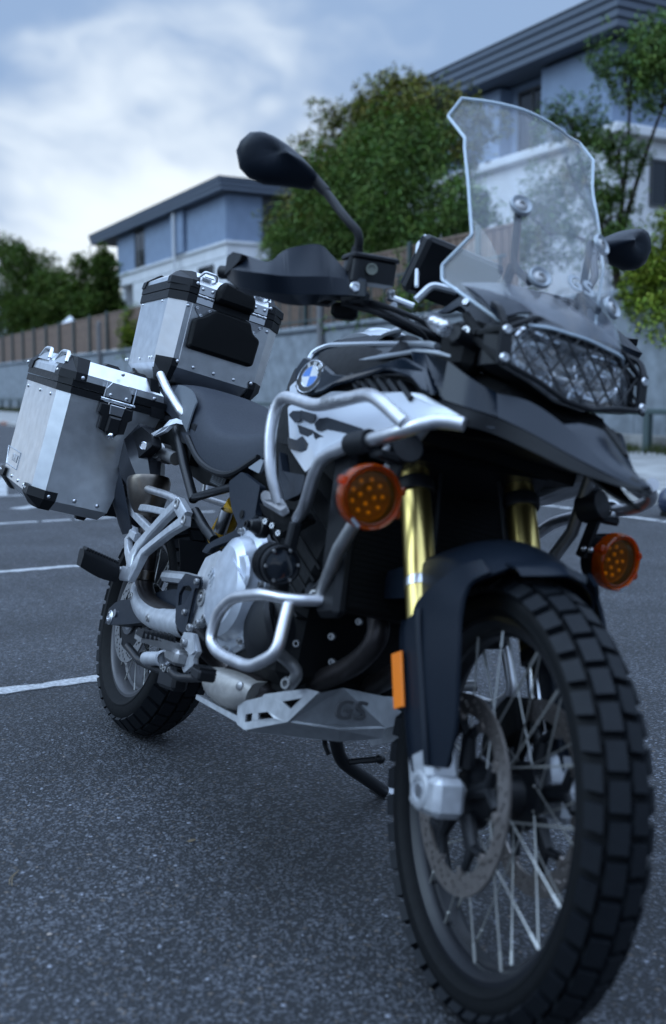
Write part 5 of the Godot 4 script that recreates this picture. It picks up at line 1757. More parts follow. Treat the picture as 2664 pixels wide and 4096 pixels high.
	# turn signals
	for s in [1, -1]:
		var ts := node("turn_signal", bike)
		m = MB.new()
		var rr := []
		for q in [[0.0, 0.010, 0.006], [0.02, 0.020, 0.012], [0.05, 0.026, 0.015], [0.085, 0.024, 0.014], [0.105, 0.012, 0.008]]:
			var lp := []
			for k in 12:
				var t := TAU * k / 12
				lp.append(v(1.345 + q[0] * 0.85 + sin(t) * 0.3 * q[2], 1.078 - q[0] * 0.30 + cos(t) * q[2], s * (0.185 + q[0] * 0.15 + sin(t) * q[1])))
			rr.append(lp)
		m.loft(rr, 3)
		obj("lens", m, M.glass, ts)
		m = MB.new()
		for k in 3: m.ball(v(1.375 + k * 0.022, 1.068 - k * 0.006, s * (0.194 + k * 0.003)), v(0.010, 0.008, 0.010), Basis(), 6)
		obj("bulb_reflector", m, M.chrome, ts)
		m = MB.new()
		m.tube([v(1.44, 1.045, s * 0.19), v(1.43, 1.04, s * 0.13)], [0.013, 0.010], 10)
		obj("arm", m, M.black, ts)
	# beak
	var bk2 := node("beak", bike)
	m = MB.new()
	var low: Array = P([1.413,.898,.17,1.484,.899,.16,1.522,.896,.13,1.589,.877,.098,1.646,.859,.066,1.686,.852,.038,1.719,.847,.02,1.742,.848,.008])
	var crease: Array = P([1.429,.937,.178,1.491,.926,.16,1.528,.92,.132,1.579,.904,.102,1.634,.882,.07,1.677,.866,.042,1.713,.855,.021,1.74,.851,.008])
	var ridge: Array = P([1.404,1.005,.165,1.464,.976,.15,1.501,.96,.125,1.552,.955,.098,1.604,.927,.064,1.643,.897,.042,1.691,.871,.026,1.734,.856,.009])
	for s in [1, -1]:
		var A := low if s > 0 else mir(low)
		var C := crease if s > 0 else mir(crease)
		var D := ridge if s > 0 else mir(ridge)
		m = MB.new()
		m.patch([A, C], 0.004, 3, 1, s < 0)
		obj("lower_edge", m, M.black, bk2, 25.0)
		m = MB.new()
		m.patch([C.slice(2), D.slice(2)], 0.004, 3, 1, s < 0)
		obj("flank", m, M.grey_plastic, bk2, 25.0)
		m = MB.new()
		m.patch([C.slice(0, 3), D.slice(0, 3)], 0.004, 3, 1, s < 0)
		obj("painted_flank", m, M.paint, bk2, 25.0)
		m = MB.new()
		var I := []
		for p in D: I.append(v(p.x - 0.004, p.y - 0.035, p.z * 0.80))
		m.patch([D.slice(0, 6), I.slice(0, 6)], 0.003, 3, 1, s < 0)
		obj("inner_wall", m, M.dark, bk2, 25.0)
	m = MB.new()
	var I2 := []
	var J2 := []
	for p in ridge:
		I2.append(v(p.x - 0.004, p.y - 0.036, p.z * 0.82))
		J2.append(v(p.x - 0.004, p.y - 0.036, -p.z * 0.82))
	m.patch([I2, J2], 0.004, 3, 3)
	obj("valley", m, M.dark, bk2, 25.0)
	# raised nose plate between the flanks
	m = MB.new()
	var ng := [[v(1.588, 0.925, 0.070), v(1.590, 0.936, 0.030), v(1.590, 0.938, 0.0), v(1.590, 0.936, -0.030), v(1.588, 0.925, -0.070)]]
	for k in range(4, 9):
		var p: Vector3 = ridge[k] if k < 8 else v(1.742, 0.854, 0.004)
		var h := 0.012 * (1.0 - (k - 4) / 5.0)
		ng.append([p, v(p.x + 0.003, p.y + h, p.z * 0.5), v(p.x + 0.004, p.y + h * 1.2, 0), v(p.x + 0.003, p.y + h, -p.z * 0.5), v(p.x, p.y, -p.z)])
	m.patch(ng, 0.006, 1, 3)
	obj("nose_plate", m, M.grey_plastic, bk2, 25.0)
	m = MB.new()
	m.prism(MB.bend(P([1.6255, 0.9395, 0.006, 1.6255, 0.9395, -0.016, 1.676, 0.8985, -0.011, 1.676, 0.8985, -0.001]), 0.003, 3, true), v(0.0025, 0.0035, 0))
	obj("nose_slot", m, M.dark, bk2)
	m = MB.new()
	m.loft([P([1.722, 0.843, 0.022, 1.716, 0.868, 0.013, 1.716, 0.870, -0.013, 1.722, 0.843, -0.022]), P([1.738, 0.842, 0.014, 1.730, 0.862, 0.009, 1.730, 0.862, -0.009, 1.738, 0.842, -0.014]), P([1.744, 0.842, 0.004, 1.740, 0.852, 0.003, 1.740, 0.852, -0.003, 1.744, 0.842, -0.004])], 2)
	obj("nose_tip", m, M.black, bk2)
	obj("lamp_support", MB.new().box(v(1.43, 0.955, 0), v(0.16, 0.085, 0.25), Basis(v(0, 0, 1), -0.25), 0.02), M.dark, bk2)
	m = MB.new()
	m.rings([[v(1.38, 0.89, 0.165), v(1.40, 0.955, 0.13), v(1.40, 0.955, -0.13), v(1.38, 0.89, -0.165)], [v(1.56, 0.884, 0.105), v(1.55, 0.905, 0.08), v(1.55, 0.905, -0.08), v(1.56, 0.884, -0.105)], [v(1.72, 0.847, 0.016), v(1.71, 0.86, 0.01), v(1.71, 0.86, -0.01), v(1.72, 0.847, -0.016)]])
	obj("underside", m, M.dark, bk2)

# ---------- tank, seat, frame ----------
func flat(called: String, pts: Array, th: float, mt: Material, parent: Node, s := 1.0, bev := 0.003, rad := 0.01, holes := []) -> MeshInstance3D:
	# a panel lying about in the side plane, thickness outwards
	var a: Array = pts if s > 0 else mir(pts)
	if rad > 0: a = MB.bend(a, rad, 3, true)
	var hh := []
	for h in holes: hh.append(MB.bend(h if s > 0 else mir(h), rad * 0.4, 2, true))
	return obj(called, MB.new().prism(a, v(0, 0, s * th), bev, hh), mt, parent, 40.0)

func body_work(bike: Node3D) -> void:
	var m := MB.new()
	var tk := node("fuel_tank", bike)
	var S := []
	for q in [[0.70, 0.90, 0.96, 0.10, 0.13], [0.80, 0.86, 1.02, 0.13, 0.165], [0.90, 0.84, 1.065, 0.15, 0.185], [1.02, 0.84, 1.072, 0.155, 0.195], [1.15, 0.85, 1.058, 0.150, 0.195], [1.28, 0.86, 1.030, 0.140, 0.190], [1.38, 0.87, 1.00, 0.12, 0.18]]:
		var hb: float = q[1]; var ht: float = q[2]; var wt: float = q[3]; var wb: float = q[4]
		S.append(ring_xz(q[0], [[hb, -wb], [lerpf(hb, ht, 0.55), -wb], [lerpf(hb, ht, 0.9), -wt], [ht, -wt * 0.7], [ht + 0.006, 0.0], [ht, wt * 0.7], [lerpf(hb, ht, 0.9), wt], [lerpf(hb, ht, 0.55), wb], [hb, wb]]))
	m.loft(S, 3)
	obj("tank_shell", m, M.dark, tk, 50.0)
	# centre console with the filler
	m = MB.new()
	m.loft([ring_xz(0.72, [[0.96, -0.09], [1.00, -0.085], [1.02, 0], [1.00, 0.085], [0.96, 0.09]]), ring_xz(0.82, [[1.03, -0.11], [1.078, -0.095], [1.105, 0], [1.078, 0.095], [1.03, 0.11]]), ring_xz(0.93, [[1.05, -0.11], [1.095, -0.09], [1.118, 0], [1.095, 0.09], [1.05, 0.11]]), ring_xz(1.06, [[1.05, -0.10], [1.09, -0.08], [1.105, 0], [1.09, 0.08], [1.05, 0.10]]), ring_xz(1.20, [[1.03, -0.09], [1.05, -0.07], [1.06, 0], [1.05, 0.07], [1.03, 0.09]])], 3)
	obj("centre_cover", m, M.paint, tk, 50.0)
	m = MB.new()
	m.lathe([[0.052, 0.0], [0.052, 0.010], [0.046, 0.016], [0.030, 0.018], [0.0, 0.019]], v(0.90, 1.112, 0), v(-0.08, 1, 0), 32)
	obj("filler_cap", m, M.silver_trim, tk)
	for s in [1, -1]:
		m = MB.new()
		m.patch([[v(0.80, 1.075, s * 0.045), v(0.87, 1.110, s * 0.052), v(0.95, 1.120, s * 0.052), v(1.02, 1.106, s * 0.046)], [v(0.80, 1.058, s * 0.085), v(0.87, 1.090, s * 0.095), v(0.95, 1.100, s * 0.093), v(1.02, 1.085, s * 0.080)]], 0.008, 4, 2)
		obj("cap_surround", m, M.silver_trim, tk, 50.0)
		m = MB.new()
		m.patch([[v(0.98, 1.10, s * 0.03), v(1.04, 1.135, s * 0.045), v(1.10, 1.140, s * 0.05)], [v(1.0, 1.075, s * 0.085), v(1.05, 1.09, s * 0.10), v(1.14, 1.10, s * 0.10)]], 0.006, 4, 3)
		obj("console_wing", m, M.silver_trim, tk, 50.0)
		# top side panel with its bright border
		var tp: Array = P([.875,1.025,.162,.872,1.046,.152,.904,1.063,.135,1.072,1.059,.132,1.266,1.053,.128,1.368,1.028,.14,1.27,1.035,.15,1.102,1.02,.158,1.046,1,.168,.93,1.017,.168])
		if s < 0: tp = mir(tp)
		m = MB.new()
		m.prism(MB.bend(tp, 0.012, 3, true), v(0, -0.012, -s * 0.012), 0.002)
		var tps := obj("top_side_panel", m, M.paint, tk, 30.0)
		m = MB.new()
		var e: Array = P([.891,1.018,.166,.882,1.044,.155,.91,1.062,.138,1.078,1.058,.135,1.266,1.052,.131,1.31,1.045,.135])
		if s < 0: e = mir(e)
		m.tube(MB.bend(e, 0.02), 0.0062, 8)
		var e2: Array = P([1.05,.999,.17,1.11,1.017,.162,1.277,1.031,.154,1.34,1.028,.148,1.382,1.02,.146])
		if s < 0: e2 = mir(e2)
		m.tube(MB.bend(e2, 0.03), 0.0048, 8)
		obj("panel_border", m, M.silver_trim, tk)
		# gloss side cover running from the badge to the nose
		var sc: Array = P([.926,1.022,.185,1.02,1.003,.19,1.089,.98,.196,1.146,.976,.196,1.232,.995,.19,1.297,1.011,.18,1.373,.99,.18,1.44,.94,.195,1.423,.94,.205,1.376,.965,.205,1.291,.982,.205,1.17,.961,.206,1.12,.954,.207,1.077,.94,.205,1.022,.935,.203,.963,.941,.203,.917,.989,.195])
		if s < 0: sc = mir(sc)
		m = MB.new()
		m.prism(MB.bend(sc, 0.01, 3, true), v(0, 0, s * 0.010), 0.004)
		obj("side_cover", m, M.paint, tk, 35.0)
		# slatted air outlet under it
		for k in 6:
			m = MB.new()
			m.box(v(1.17 + k * 0.036, 0.962 - k * 0.003, s * 0.190), v(0.060, 0.010, 0.03), Basis(v(0, 0, 1), -0.55), 0.002)
			obj("slat", m, M.black_metal, tk)
		m = MB.new()
		m.box(v(1.21, 0.958, s * 0.168), v(0.36, 0.06, 0.02), Basis(v(0, 0, 1), -0.06), 0.004)
		obj("outlet_back", m, M.dark, tk)
		# dark blue front flank
		var bf: Array = P([1.275,1.029,.165,1.333,1.023,.168,1.405,1.004,.166,1.496,.96,.128,1.53,.929,.124,1.53,.899,.134,1.481,.917,.163,1.421,.943,.18,1.399,.971,.186,1.335,.998,.186])
		if s < 0: bf = mir(bf)
		m = MB.new()
		m.prism(MB.bend(bf, 0.012, 3, true), v(0, 0, -s * 0.014), 0.003)
		obj("front_flank", m, M.paint, tk, 35.0)
		# pale side panel with its dark graphic
		var wp: Array = P([.927,.914,.205,.999,.825,.212,1.105,.783,.222,1.147,.807,.23,1.292,.846,.238])
		var wp2: Array = P([1.42,.883,.232,1.498,.908,.172,1.388,.944,.192,1.35,.943,.205,1.115,.942,.214,1.062,.93,.21,.952,.919,.205])
		wp.append_array(wp2)
		if s < 0: wp = mir(wp)
		m = MB.new()
		m.prism(MB.bend(wp, 0.01, 3, true), v(0, 0, -s * 0.010), 0.002)
		var panel := obj("side_panel", m, M.white_paint, tk, 35.0)
		var gr := [P([.972,.893,.215,.982,.9,.215,1.01,.9,.216,1.021,.885,.217,1.002,.881,.216]),
			P([1.021,.901,.216,1.085,.894,.22,1.085,.883,.22,1.071,.88,.219,1.03,.888,.217]),
			P([1.026,.872,.217,1.087,.864,.22,1.092,.851,.22,1.043,.858,.218]),
			P([.997,.846,.216,1.034,.842,.218,1.051,.849,.219,1.085,.836,.221,1.079,.828,.22,1.053,.825,.219,1.011,.828,.216]),
			P([1.11,.876,.222,1.123,.884,.223,1.15,.886,.224,1.267,.871,.23,1.244,.858,.229,1.161,.868,.225,1.142,.864,.224,1.124,.866,.223]),
			P([1.107,.861,.222,1.139,.854,.224,1.226,.845,.229,1.195,.837,.228,1.142,.841,.224,1.12,.85,.223]),
			P([1.105,.82,.222,1.117,.83,.222,1.145,.826,.224,1.121,.815,.223])]
		for a in gr:
			var g: Array = a if s > 0 else mir(a)
			m = MB.new()
			var gc := Vector3.ZERO
			for p in g: gc += p / g.size()
			var gg := []
			for p in g: gg.append(gc + (p - gc) * 1.28 + v(0, 0, s * 0.0006))
			m.prism(MB.bend(gg, 0.0035, 3, true), v(0, 0, s * 0.0012))
			obj("graphic_patch", m, M.paint, tk)
		# dark lower shroud beside the radiator
		var ls: Array = P([.906,.825,.19,.963,.782,.2,1.094,.779,.215,1.092,.743,.215,1.029,.726,.21,.98,.733,.2,.923,.786,.19])
		if s < 0: ls = mir(ls)
		m = MB.new()
		m.prism(MB.bend(ls, 0.01, 3, true), v(0, 0, -s * 0.02), 0.003)
		obj("lower_shroud", m, M.grey_plastic, tk)
		var kn: Array = P([.817,.964,.165,.834,1.006,.165,.882,1.015,.165,.91,1.006,.17,.908,.976,.18,.896,.942,.18])
		if s < 0: kn = mir(kn)
		m = MB.new()
		m.prism(MB.bend(kn, 0.008, 3, true), v(0, 0, -s * 0.02), 0.003)
		obj("knee_cover", m, M.black, tk)
		var kw: Array = P([.867,.962,.182,.899,.979,.182,.944,.943,.19,.89,.94,.188])
		if s < 0: kw = mir(kw)
		m = MB.new()
		m.prism(MB.bend(kw, 0.006, 3, true), v(0, 0, -s * 0.01), 0.002)
		obj("knee_trim", m, M.white_paint, tk)
		# round maker's badge: black ring, four quarters
		var bc := v(1.010, 0.972, s * 0.2095)
		var bd := v(0.22, 0.18, s).normalized()
		var bg := node("badge", bike)
		m = MB.new()
		m.lathe([[0.036, -0.012], [0.0375, -0.002], [0.0360, 0.0025], [0.0340, 0.0035], [0.0, 0.0035]], bc, bd, 48)
		obj("badge_ring", m, M.black_metal, bg)
		m = MB.new()
		m.lathe([[0.0345, 0.003], [0.0355, 0.0045], [0.0345, 0.005], [0.0335, 0.0045], [0.0345, 0.003]], bc, bd, 48)
		m.lathe([[0.0225, 0.003], [0.0235, 0.0045], [0.0225, 0.005], [0.0215, 0.0045], [0.0225, 0.003]], bc, bd, 48)
		obj("badge_rims", m, M.chrome, bg)
		var bx3 := v(s * 1.0, 0, -s * s * 0.22 * s).normalized()
		bx3 = (v(s, 0, 0) - bd * bd.x * s).normalized()
		var by3 := bd.cross(bx3).normalized()
		if by3.y < 0: by3 = -by3
		for k in 4:
			var sector := [bc + bd * 0.0035]
			for t in 9:
				var a := PI / 2 * (k + t / 8.0) + 0.12
				sector.append(bc + bd * 0.0035 + (bx3 * cos(a) + by3 * sin(a)) * 0.0216)
			m = MB.new()
			m.prism(sector, bd * 0.0012)
			obj("badge_quarter", m, M.white if k % 2 == 0 else M.blue, bg)
		var word := "BMW"
		for k in 3:
			var a := deg_to_rad(90.0 + (1 - k) * 36.0)
			var p := bc + bd * 0.0037 + (bx3 * cos(a) + by3 * sin(a)) * 0.0287
			var ux := bx3 * sin(a) - by3 * cos(a)
			var uy := bx3 * cos(a) + by3 * sin(a)
			letters("badge_letter", word[k], 0.0125, 0.0008, Transform3D(Basis(ux, uy, ux.cross(uy)), p), M.white, bg)
	letters("model_lettering", "F 850", 0.030, 0.0015, Transform3D(Basis(v(0.985, -0.05, -0.02).normalized(), v(0.06, 0.93, -0.36).normalized(), v(0.04, 0.36, 0.93).normalized()), P([1.049,1.027,.159])[0]), M.light_grey, tk)

	# seat
	var st := node("seat", bike)
	m = MB.new()
	var Q := []
	for q in [[-0.20, 0.955, 1.005, 0.085, 0.10], [-0.05, 0.93, 1.002, 0.105, 0.125], [0.08, 0.905, 0.996, 0.115, 0.14], [0.18, 0.875, 0.982, 0.120, 0.148], [0.255, 0.845, 0.955, 0.128, 0.152], [0.33, 0.815, 0.912, 0.138, 0.158], [0.42, 0.785, 0.878, 0.146, 0.163], [0.52, 0.764, 0.866, 0.148, 0.163], [0.62, 0.765, 0.872, 0.135, 0.158], [0.70, 0.80, 0.894, 0.112, 0.145], [0.78, 0.86, 0.935, 0.095, 0.125]]:
		var b: float = q[1]; var t: float = q[2]; var wt: float = q[3]; var wb: float = q[4]
		Q.append(ring_xz(q[0], [[b, -wb], [lerpf(b, t, 0.6), -lerpf(wb, wt, 0.35)], [lerpf(b, t, 0.9), -wt * 0.95], [t, -wt * 0.72], [t + 0.004, -wt * 0.3], [t + 0.004, wt * 0.3], [t, wt * 0.72], [lerpf(b, t, 0.9), wt * 0.95], [lerpf(b, t, 0.6), lerpf(wb, wt, 0.35)], [b, wb], [b - 0.01, wb * 0.8], [b - 0.01, -wb * 0.8]]))
	m.loft(Q, 4, 2)
	obj("seat_cushion", m, M.seat, st, 60.0)
	for s in [1, -1]:
		m = MB.new()
		var g := []
		for q in [[0.06, 0.985, 0.930, 0.128, 0.146], [0.14, 0.978, 0.905, 0.134, 0.152], [0.22, 0.962, 0.875, 0.142, 0.158], [0.275, 0.935, 0.850, 0.146, 0.160]]:
			g.append([v(q[0], q[1], s * q[3]), v(q[0] + 0.01, (q[1] + q[2]) * 0.5, s * (q[3] + q[4]) * 0.505), v(q[0] + 0.02, q[2], s * q[4])])
		m.patch(g, 0.004, 4, 4, s < 0)
		obj("seat_flank", m, M.seat_side, st, 60.0)
		m = MB.new()
		m.tube(MB.smooth([v(0.30, 0.838, s * 0.160), v(0.42, 0.786, s * 0.166), v(0.53, 0.762, s * 0.166), v(0.63, 0.764, s * 0.160), v(0.72, 0.810, s * 0.146)], 5), 0.008, 8)
		obj("seat_edge", m, M.black, st)
	# inner bodies that close the frame
	var fr := node("frame", bike)
	m = MB.new()
	m.loft([ring_xz(-0.25, [[0.86, -0.07], [0.94, -0.07], [0.94, 0.07], [0.86, 0.07]]), ring_xz(0.1, [[0.78, -0.10], [0.93, -0.10], [0.93, 0.10], [0.78, 0.10]]), ring_xz(0.35, [[0.73, -0.11], [0.84, -0.12], [0.84, 0.12], [0.73, 0.11]]), ring_xz(0.6, [[0.74, -0.12], [0.80, -0.13], [0.80, 0.13], [0.74, 0.12]]), ring_xz(0.85, [[0.64, -0.13], [0.90, -0.14], [0.90, 0.14], [0.64, 0.13]]), ring_xz(1.15, [[0.66, -0.12], [0.92, -0.13], [0.92, 0.13], [0.66, 0.12]]), ring_xz(1.22, [[0.78, -0.05], [0.98, -0.06], [0.98, 0.06], [0.78, 0.05]])], 2)
	obj("inner_fairing", m, M.dark, fr, 40.0)
	for s in [1, -1]:
		m = MB.new()
		m.tube(MB.bend(P([.444,.659,.15,.533,.624,.15,.599,.606,.15]) if s > 0 else mir(P([.444,.659,.15,.533,.624,.15,.599,.606,.15])), 0.02), 0.0125, 12)
		var up: Array = P([.159,.872,.148,.297,.767,.15,.417,.686,.15])
		if s < 0: up = mir(up)
		m.tube(up, 0.0125, 12)
		var cr2: Array = P([.414,.69,.15,.525,.714,.15,.654,.741,.148])
		if s < 0: cr2 = mir(cr2)
		m.tube(cr2, 0.0105, 12)
		m.tube([v(-0.28, 0.905, s * 0.10), v(0.10, 0.885, s * 0.13), v(0.27, 0.88, s * 0.148)], 0.012, 10)
		obj("subframe_tube", m, M.black_metal, fr)
		var cov: Array = P([.624,.745,.16,.698,.771,.168,.83,.747,.178,.833,.691,.176,.838,.685,.176,.807,.667,.174,.787,.634,.17,.615,.588,.16,.591,.571,.158,.561,.572,.158,.579,.591,.158,.621,.607,.16,.734,.642,.165,.737,.655,.165,.682,.683,.162,.647,.712,.16])
		if s < 0: cov = mir(cov)
		m = MB.new()
		m.prism(MB.bend(cov, 0.006, 3, true), v(0, 0, -s * 0.018), 0.003)
		obj("frame_cover", m, M.grey_plastic, fr, 30.0)
		m = MB.new()
		var hc: Vector3 = P([.759,.679,.175])[0]
		m.lathe([[0.0095, 0.0], [0.0095, 0.0012], [0.0, 0.0012]], v(hc.x, hc.y, s * (hc.z - 0.004)), v(0, 0, s), 18)
		obj("cover_recess", m, M.dark, fr)
		var tr: Array = P([.704,.783,.158,.775,.806,.165,.797,.8,.168,.79,.773,.168])
		if s < 0: tr = mir(tr)
		m = MB.new()
		m.prism(MB.bend(tr, 0.008, 3, true), v(0, 0, -s * 0.01), 0.003)
		obj("side_trim", m, M.light_grey, fr)
		# pivot bolt beside the tank
		m = MB.new()
		var pb: Array = P([.907,.662,.19,.93,.661,.222])
		var p0: Vector3 = pb[0]
		if s < 0: p0 = mir(pb)[0]
		m.lathe([[0.021, -0.012], [0.023, 0.0], [0.021, 0.006], [0.017, 0.008], [0.016, 0.012], [0.0115, 0.026], [0.0085, 0.028], [0.0085, 0.036], [0.0055, 0.036], [0.005, 0.030], [0.0, 0.030]], p0, v(0, 0, s), 24)
		obj("crash_bar_spacer", m, M.black_metal, fr)
	# warning sticker on the side of the inner body
	var sk: Array = P([.455,.768,.132,.546,.758,.132,.535,.726,.132,.446,.736,.132])
	m = MB.new()
	m.prism(sk, v(0, 0, 0.0015))
	obj("warning_sticker", m, M.black, fr)
	for k in 7:
		var l: MB = MB.new()
		var a: Vector3 = sk[0].lerp(sk[3], 0.10 + 0.13 * k)
		var b2: Vector3 = sk[1].lerp(sk[2], 0.10 + 0.13 * k)
		for j in (1 if k in [0, 1, 5, 6] else 4):
			var n := 1.0 if k in [0, 1, 5, 6] else 4.0
			l.tube([a.lerp(b2, 0.08 + 0.86 * j / n) + v(0, 0, 0.0022), a.lerp(b2, 0.08 + 0.86 * (j + 0.55 + 0.4 * (1.0 if n < 2 else 0.0)) / n) + v(0, 0, 0.0022)], 0.0006, 4)
		obj("sticker_print", l, M.light_grey, fr)
	# shock absorber with yellow reservoir
	var sa := node("shock_absorber", bike)
	m = MB.new()
	m.tube([v(0.44, 0.60, 0.075), v(0.52, 0.70, 0.080)], 0.026, 18)
	obj("reservoir", m, M.shock, sa)
	m = MB.new()
	m.tube([v(0.515, 0.625, 0.105), v(0.535, 0.68, 0.108)], 0.016, 14)
	obj("adjuster", m, M.steel, sa)
	m = MB.new()
	m.tube([v(0.40, 0.42, 0.0), v(0.52, 0.74, 0.0)], 0.022, 14)
	var sp := []
	for k in 121:
		var t := k / 120.0
		var a := t * TAU * 8
		sp.append(v(0.41, 0.45, 0).lerp(v(0.505, 0.70, 0), t) + v(cos(a) * 0.033, -cos(a) * 0.012, sin(a) * 0.035))
	m.tube(sp, 0.0055, 7)
	obj("spring", m, M.steel, sa)
	# grab handle and luggage rack
	var rk := node("luggage_rack", bike)
	for s in [1, -1]:
		var gh: Array = P([.029,1.003,.178,.103,.957,.17,.194,.91,.16,.216,.896,.154])
		if s < 0: gh = mir(gh)
		m = MB.new()
		m.tube(MB.bend(gh, 0.02), [0.0115, 0.0115, 0.0115, 0.0115, 0.0115, 0.0115, 0.0115, 0.0115, 0.0115, 0.0115, 0.0115, 0.0115, 0.0115, 0.006].slice(0, MB.bend(gh, 0.02).size()), 14)
		obj("grab_handle", m, M.tube_steel, rk)
		var rb: Array = P([.134,.832,.2,.186,.853,.19,.184,.877,.176,.21,.884,.168,.242,.879,.16,.248,.87,.16,.219,.871,.168,.202,.864,.176,.202,.843,.19,.149,.823,.2])
		if s < 0: rb = mir(rb)
		m = MB.new()
		m.prism(rb, v(0, 0, -s * 0.012), 0.002)
		obj("case_mount", m, M.silver, rk)
		m = MB.new()
		m.tube(MB.bend([v(-0.34, 0.70, s * 0.188), v(-0.06, 0.690, s * 0.188), v(0.30, 0.682, s * 0.175), v(0.40, 0.672, s * 0.170)], 0.03), 0.0105, 12)
		m.tube(MB.bend([v(-0.34, 0.70, s * 0.188), v(-0.36, 0.78, s * 0.185), v(-0.34, 0.87, s * 0.17), v(-0.2, 0.93, s * 0.12)], 0.03), 0.0105, 12)
		obj("case_carrier", m, M.tube_steel, rk)
		# black lock block and swivel under the handle
		var lk: Array = P([-.04,.805,.215,.088,.846,.215,.157,.826,.205,.181,.799,.205,.089,.759,.205,.05,.76,.205])
		if s < 0: lk = mir(lk)
		m = MB.new()
		m.prism(MB.bend(lk, 0.008, 3, true), v(0, 0, -s * 0.03), 0.004)
		obj("carrier_lock", m, M.black, rk)
		var lc: Vector3 = P([.129,.795,.208])[0]
		m = MB.new()
		m.lathe([[0.0115, -0.006], [0.0115, 0.006], [0.0095, 0.008], [0.0085, 0.004], [0.0, 0.004]], v(lc.x, lc.y, s * lc.z), v(0.75, 0, 0.66 * s), 22)
		obj("lock_cylinder", m, M.chrome, rk)
		var kb: Vector3 = P([.116,.79,.165])[0]
		m = MB.new()
		m.lathe([[0.026, -0.05], [0.026, -0.005], [0.020, 0.0], [0.020, 0.006], [0.010, 0.006], [0.008, 0.003], [0.0, 0.003]], v(kb.x, kb.y, s * kb.z), v(0.45, 0, s), 20)
		m.tube([v(kb.x, kb.y, s * 0.15), v(kb.x + 0.10, kb.y - 0.01, s * 0.145)], 0.018, 12)
		obj("exhaust_hanger", m, M.old_steel, rk)
	m = MB.new()
	m.box(v(-0.17, 0.985, 0), v(0.28, 0.018, 0.20), Basis(), 0.006)
	m.box(v(-0.05, 0.965, 0), v(0.06, 0.03, 0.16), Basis(), 0.006)
	for z in [-0.09, 0.09]: m.tube([v(-0.30, 0.972, z), v(0.02, 0.975, z), v(0.12, 0.93, z * 1.4)], 0.010, 10)
	obj("rack_plate", m, M.dark, rk)
	# tail unit
	var tl := node("tail_unit", bike)
	m = MB.new()
	m.loft([ring_xz(-0.46, [[0.90, -0.05], [0.95, -0.05], [0.95, 0.05], [0.90, 0.05]]), ring_xz(-0.3, [[0.86, -0.09], [0.95, -0.09], [0.95, 0.09], [0.86, 0.09]]), ring_xz(0.05, [[0.80, -0.125], [0.94, -0.125], [0.94, 0.125], [0.80, 0.125]]), ring_xz(0.29, [[0.77, -0.135], [0.87, -0.14], [0.87, 0.14], [0.77, 0.135]])], 3)
	obj("tail_fairing", m, M.dark, tl, 40.0)
	m = MB.new()
	m.patch([[v(-0.42, 0.86, -0.08), v(-0.42, 0.88, 0), v(-0.42, 0.86, 0.08)], [v(-0.56, 0.70, -0.09), v(-0.56, 0.72, 0), v(-0.56, 0.70, 0.09)], [v(-0.62, 0.55, -0.09), v(-0.62, 0.57, 0), v(-0.62, 0.55, 0.09)]], 0.005, 3, 3)
	obj("number_plate_hanger", m, M.black, tl)
	for s in [1, -1]:
		var rt: Array = P([.144,.868,.15,.324,.876,.156,.339,.824,.154,.261,.822,.15,.183,.835,.148])
		if s < 0: rt = mir(rt)
		m = MB.new()
		m.prism(MB.bend(rt, 0.008, 3, true), v(0, 0, -s * 0.02), 0.003)
		obj("tail_side_cover", m, M.black, tl)

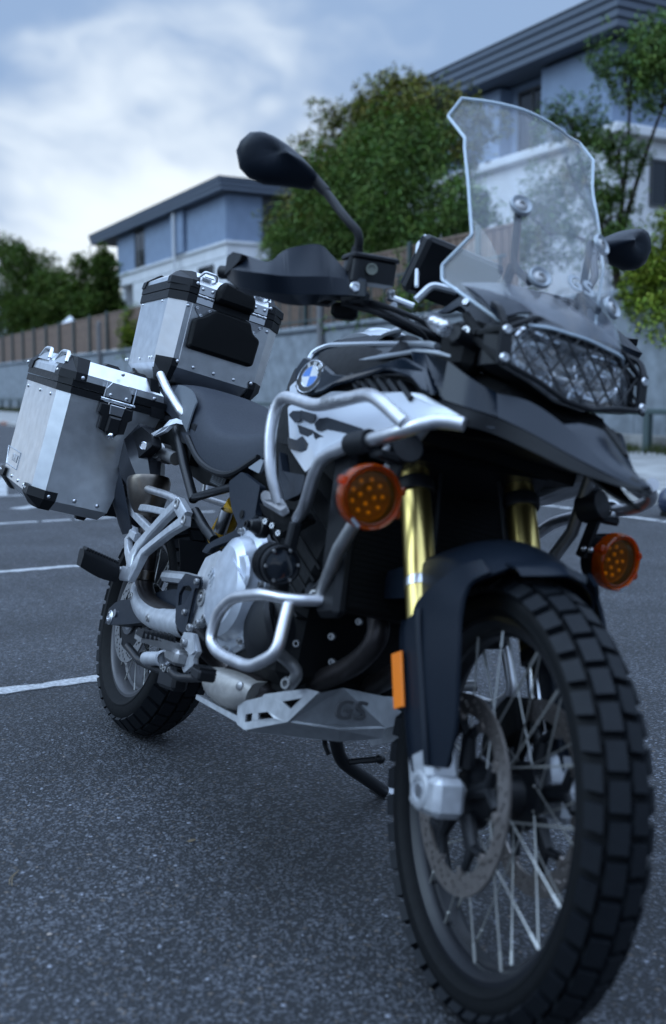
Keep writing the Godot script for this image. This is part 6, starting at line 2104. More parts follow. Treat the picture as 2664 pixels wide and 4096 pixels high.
# ---------- crash bars and their lamps ----------
func crash_bars(bike: Node3D) -> void:
	for s in [1, -1]:
		var cb := node("crash_bar", bike)
		var m := MB.new()
		var up: Array = P([1.049,.718,.232,1.032,.771,.258,1.013,.837,.268,1.005,.888,.268,1.023,.919,.266,1.096,.911,.268,1.169,.9,.27,1.232,.905,.27,1.342,.922,.268,1.384,.915,.272,1.486,.874,.27])
		if s < 0: up = mir(up)
		m.tube(MB.bend(up, 0.03, 6), 0.0118, 16)
		obj("upper_loop", m, M.tube_steel, cb, 60.0)
		m = MB.new()
		var fr: Array = P([1.335,.835,.272,1.373,.842,.272,1.406,.846,.272,1.463,.859,.27,1.5,.875,.258,1.513,.89,.232,1.545,.892,.205])
		if s < 0: fr = mir(fr)
		m.tube(MB.bend(fr, 0.05, 6), 0.0118, 16)
		obj("front_tube", m, M.tube_steel, cb, 60.0)
		m = MB.new()
		var lo: Array = P([1.34,.835,.272,1.247,.809,.27,1.215,.779,.262,1.159,.717,.235,1.095,.696,.21])
		if s < 0: lo = mir(lo)
		m.tube(MB.bend(lo, 0.035, 6), 0.0118, 16)
		obj("lower_tube", m, M.tube_steel, cb, 60.0)
		m = MB.new()
		var st: Array = P([1.455,.88,-.2,1.391,.836,-.215,1.34,.802,-.24])
		if s > 0: st = mir(st)
		m.tube([v(1.415, 0.90, s * 0.185), v(1.365, 0.79, s * 0.215), v(1.28, 0.66, s * 0.215), v(1.22, 0.57, s * 0.195)], 0.0125, 14)
		obj("brace_tube", m, M.old_steel, cb, 60.0)
		m = MB.new()
		m.lathe([[0.019, -0.03], [0.020, -0.028], [0.020, 0.028], [0.019, 0.03]], P([1.367,.839,.272])[0] * v(1, 1, s), P([1.406,.846,.272])[0] * v(1, 1, s) - P([1.335,.835,.272])[0] * v(1, 1, s), 18)
		obj("tube_clamp", m, M.black, cb)
		# foot of the upper loop
		m = MB.new()
		var ft: Array = P([.943,.729,.225,.972,.736,.232,1.003,.735,.236,1.024,.719,.238,1.071,.727,.24,1.095,.714,.238,1.068,.703,.236,.949,.717,.225])
		if s < 0: ft = mir(ft)
		m.prism(MB.bend(ft, 0.006, 3, true), v(0, -0.012, -s * 0.010), 0.003)
		obj("loop_foot", m, M.tube_steel, cb)
		m = MB.new()
		var fb: Array = P([.916,.711,.212,1.004,.698,.22,1.061,.701,.232,1.073,.71,.232,1.123,.712,.225,1.132,.697,.215,1.007,.651,.205,.975,.678,.205,.932,.69,.205])
		if s < 0: fb = mir(fb)
		m.prism(MB.bend(fb, 0.008, 3, true), v(0, 0, -s * 0.03), 0.004)
		obj("mount_block", m, M.dark, cb)
		m = MB.new()
		for q in P([1.026,.672,.222,1.059,.661,.222,.978,.677,.215]): m.bolt(v(q.x, q.y, s * q.z), v(0.5, 0, s), 0.0065)
		each("bolt", m, M.steel, cb)
		# lower loop round the engine
		var lb := node("engine_guard", bike)
		m = MB.new()
		var ll: Array = P([1.232,.565,.195,1.216,.553,.245,1.159,.55,.275,1.055,.524,.285,1.005,.484,.285,.999,.431,.285,1.039,.417,.285,1.088,.415,.285,1.183,.419,.28,1.247,.46,.268,1.213,.544,.25])
		if s < 0: ll = mir(ll)
		m.tube(MB.bend(ll, 0.026, 6), 0.0112, 16)
		obj("guard_loop", m, M.tube_steel, lb, 60.0)
		m = MB.new()
		var mt2: Array = P([1.171,.453,.235,1.153,.442,.2,1.16,.426,.175,1.161,.412,.17,1.132,.39,.165])
		if s < 0: mt2 = mir(mt2)
		m.tube(MB.bend(mt2, 0.02), 0.0115, 12)
		obj("lower_stay", m, M.old_steel, lb)
		m = MB.new()
		m.bolt(P([1.14,.394,.17])[0] * v(1, 1, s), v(0.4, 0, s), 0.013, 0.014)
		m.bolt(P([1.214,.569,.2])[0] * v(1, 1, s), v(0.6, 0.2, s), 0.010, 0.012)
		each("bolt", m, M.old_steel, lb)
		# auxiliary lamp with amber cap
		var al := node("auxiliary_lamp", bike)
		var c := v(1.4395, 0.7537, s * 0.2725)
		var d := v(0.985, -0.03, s * 0.10).normalized()
		m = MB.new()
		m.lathe([[0.020, -0.055], [0.036, -0.050], [0.044, -0.032], [0.047, -0.012], [0.047, 0.000], [0.043, 0.001], [0.040, -0.012], [0.030, -0.022], [0.0, -0.024]], c, d, 40)
		for k in 5: m.lathe([[0.036 + k * 0.0015, -0.050 + k * 0.006], [0.0455 + k * 0.001, -0.050 + k * 0.006], [0.0455 + k * 0.001, -0.0475 + k * 0.006], [0.036 + k * 0.0015, -0.0475 + k * 0.006]], c, d, 40)
		obj("lamp_housing", m, M.black, al)
		m = MB.new()
		m.lathe([[0.0395, -0.012], [0.030, -0.020], [0.0, -0.0215], [0.0, -0.0225], [0.0405, -0.0135], [0.0395, -0.012]], c, d, 40)
		obj("reflector", m, M.lamp_bowl, al)
		m = MB.new()
		var ux := d.cross(v(0, 1, 0)).normalized()
		var uy := ux.cross(d).normalized()
		for k in 13:
			var rr := 0.027 if k < 9 else 0.0125
			var a := TAU * k / 9 + 0.2 if k < 9 else TAU * k / 4
			m.mark().ball(c + d * -0.015 + (ux * cos(a) + uy * sin(a)) * rr, v(0.0042, 0.0042, 0.0042), Basis(), 6)
		each("led", m, M.led, al)
		m = MB.new()
		m.lathe([[0.0525, -0.016], [0.0535, -0.006], [0.0525, 0.005], [0.0500, 0.008], [0.0480, 0.006], [0.0470, 0.002], [0.0450, 0.002], [0.0435, 0.004], [0.0420, 0.003], [0.0420, 0.000], [0.0460, -0.001], [0.0495, 0.002], [0.0500, -0.016], [0.0525, -0.016]], c, d, 56)
		for q in [2.75, 3.45, 0.3]:
			var b := Basis(ux, uy, d)
			m.box(c + (ux * cos(q) + uy * sin(q)) * 0.0545 - d * 0.004, v(0.012, 0.014, 0.020), Basis(ux * cos(q) + uy * sin(q), uy * cos(q) - ux * sin(q), d), 0.003)
		obj("amber_cap", m, M.amber_ring, al, 30.0)
		m = MB.new()
		m.lathe([[0.0, 0.0045], [0.020, 0.0042], [0.037, 0.0030], [0.0425, 0.001], [0.0425, -0.002], [0.037, -0.0005], [0.020, 0.0008], [0.0, 0.001]], c, d, 48)
		obj("amber_lens", m, M.amber, al, 60.0)
		m = MB.new()
		m.box(c + d * 0.0105 - uy * 0.045 + ux * (0.020 * s), v(0.018, 0.006, 0.001), Basis(ux, uy, d).rotated(d, -0.6 * s))
		obj("cap_print", m, M.light_grey, al)
		m = MB.new()
		m.box(c + v(-0.035, 0.030, -s * 0.052), v(0.030, 0.075, 0.008), Basis(v(0, 0, 1), -0.2), 0.003)
		m.box(c + v(-0.030, 0.072, -s * 0.030), v(0.036, 0.016, 0.050), Basis(), 0.004)
		m.lathe([[0.026, -0.022], [0.028, -0.018], [0.028, 0.018], [0.026, 0.022]], c + v(-0.035, 0.088, -s * 0.060), v(0.8, 0.3, 0.2 * s), 22)
		obj("lamp_bracket", m, M.black, al)
		m = MB.new()
		for q in [[0.012, 0.012], [0.012, -0.006]]: m.bolt(c + v(-0.030 + q[1], 0.010, -s * 0.057), v(0.8, 0, s * 0.5), 0.0055)
		m.bolt(c + v(-0.022, 0.082, -s * 0.020), v(0.2, 1, 0), 0.007)
		each("bolt", m, M.steel, al)
		# small black spot lamp lower on the guard
		var fl := node("spot_lamp", bike)
		var fc := v(1.168, 0.607, s * 0.262)
		var fd := v(0.97, 0.02, s * 0.12).normalized()
		m = MB.new()
		m.lathe([[0.020, -0.052], [0.034, -0.046], [0.0345, -0.004], [0.0365, 0.0], [0.0365, 0.010], [0.033, 0.012], [0.030, 0.006], [0.0, 0.004]], fc, fd, 36)
		for k in 6: m.lathe([[0.030, -0.046 + k * 0.0068], [0.0385, -0.046 + k * 0.0068], [0.0385, -0.0432 + k * 0.0068], [0.030, -0.0432 + k * 0.0068]], fc, fd, 36)
		obj("lamp_housing", m, M.black, fl)
		m = MB.new()
		m.lathe([[0.029, 0.007], [0.020, 0.010], [0.0, 0.011], [0.0, 0.006], [0.029, 0.006]], fc, fd, 32)
		obj("lens", m, M.pane, fl, 60.0)
		m = MB.new()
		for k in 6: m.bolt(fc + fd * 0.011 + (v(0, 1, 0) * cos(TAU * k / 6 + 0.3) + v(0.12, 0, -s) * sin(TAU * k / 6 + 0.3)) * 0.0305, fd, 0.0032)
		each("bolt", m, M.old_steel, fl)
		m = MB.new()
		m.box(fc + v(-0.02, -0.045, -s * 0.02), v(0.03, 0.03, 0.03), Basis(), 0.005)
		m.box(fc + v(-0.015, 0.052, -s * 0.02), v(0.02, 0.06, 0.02), Basis(), 0.004)
		obj("lamp_bracket", m, M.black, fl)
	letters("bar_lettering", "SW-MOTECH", 0.019, 0.001, Transform3D(Basis(v(0.96, 0.08, -0.03).normalized(), v(-0.08, 0.93, -0.36).normalized(), v(0.0, 0.36, 0.93).normalized()), P([1.266,.91,.281])[0]), M.old_steel, bike.get_node("crash_bar"))

# ---------- engine, exhaust, running gear ----------
func engine(bike: Node3D) -> void:
	var en := node("engine", bike)
	var m := MB.new()
	m.box(v(0.86, 0.46, 0), v(0.42, 0.20, 0.31), Basis(v(0, 0, 1), 0.05), 0.03)
	m.box(v(0.70, 0.53, 0), v(0.26, 0.16, 0.29), Basis(v(0, 0, 1), 0.1), 0.03)
	m.box(v(0.95, 0.37, 0.0), v(0.22, 0.08, 0.22), Basis(), 0.02)
	obj("crankcase", m, M.dark, en, 30.0)
	m = MB.new()
	var cb := Basis(v(0, 0, 1), -0.42)
	m.box(v(1.00, 0.63, 0), v(0.20, 0.22, 0.29), cb, 0.02)
	m.box(v(1.05, 0.74, 0), v(0.22, 0.08, 0.31), cb, 0.02)
	for k in 5: m.box(v(0.965, 0.555, 0) + cb * v(0, k * 0.028, 0), v(0.225, 0.006, 0.30), cb, 0.002)
	obj("cylinders", m, M.dark, en, 30.0)
	m = MB.new()
	for k in 12:
		var q := [[1.02, 0.50, 0.14], [1.06, 0.46, 0.13], [1.00, 0.43, 0.15], [1.08, 0.55, 0.12], [1.05, 0.41, 0.10], [1.10, 0.49, 0.08], [1.09, 0.44, 0.06], [0.98, 0.57, 0.155], [1.11, 0.58, 0.10], [0.95, 0.40, 0.15], [1.12, 0.46, 0.02], [1.12, 0.53, 0.04]][k] as Array
		m.bolt(v(q[0], q[1], q[2]), v(0.7, 0, 0.7), 0.008)
	each("case_bolt", m, M.old_steel, en)
	m = MB.new()
	m.lathe([[0.075, 0.0], [0.070, 0.02], [0.045, 0.03], [0.030, 0.035], [0.0, 0.035]], v(0.985, 0.47, 0.150), v(0.2, 0, 1), 28)
	m.tube(MB.smooth([v(1.0, 0.52, 0.18), v(1.03, 0.50, 0.19), v(1.05, 0.46, 0.18), v(1.04, 0.42, 0.17)], 4), 0.010, 8)
	obj("water_pump", m, M.black, en)
	# clutch cover: flat sided dome with bolted rim, standing proud of the case
	m = MB.new()
	var oc := v(0.835, 0.520, 0.0)
	var Rr := []
	for q in [[0.130, 0.150], [0.130, 0.160], [0.122, 0.170], [0.108, 0.176], [0.100, 0.200], [0.082, 0.212], [0.040, 0.216]]:
		var lp := []
		for k in 40:
			var a := TAU * k / 40
			var r: float = q[0] * (1.0 + 0.05 * cos(3.0 * a + 0.8) - 0.06 * cos(2.0 * a + 0.3))
			lp.append(v(oc.x + r * cos(a) * 0.92, oc.y + r * sin(a), q[1]))
		Rr.append(lp)
	m.rings(Rr)
	var cc := obj("clutch_cover", m, M.cover_silver, en, 24.0)
	m = MB.new()
	m.prism(MB.bend(P([.834,.595,.196,.905,.601,.196,.926,.584,.196,.936,.559,.196,.932,.538,.196,.908,.559,.205,.863,.58,.205]), 0.006, 3, true), v(0, 0, 0.012), 0.005)
	obj("cover_rib", m, M.cover_silver, en, 24.0)
	m = MB.new()
	for k in 11:
		var a := TAU * k / 11 + 0.25
		var r := 0.124 * (1.0 + 0.05 * cos(3.0 * a + 0.8) - 0.06 * cos(2.0 * a + 0.3))
		var p := v(oc.x + r * cos(a) * 0.92, oc.y + r * sin(a), 0.150)
		m.lathe([[0.011, 0.0], [0.011, 0.022], [0.0, 0.022]], p, v(0, 0, 1), 14)
	obj("bolt_bosses", m, M.cover_silver, en)
	m = MB.new()
	for k in 11:
		var a := TAU * k / 11 + 0.25
		var r := 0.124 * (1.0 + 0.05 * cos(3.0 * a + 0.8) - 0.06 * cos(2.0 * a + 0.3))
		m.bolt(v(oc.x + r * cos(a) * 0.92, oc.y + r * sin(a), 0.172), v(0, 0, 1), 0.0075, 0.010)
	each("cover_bolt", m, M.old_steel, en)
	letters("cover_lettering", "BMW", 0.034, 0.002, Transform3D(Basis(v(0.80, -0.60, 0).normalized(), v(0.60, 0.80, 0), v(0, 0, 1)), v(0.792, 0.520, 0.2145)), M.silver_trim, en)
	# radiator
	var rd := node("radiator", bike)
	m = MB.new()
	var rb := Basis(v(0, 0, 1), 0.22)
	m.box(v(1.22, 0.70, 0), v(0.045, 0.30, 0.36), rb, 0.006)
	for k in 26: m.box(v(1.244, 0.695, 0) + rb * v(0, -0.13 + k * 0.0104, 0), v(0.004, 0.002, 0.33), rb)
	obj("core", m, M.dark, rd)
	for s in [1, -1]:
		obj("side_tank", MB.new().box(v(1.22, 0.70, s * 0.185), v(0.07, 0.33, 0.03), rb, 0.01), M.black, rd)
		obj("coolant_hose", MB.new().tube(MB.smooth([v(1.20, 0.60, s * 0.17), v(1.14, 0.56, s * 0.16), v(1.08, 0.57, s * 0.13)], 4), 0.018, 10), M.black, rd)
	# engine plate, heel guard and foot rest carrier
	var pl := node("foot_rest_carrier", bike)
	m = MB.new()
	m.prism(MB.bend(P([.591,.562,.158,.678,.589,.165,.709,.579,.17,.698,.543,.176,.689,.49,.178,.717,.443,.178,.698,.414,.178,.651,.402,.176,.634,.406,.174,.644,.491,.172,.631,.52,.168,.582,.515,.165]), 0.008, 3, true), v(0, 0, -0.014), 0.004)
	obj("frame_plate", m, M.silver, pl, 30.0)
	m = MB.new()
	m.prism(MB.bend(P([.628,.39,.182,.699,.398,.19,.747,.367,.192,.729,.349,.19,.734,.335,.188,.688,.306,.186,.652,.322,.184,.693,.346,.186,.62,.364,.184]), 0.005, 3, true), v(0, 0, -0.014), 0.004)
	m.prism(MB.bend(P([.648,.391,.192,.704,.398,.194,.743,.366,.196,.723,.353,.196,.645,.364,.192]), 0.004, 3, true), v(0, 0, -0.008), 0.003)
	obj("peg_hanger", m, M.silver, pl, 30.0)
	m = MB.new()
	for q in P([.662,.404,.184,.7,.422,.184,.679,.371,.197,.725,.439,.182,.671,.476,.178]): m.bolt(q, v(0, 0, 1), 0.0095, 0.008)
	each("bolt", m, M.old_steel, pl)
	m = MB.new()
	m.lathe([[0.020, -0.002], [0.020, 0.004], [0.012, 0.004], [0.011, -0.001], [0.0, -0.001]], P([.67,.477,.178])[0], v(0, 0, 1), 24)
	obj("pivot_cap", m, M.old_steel, pl)
	flat("heel_guard", P([.563,.515,.178,.609,.516,.182,.658,.521,.185,.677,.512,.186,.676,.495,.186,.652,.494,.184,.651,.473,.184,.649,.389,.18,.606,.385,.178,.571,.399,.178,.533,.464,.176,.528,.485,.176]), 0.008, M.grey_plastic, pl, 1.0, 0.003, 0.006, [P([.608,.493,.182,.632,.487,.182,.606,.449,.18,.566,.438,.178,.554,.465,.178,.572,.485,.18])])
	m = MB.new()
	for q in P([.663,.509,.194,.626,.432,.19]): m.bolt(q, v(0, 0, 1), 0.0075, 0.007)
	each("screw", m, M.old_steel, pl)
	# rider foot rests
	for s in [1, -1]:
		var fp := node("foot_rest", bike)
		m = MB.new()
		m.hexa([v(0.605, 0.340, s * 0.19), v(0.655, 0.340, s * 0.19), v(0.645, 0.352, s * 0.285), v(0.600, 0.352, s * 0.285), v(0.605, 0.362, s * 0.19), v(0.655, 0.362, s * 0.19), v(0.645, 0.372, s * 0.285), v(0.600, 0.372, s * 0.285)])
		m.box(v(0.650, 0.335, s * 0.188), v(0.07, 0.036, 0.05), Basis(), 0.008)
		obj("peg", m, M.old_steel, fp)
		m = MB.new()
		for k in 8:
			var z := 0.205 + k * 0.0105
			m.hexa([v(0.604, 0.362, s * z), v(0.650, 0.362, s * z), v(0.650, 0.362, s * (z + 0.008)), v(0.604, 0.362, s * (z + 0.008)), v(0.607, 0.378, s * (z + 0.003)), v(0.646, 0.378, s * (z + 0.003)), v(0.646, 0.378, s * (z + 0.006)), v(0.607, 0.378, s * (z + 0.006))])
		obj("rubber", m, M.black, fp)
	# brake pedal and master cylinder
	var bp := node("brake_pedal", bike)
	m = MB.new()
	m.tube(MB.bend([v(0.665, 0.300, 0.205), v(0.74, 0.303, 0.215), v(0.86, 0.330, 0.225), v(0.915, 0.345, 0.240)], 0.03), 0.009, 10)
	m.box(v(0.925, 0.350, 0.247), v(0.045, 0.022, 0.040), Basis(), 0.004)
	for k in 4: m.box(v(0.910 + k * 0.010, 0.362, 0.247), v(0.004, 0.008, 0.038))
	obj("lever_arm", m, M.black_metal, bp)
	m = MB.new()
	m.tube([v(0.43, 0.283, 0.178), v(0.53, 0.305, 0.178)], 0.017, 16)
	m.lathe([[0.019, 0.0], [0.021, 0.008], [0.016, 0.010], [0.012, 0.0]], v(0.53, 0.305, 0.178), v(0.97, 0.2, 0.1), 18)
	obj("master_cylinder", m, M.silver, bp)
	m = MB.new()
	m.tube(MB.bend(P([.117,.256,.115,.301,.254,.145,.422,.263,.155,.532,.277,.165]), 0.02), 0.011, 10)
	m.box(v(0.60, 0.275, 0.17), v(0.10, 0.05, 0.04), Basis(v(0, 0, 1), 0.1), 0.008)
	obj("linkage", m, M.black_metal, bp)
	m = MB.new()
	for q in P([.617,.322,.19,.586,.328,.19,.623,.297,.19,.594,.292,.19,.565,.292,.185]): m.bolt(q, v(0.2, 0, 1), 0.0075, 0.007)
	each("bolt", m, M.old_steel, bp)
	# pillion foot rest bracket: cast arm with three openings
	for s in [1, -1]:
		var pb := node("pillion_bracket", bike)
		m = MB.new()
		var seg := func(a: Array, w: Array, th: float) -> void:
			# a flat bar with rounded top running through points
			var R := []
			for i in a.size():
				var t: Vector3 = (a[mini(i + 1, a.size() - 1)] - a[maxi(i - 1, 0)]).normalized()
				var n := t.cross(v(0, 0, 1)).normalized()
				var q: Vector3 = a[i]
				var h: float = w[i]
				R.append([q + n * h + v(0, 0, -th), q + n * h * 1.0 + v(0, 0, th * 0.6), q + n * h * 0.7 + v(0, 0, th), q - n * h * 0.7 + v(0, 0, th), q - n * h + v(0, 0, th * 0.6), q - n * h + v(0, 0, -th)])
			if s < 0:
				for r2 in R:
					for i in r2.size(): r2[i].z = -r2[i].z
			m.rings(R)
		seg.call(P([.394,.667,.178,.333,.627,.18,.269,.577,.184,.226,.537,.19,.218,.508,.196,.229,.483,.2,.237,.471,.202]), [0.016, 0.014, 0.014, 0.016, 0.018, 0.019, 0.019], 0.010)
		seg.call(P([.475,.636,.178,.398,.601,.18,.325,.558,.186,.278,.526,.192,.265,.489,.198,.255,.461,.203,.2,.456,.206]), [0.017, 0.012, 0.011, 0.012, 0.015, 0.019, 0.019], 0.010)
		seg.call(P([.394,.667,.178,.469,.638,.178]), [0.018, 0.018], 0.010)
		seg.call(P([.343,.639,.18,.216,.637,.18,.054,.628,.18]), [0.009, 0.009, 0.010], 0.008)
		seg.call(P([.265,.583,.184,.155,.602,.182,.044,.623,.18]), [0.010, 0.010, 0.011], 0.008)
		seg.call(P([.019,.649,.178,.056,.626,.18]), [0.010, 0.016], 0.008)
		seg.call(P([.229,.483,.2,.167,.515,.196,.134,.542,.192,.162,.571,.188]), [0.014, 0.012, 0.012, 0.012], 0.008)
		seg.call(P([.194,.554,.19,.141,.561,.19]), [0.012, 0.010], 0.008)
		obj("cast_arm", m, M.silver, pb, 40.0)
		m = MB.new()
		for q in P([.412,.666,.188,.481,.633,.188]):
			m.mark().lathe([[0.013, 0.0], [0.013, 0.003], [0.009, 0.004], [0.006, 0.001], [0.0, 0.001]], v(q.x, q.y, s * q.z), v(0, 0, s), 18)
		m.bolt(P([.197,.465,.214])[0] * v(1, 1, s), v(0.2, 0, s), 0.008, 0.007)
		each("bolt", m, M.old_steel, pb)
		m = MB.new()
		var pk: Array = P([.182,.455,.22,.201,.465,.275,.224,.48,.335])
		if s < 0: pk = mir(pk)
		var Rk := []
		for i in 3:
			var q: Vector3 = pk[i]
			var h: float = [0.026, 0.030, 0.024][i]
			Rk.append([q + v(-0.018, -h, 0), q + v(0.018, -h, 0), q + v(0.024, h * 0.3, 0), q + v(0.018, h * 0.8, 0), q + v(-0.018, h * 0.8, 0), q + v(-0.024, h * 0.3, 0)])
		m.loft(Rk, 3)
		for k in 12:
			var q: Vector3 = pk[0].lerp(pk[2], 0.06 + k * 0.078)
			m.box(q + v(0, 0.024, 0), v(0.036, 0.010, 0.006), Basis(v(1, 0, 0), -0.2 * s), 0.002)
		obj("peg_rubber", m, M.black, pb, 40.0)
	# exhaust
	var ex := node("exhaust", bike)
	m = MB.new()
	for z in [0.055, -0.045]:
		m.tube(MB.smooth([v(1.09, 0.615, z), v(1.155, 0.595, z), v(1.205, 0.550, z), v(1.212, 0.505, z), v(1.165, 0.455, z), v(1.09, 0.410, z * 1.1), v(1.00, 0.365, z * 1.2), v(0.90, 0.325, z * 1.2), v(0.80, 0.312, z * 1.3 + 0.02)], 5), 0.0215, 16)
	obj("header_pipes", m, M.exhaust, ex, 60.0)
	m = MB.new()
	m.box(v(0.86, 0.325, 0.06), v(0.22, 0.09, 0.17), Basis(v(0, 0, 1), 0.06), 0.03)
	m.tube(MB.smooth([v(0.78, 0.335, 0.10), v(0.66, 0.360, 0.125), v(0.52, 0.392, 0.135), v(0.38, 0.395, 0.138), v(0.27, 0.400, 0.140), v(0.20, 0.435, 0.142), v(0.175, 0.50, 0.142), v(0.150, 0.57, 0.145), v(0.125, 0.63, 0.150)], 5), 0.0245, 18)
	obj("link_pipe", m, M.exhaust, ex, 60.0)
	m = MB.new()
	m.lathe([[0.0265, 0.0], [0.0275, 0.003], [0.0265, 0.006], [0.0265, 0.020], [0.0275, 0.023], [0.0265, 0.026]], v(0.194, 0.445, 0.142), v(-0.3, 0.95, 0.02), 24)
	obj("pipe_clamp", m, M.bronze, ex)
	m = MB.new()
	m.lathe([[0.026, -0.01], [0.032, 0.01], [0.046, 0.040], [0.056, 0.068], [0.060, 0.100], [0.057, 0.112]], v(0.130, 0.606, 0.153), v(-0.26, 0.96, 0.10), 30)
	obj("muffler_cone", m, M.bronze, ex, 50.0)
	m = MB.new()
	var ax := v(-0.80, 0.60, 0.06).normalized()
	var sd := v(0, 0, 1)
	var u2 := sd.cross(ax).normalized()
	var R5 := []
	for q in [[-0.06, 0.62], [0.0, 0.90], [0.03, 1.0], [0.34, 1.0], [0.37, 0.9], [0.385, 0.6]]:
		var lp := []
		for k in 8:
			var a := TAU * (k + 0.5) / 8
			lp.append(v(0.075, 0.715, 0.168) + ax * q[0] + (sd * cos(a) * 0.058 + u2 * sin(a) * 0.082) * q[1])
		R5.append(lp)
	m.rings(R5)
	obj("muffler", m, M.muffler, ex, 25.0)
	m = MB.new()
	m.loft([P([0.03, 0.62, 0.205, 0.11, 0.60, 0.195, 0.10, 0.56, 0.175, 0.03, 0.575, 0.18]), P([-0.06, 0.665, 0.222, 0.04, 0.69, 0.215, 0.09, 0.565, 0.170, 0.0, 0.545, 0.165]), P([-0.12, 0.71, 0.222, -0.05, 0.74, 0.215, 0.02, 0.60, 0.165, -0.06, 0.57, 0.165])], 3)
	obj("muffler_shield", m, M.grey_plastic, ex, 30.0)
	# heat shield on the link pipe, shaped as a half shell
	m = MB.new()
	var hs := []
	var line := MB.smooth(P([0.168, 0.462, 0.150, 0.192, 0.415, 0.152, 0.245, 0.385, 0.152, 0.33, 0.376, 0.150, 0.44, 0.384, 0.148, 0.535, 0.394, 0.146]), 4)
	for i in line.size():
		var t: Vector3 = (line[mini(i + 1, line.size() - 1)] - line[maxi(i - 1, 0)]).normalized()
		var n := v(0, 0, 1).cross(t).normalized()
		var row := []
		var w := 0.034 * (0.55 + 0.45 * smoothstep(0.0, 0.2, float(i) / line.size()))
		for k in 7:
			var a := deg_to_rad(lerpf(-112, 86, k / 6.0))
			row.append(line[i] - v(0, 0, 0.010) + (n * sin(a) * w + v(0, 0, 1) * cos(a) * w * 0.92))
		hs.append(row)
	m.patch(hs, 0.002, 2, 1)
	var hsh := obj("heat_shield", m, M.silver, ex, 50.0)
	m = MB.new()
	for q in [[0.205, 0.402, 0.174], [0.355, 0.372, 0.171]]:
		m.mark().lathe([[0.010, -0.003], [0.010, 0.001], [0.007, 0.002], [0.006, 0.0045], [0.003, 0.0045], [0.003, 0.003], [0.0, 0.003]], v(q[0], q[1], q[2]), v(0.1, 0, 1), 16)
	m.mark().lathe([[0.009, -0.003], [0.009, 0.001], [0.006, 0.003], [0.0, 0.003]], v(0.935, 0.340, 0.168), v(0.3, 0.2, 1), 16)
	m.mark().lathe([[0.009, -0.003], [0.009, 0.001], [0.006, 0.003], [0.0, 0.003]], v(0.745, 0.328, 0.165), v(0.1, 0.3, 1), 16)
	each("shield_screw", m, M.old_steel, ex)
	m = MB.new()
	m.loft([P([0.735, 0.335, 0.155, 0.735, 0.325, 0.165, 0.750, 0.300, 0.165, 0.765, 0.283, 0.150, 0.765, 0.29, 0.08, 0.735, 0.34, 0.08]), P([0.80, 0.345, 0.150, 0.80, 0.335, 0.172, 0.815, 0.300, 0.175, 0.825, 0.276, 0.155, 0.82, 0.28, 0.08, 0.80, 0.35, 0.08]), P([0.88, 0.352, 0.150, 0.885, 0.342, 0.172, 0.895, 0.308, 0.175, 0.900, 0.284, 0.155, 0.90, 0.29, 0.08, 0.88, 0.355, 0.08]), P([0.955, 0.355, 0.140, 0.965, 0.345, 0.158, 0.955, 0.322, 0.158, 0.945, 0.308, 0.140, 0.94, 0.31, 0.08, 0.95, 0.36, 0.08])], 4, 2)
	obj("collector_shield", m, M.shield_grey, ex, 50.0)
	# skid plate
	var sk := node("skid_plate", bike)
	flat("side_plate", P([.919,.303,.15,1.015,.339,.15,1.022,.346,.15,1.095,.371,.146,1.163,.393,.14,1.194,.396,.132,1.119,.318,.14,.976,.261,.15,.939,.263,.152]), 0.004, M.skid, sk, 1.0, 0.001, 0.004, [P([1.091,.35,.145,1.152,.373,.141,1.125,.344,.143]), P([.963,.29,.149,.99,.3,.149,.994,.284,.149,.967,.275,.149]), P([1.012,.306,.148,1.047,.318,.147,1.074,.313,.146,1.017,.294,.148])])
	flat("side_plate", P([.919,.303,.15,1.015,.339,.15,1.095,.371,.146,1.163,.393,.14,1.194,.396,.132,1.119,.318,.14,.976,.261,.15]), 0.004, M.skid, sk, -1.0, 0.001, 0.004)
	m = MB.new()
	var tl: Vector3 = P([1.192,.395,.13])[0]
	var tm: Vector3 = P([1.15,.403,.06])[0]
	var tr: Vector3 = P([1.114,.393,-.065])[0]
	var bl: Vector3 = P([1.118,.318,.138])[0]
	var bm: Vector3 = P([1.151,.323,.05])[0]
	var br: Vector3 = P([1.14,.336,-.065])[0]
	m.prism([tl, tm, tr, br, bm, bl], v(-0.003, -0.002, 0))
	obj("front_plate", m, M.skid, sk, 25.0)
	m = MB.new()
	var b1: Vector3 = P([.972,.259,.148])[0]
	var b2: Vector3 = P([1.118,.293,.02])[0]
	var b3: Vector3 = P([1.132,.313,-.065])[0]
	m.prism([bl, bm, br, b3, b2, b1], v(-0.002, 0.004, 0))
	m.quad(b1 + v(0, 0.003, 0), b2 + v(0, 0.003, 0), v(0.74, 0.265, -0.12), v(0.74, 0.265, 0.155))
	m.quad(b1 + v(0, 0.006, 0), v(0.74, 0.268, 0.155), v(0.74, 0.268, -0.12), b2 + v(0, 0.006, 0))
	obj("bottom_plate", m, M.skid, sk, 25.0)
	m = MB.new()
	m.prism([tr, br, v(br.x - 0.03, br.y + 0.01, -0.13), v(tr.x - 0.03, tr.y, -0.13)], v(-0.003, 0, 0))
	obj("far_plate", m, M.skid, sk, 25.0)
	m = MB.new()
	m.hexa([v(0.735, 0.262, 0.165), v(0.94, 0.266, 0.155), v(0.94, 0.266, 0.148), v(0.735, 0.262, 0.150), v(0.735, 0.272, 0.165), v(0.94, 0.278, 0.155), v(0.94, 0.278, 0.148), v(0.735, 0.272, 0.150)])
	obj("edge_strip", m, M.skid, sk, 25.0)
	# cut out lettering, painted dark where one looks through it
	var fn := (tm - bm).cross(tr - bm).normalized()
	if fn.x < 0: fn = -fn
	var fu := (tr - tl).normalized()
	var fw := fn.cross(fu).normalized()
	if fw.y < 0: fw = -fw
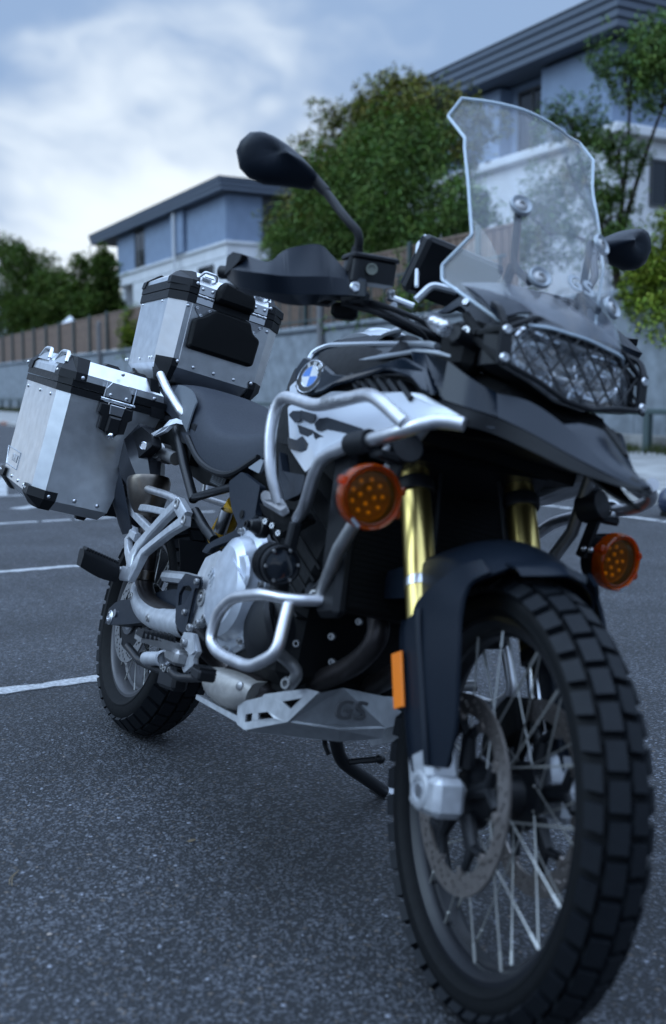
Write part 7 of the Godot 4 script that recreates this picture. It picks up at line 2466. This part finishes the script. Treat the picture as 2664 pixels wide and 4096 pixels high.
	letters("cut_lettering", "GS", 0.050, 0.004, Transform3D(Basis(fu * 1.75, fw, fu.cross(fw)), P([1.154,.363,.035])[0] + fn * 0.003), M.post, sk)
	# side stand
	var ss := node("side_stand", bike)
	m = MB.new()
	m.tube(MB.bend([v(0.885, 0.25, -0.115), v(0.88, 0.20, -0.145), v(0.86, 0.175, -0.20), v(0.77, 0.112, -0.355)], 0.03), 0.015, 12)
	m.box(v(0.755, 0.102, -0.375), v(0.075, 0.012, 0.055), Basis(v(1, 0, 0), 0.267), 0.004)
	m.tube([v(0.875, 0.195, -0.16), v(0.935, 0.225, -0.205)], [0.007, 0.0075], 8)
	m.ball(v(0.938, 0.227, -0.208), v(0.012, 0.011, 0.012), Basis(), 8)
	obj("leg", m, M.black_metal, ss)
	m = MB.new()
	m.box(v(0.758, 0.110, -0.385), v(0.05, 0.006, 0.03), Basis(v(1, 0, 0), 0.267), 0.002)
	obj("foot_plate", m, M.silver, ss)
	m = MB.new()
	m.tube(MB.bend([v(0.862, 0.26, -0.10), v(0.848, 0.225, -0.115), v(0.862, 0.205, -0.125)], 0.01), 0.006, 8)
	obj("spring_hook", m, M.black_metal, ss)
	# swing arm
	var sw := node("swing_arm", bike)
	for s in [1, -1]:
		m = MB.new()
		m.loft([ring_xz(-0.075, [[0.282, s * 0.098], [0.325, s * 0.098], [0.325, s * 0.128], [0.282, s * 0.128]]), ring_xz(0.0, [[0.292, s * 0.096], [0.362, s * 0.096], [0.362, s * 0.130], [0.292, s * 0.130]]), ring_xz(0.14, [[0.322, s * 0.098], [0.392, s * 0.098], [0.392, s * 0.128], [0.322, s * 0.128]]), ring_xz(0.36, [[0.372, s * 0.095], [0.455, s * 0.095], [0.455, s * 0.125], [0.372, s * 0.125]]), ring_xz(0.60, [[0.385, s * 0.09], [0.475, s * 0.09], [0.475, s * 0.12], [0.385, s * 0.12]])], 3)
		obj("arm", m, M.grey_plastic, sw, 30.0)
		m = MB.new()
		m.lathe([[0.017, 0.0], [0.017, 0.006], [0.012, 0.008], [0.010, 0.002], [0.0, 0.002]], v(-0.040, 0.306, s * 0.128), v(0, 0, s), 20)
		m.lathe([[0.020, -0.002], [0.021, 0.003], [0.018, 0.005], [0.017, 0.001], [0.017, -0.002], [0.020, -0.002]], v(-0.040, 0.306, s * 0.128), v(0, 0, s), 24)
		obj("axle_adjuster", m, M.steel, sw)
	m = MB.new()
	m.box(v(0.45, 0.43, 0), v(0.08, 0.08, 0.2), Basis(), 0.015)
	obj("cross_piece", m, M.black, sw)
	# silver tyre hugger strip and inner mudguard between wheel and engine
	var mg := node("rear_mudguard", bike)
	m = MB.new()
	var hg := []
	for k in 7:
		var a := deg_to_rad(18.0 + k * 14.0)
		hg.append([v(cos(a) * 0.350, 0.325 + sin(a) * 0.350, -0.095), v(cos(a) * 0.358, 0.325 + sin(a) * 0.358, 0.0), v(cos(a) * 0.350, 0.325 + sin(a) * 0.350, 0.095)])
	m.patch(hg.slice(0, 3), 0.004, 4, 3)
	obj("hugger", m, M.black, mg)
	m = MB.new()
	m.tube(MB.bend([v(0.30, 0.478, 0.128), v(0.42, 0.492, 0.122), v(0.56, 0.500, 0.115)], 0.02), [0.016, 0.016, 0.016, 0.016, 0.016, 0.016, 0.016, 0.016].slice(0, 8), 8)
	obj("brake_line_cover", m, M.silver, mg)
	m = MB.new()
	m.loft([ring_xz(0.30, [[0.40, -0.11], [0.47, -0.11], [0.47, 0.118], [0.40, 0.118]]), ring_xz(0.45, [[0.40, -0.11], [0.485, -0.11], [0.485, 0.115], [0.40, 0.115]]), ring_xz(0.60, [[0.39, -0.11], [0.50, -0.11], [0.50, 0.112], [0.39, 0.112]])], 2)
	obj("inner_mudguard", m, M.dark, mg, 30.0)
	# rear brake caliper
	var rc := node("rear_caliper", bike)
	m = MB.new()
	m.box(v(0.10, 0.395, 0.085), v(0.09, 0.05, 0.05), Basis(v(0, 0, 1), 0.6), 0.012)
	obj("caliper_body", m, M.dark, rc)
	# chain and sprocket on the far side
	var ch := node("drive_chain", bike)
	m = MB.new()
	m.lathe([[0.05, -0.004], [0.105, -0.004], [0.105, 0.004], [0.05, 0.004], [0.05, -0.004]], v(0, 0.325, -0.085), v(0, 0, 1), 44)
	m.tube([v(0.02, 0.428, -0.085), v(0.62, 0.50, -0.085)], 0.009, 6)
	m.tube([v(0.02, 0.222, -0.085), v(0.62, 0.40, -0.085)], 0.009, 6)
	obj("chain", m, M.old_steel, ch)

func build_motorcycle() -> void:
	var bike := node("motorcycle", self, Transform3D(Basis(v(1, 0, 0), -0.26735), Vector3.ZERO))
	tag(bike, "black and silver adventure motorcycle leaning on its side stand, front wheel turned right", "motorcycle")
	var turn := Basis(SA.normalized(), -0.20837)
	var st := Transform3D(turn, SP - turn * SP)
	rear_wheel(bike)
	front_wheel(bike, st)
	front_end(bike, st)
	nose(bike)
	body_work(bike)
	crash_bars(bike)
	engine(bike)
	top_case(bike)
	side_case(bike, 1.0)
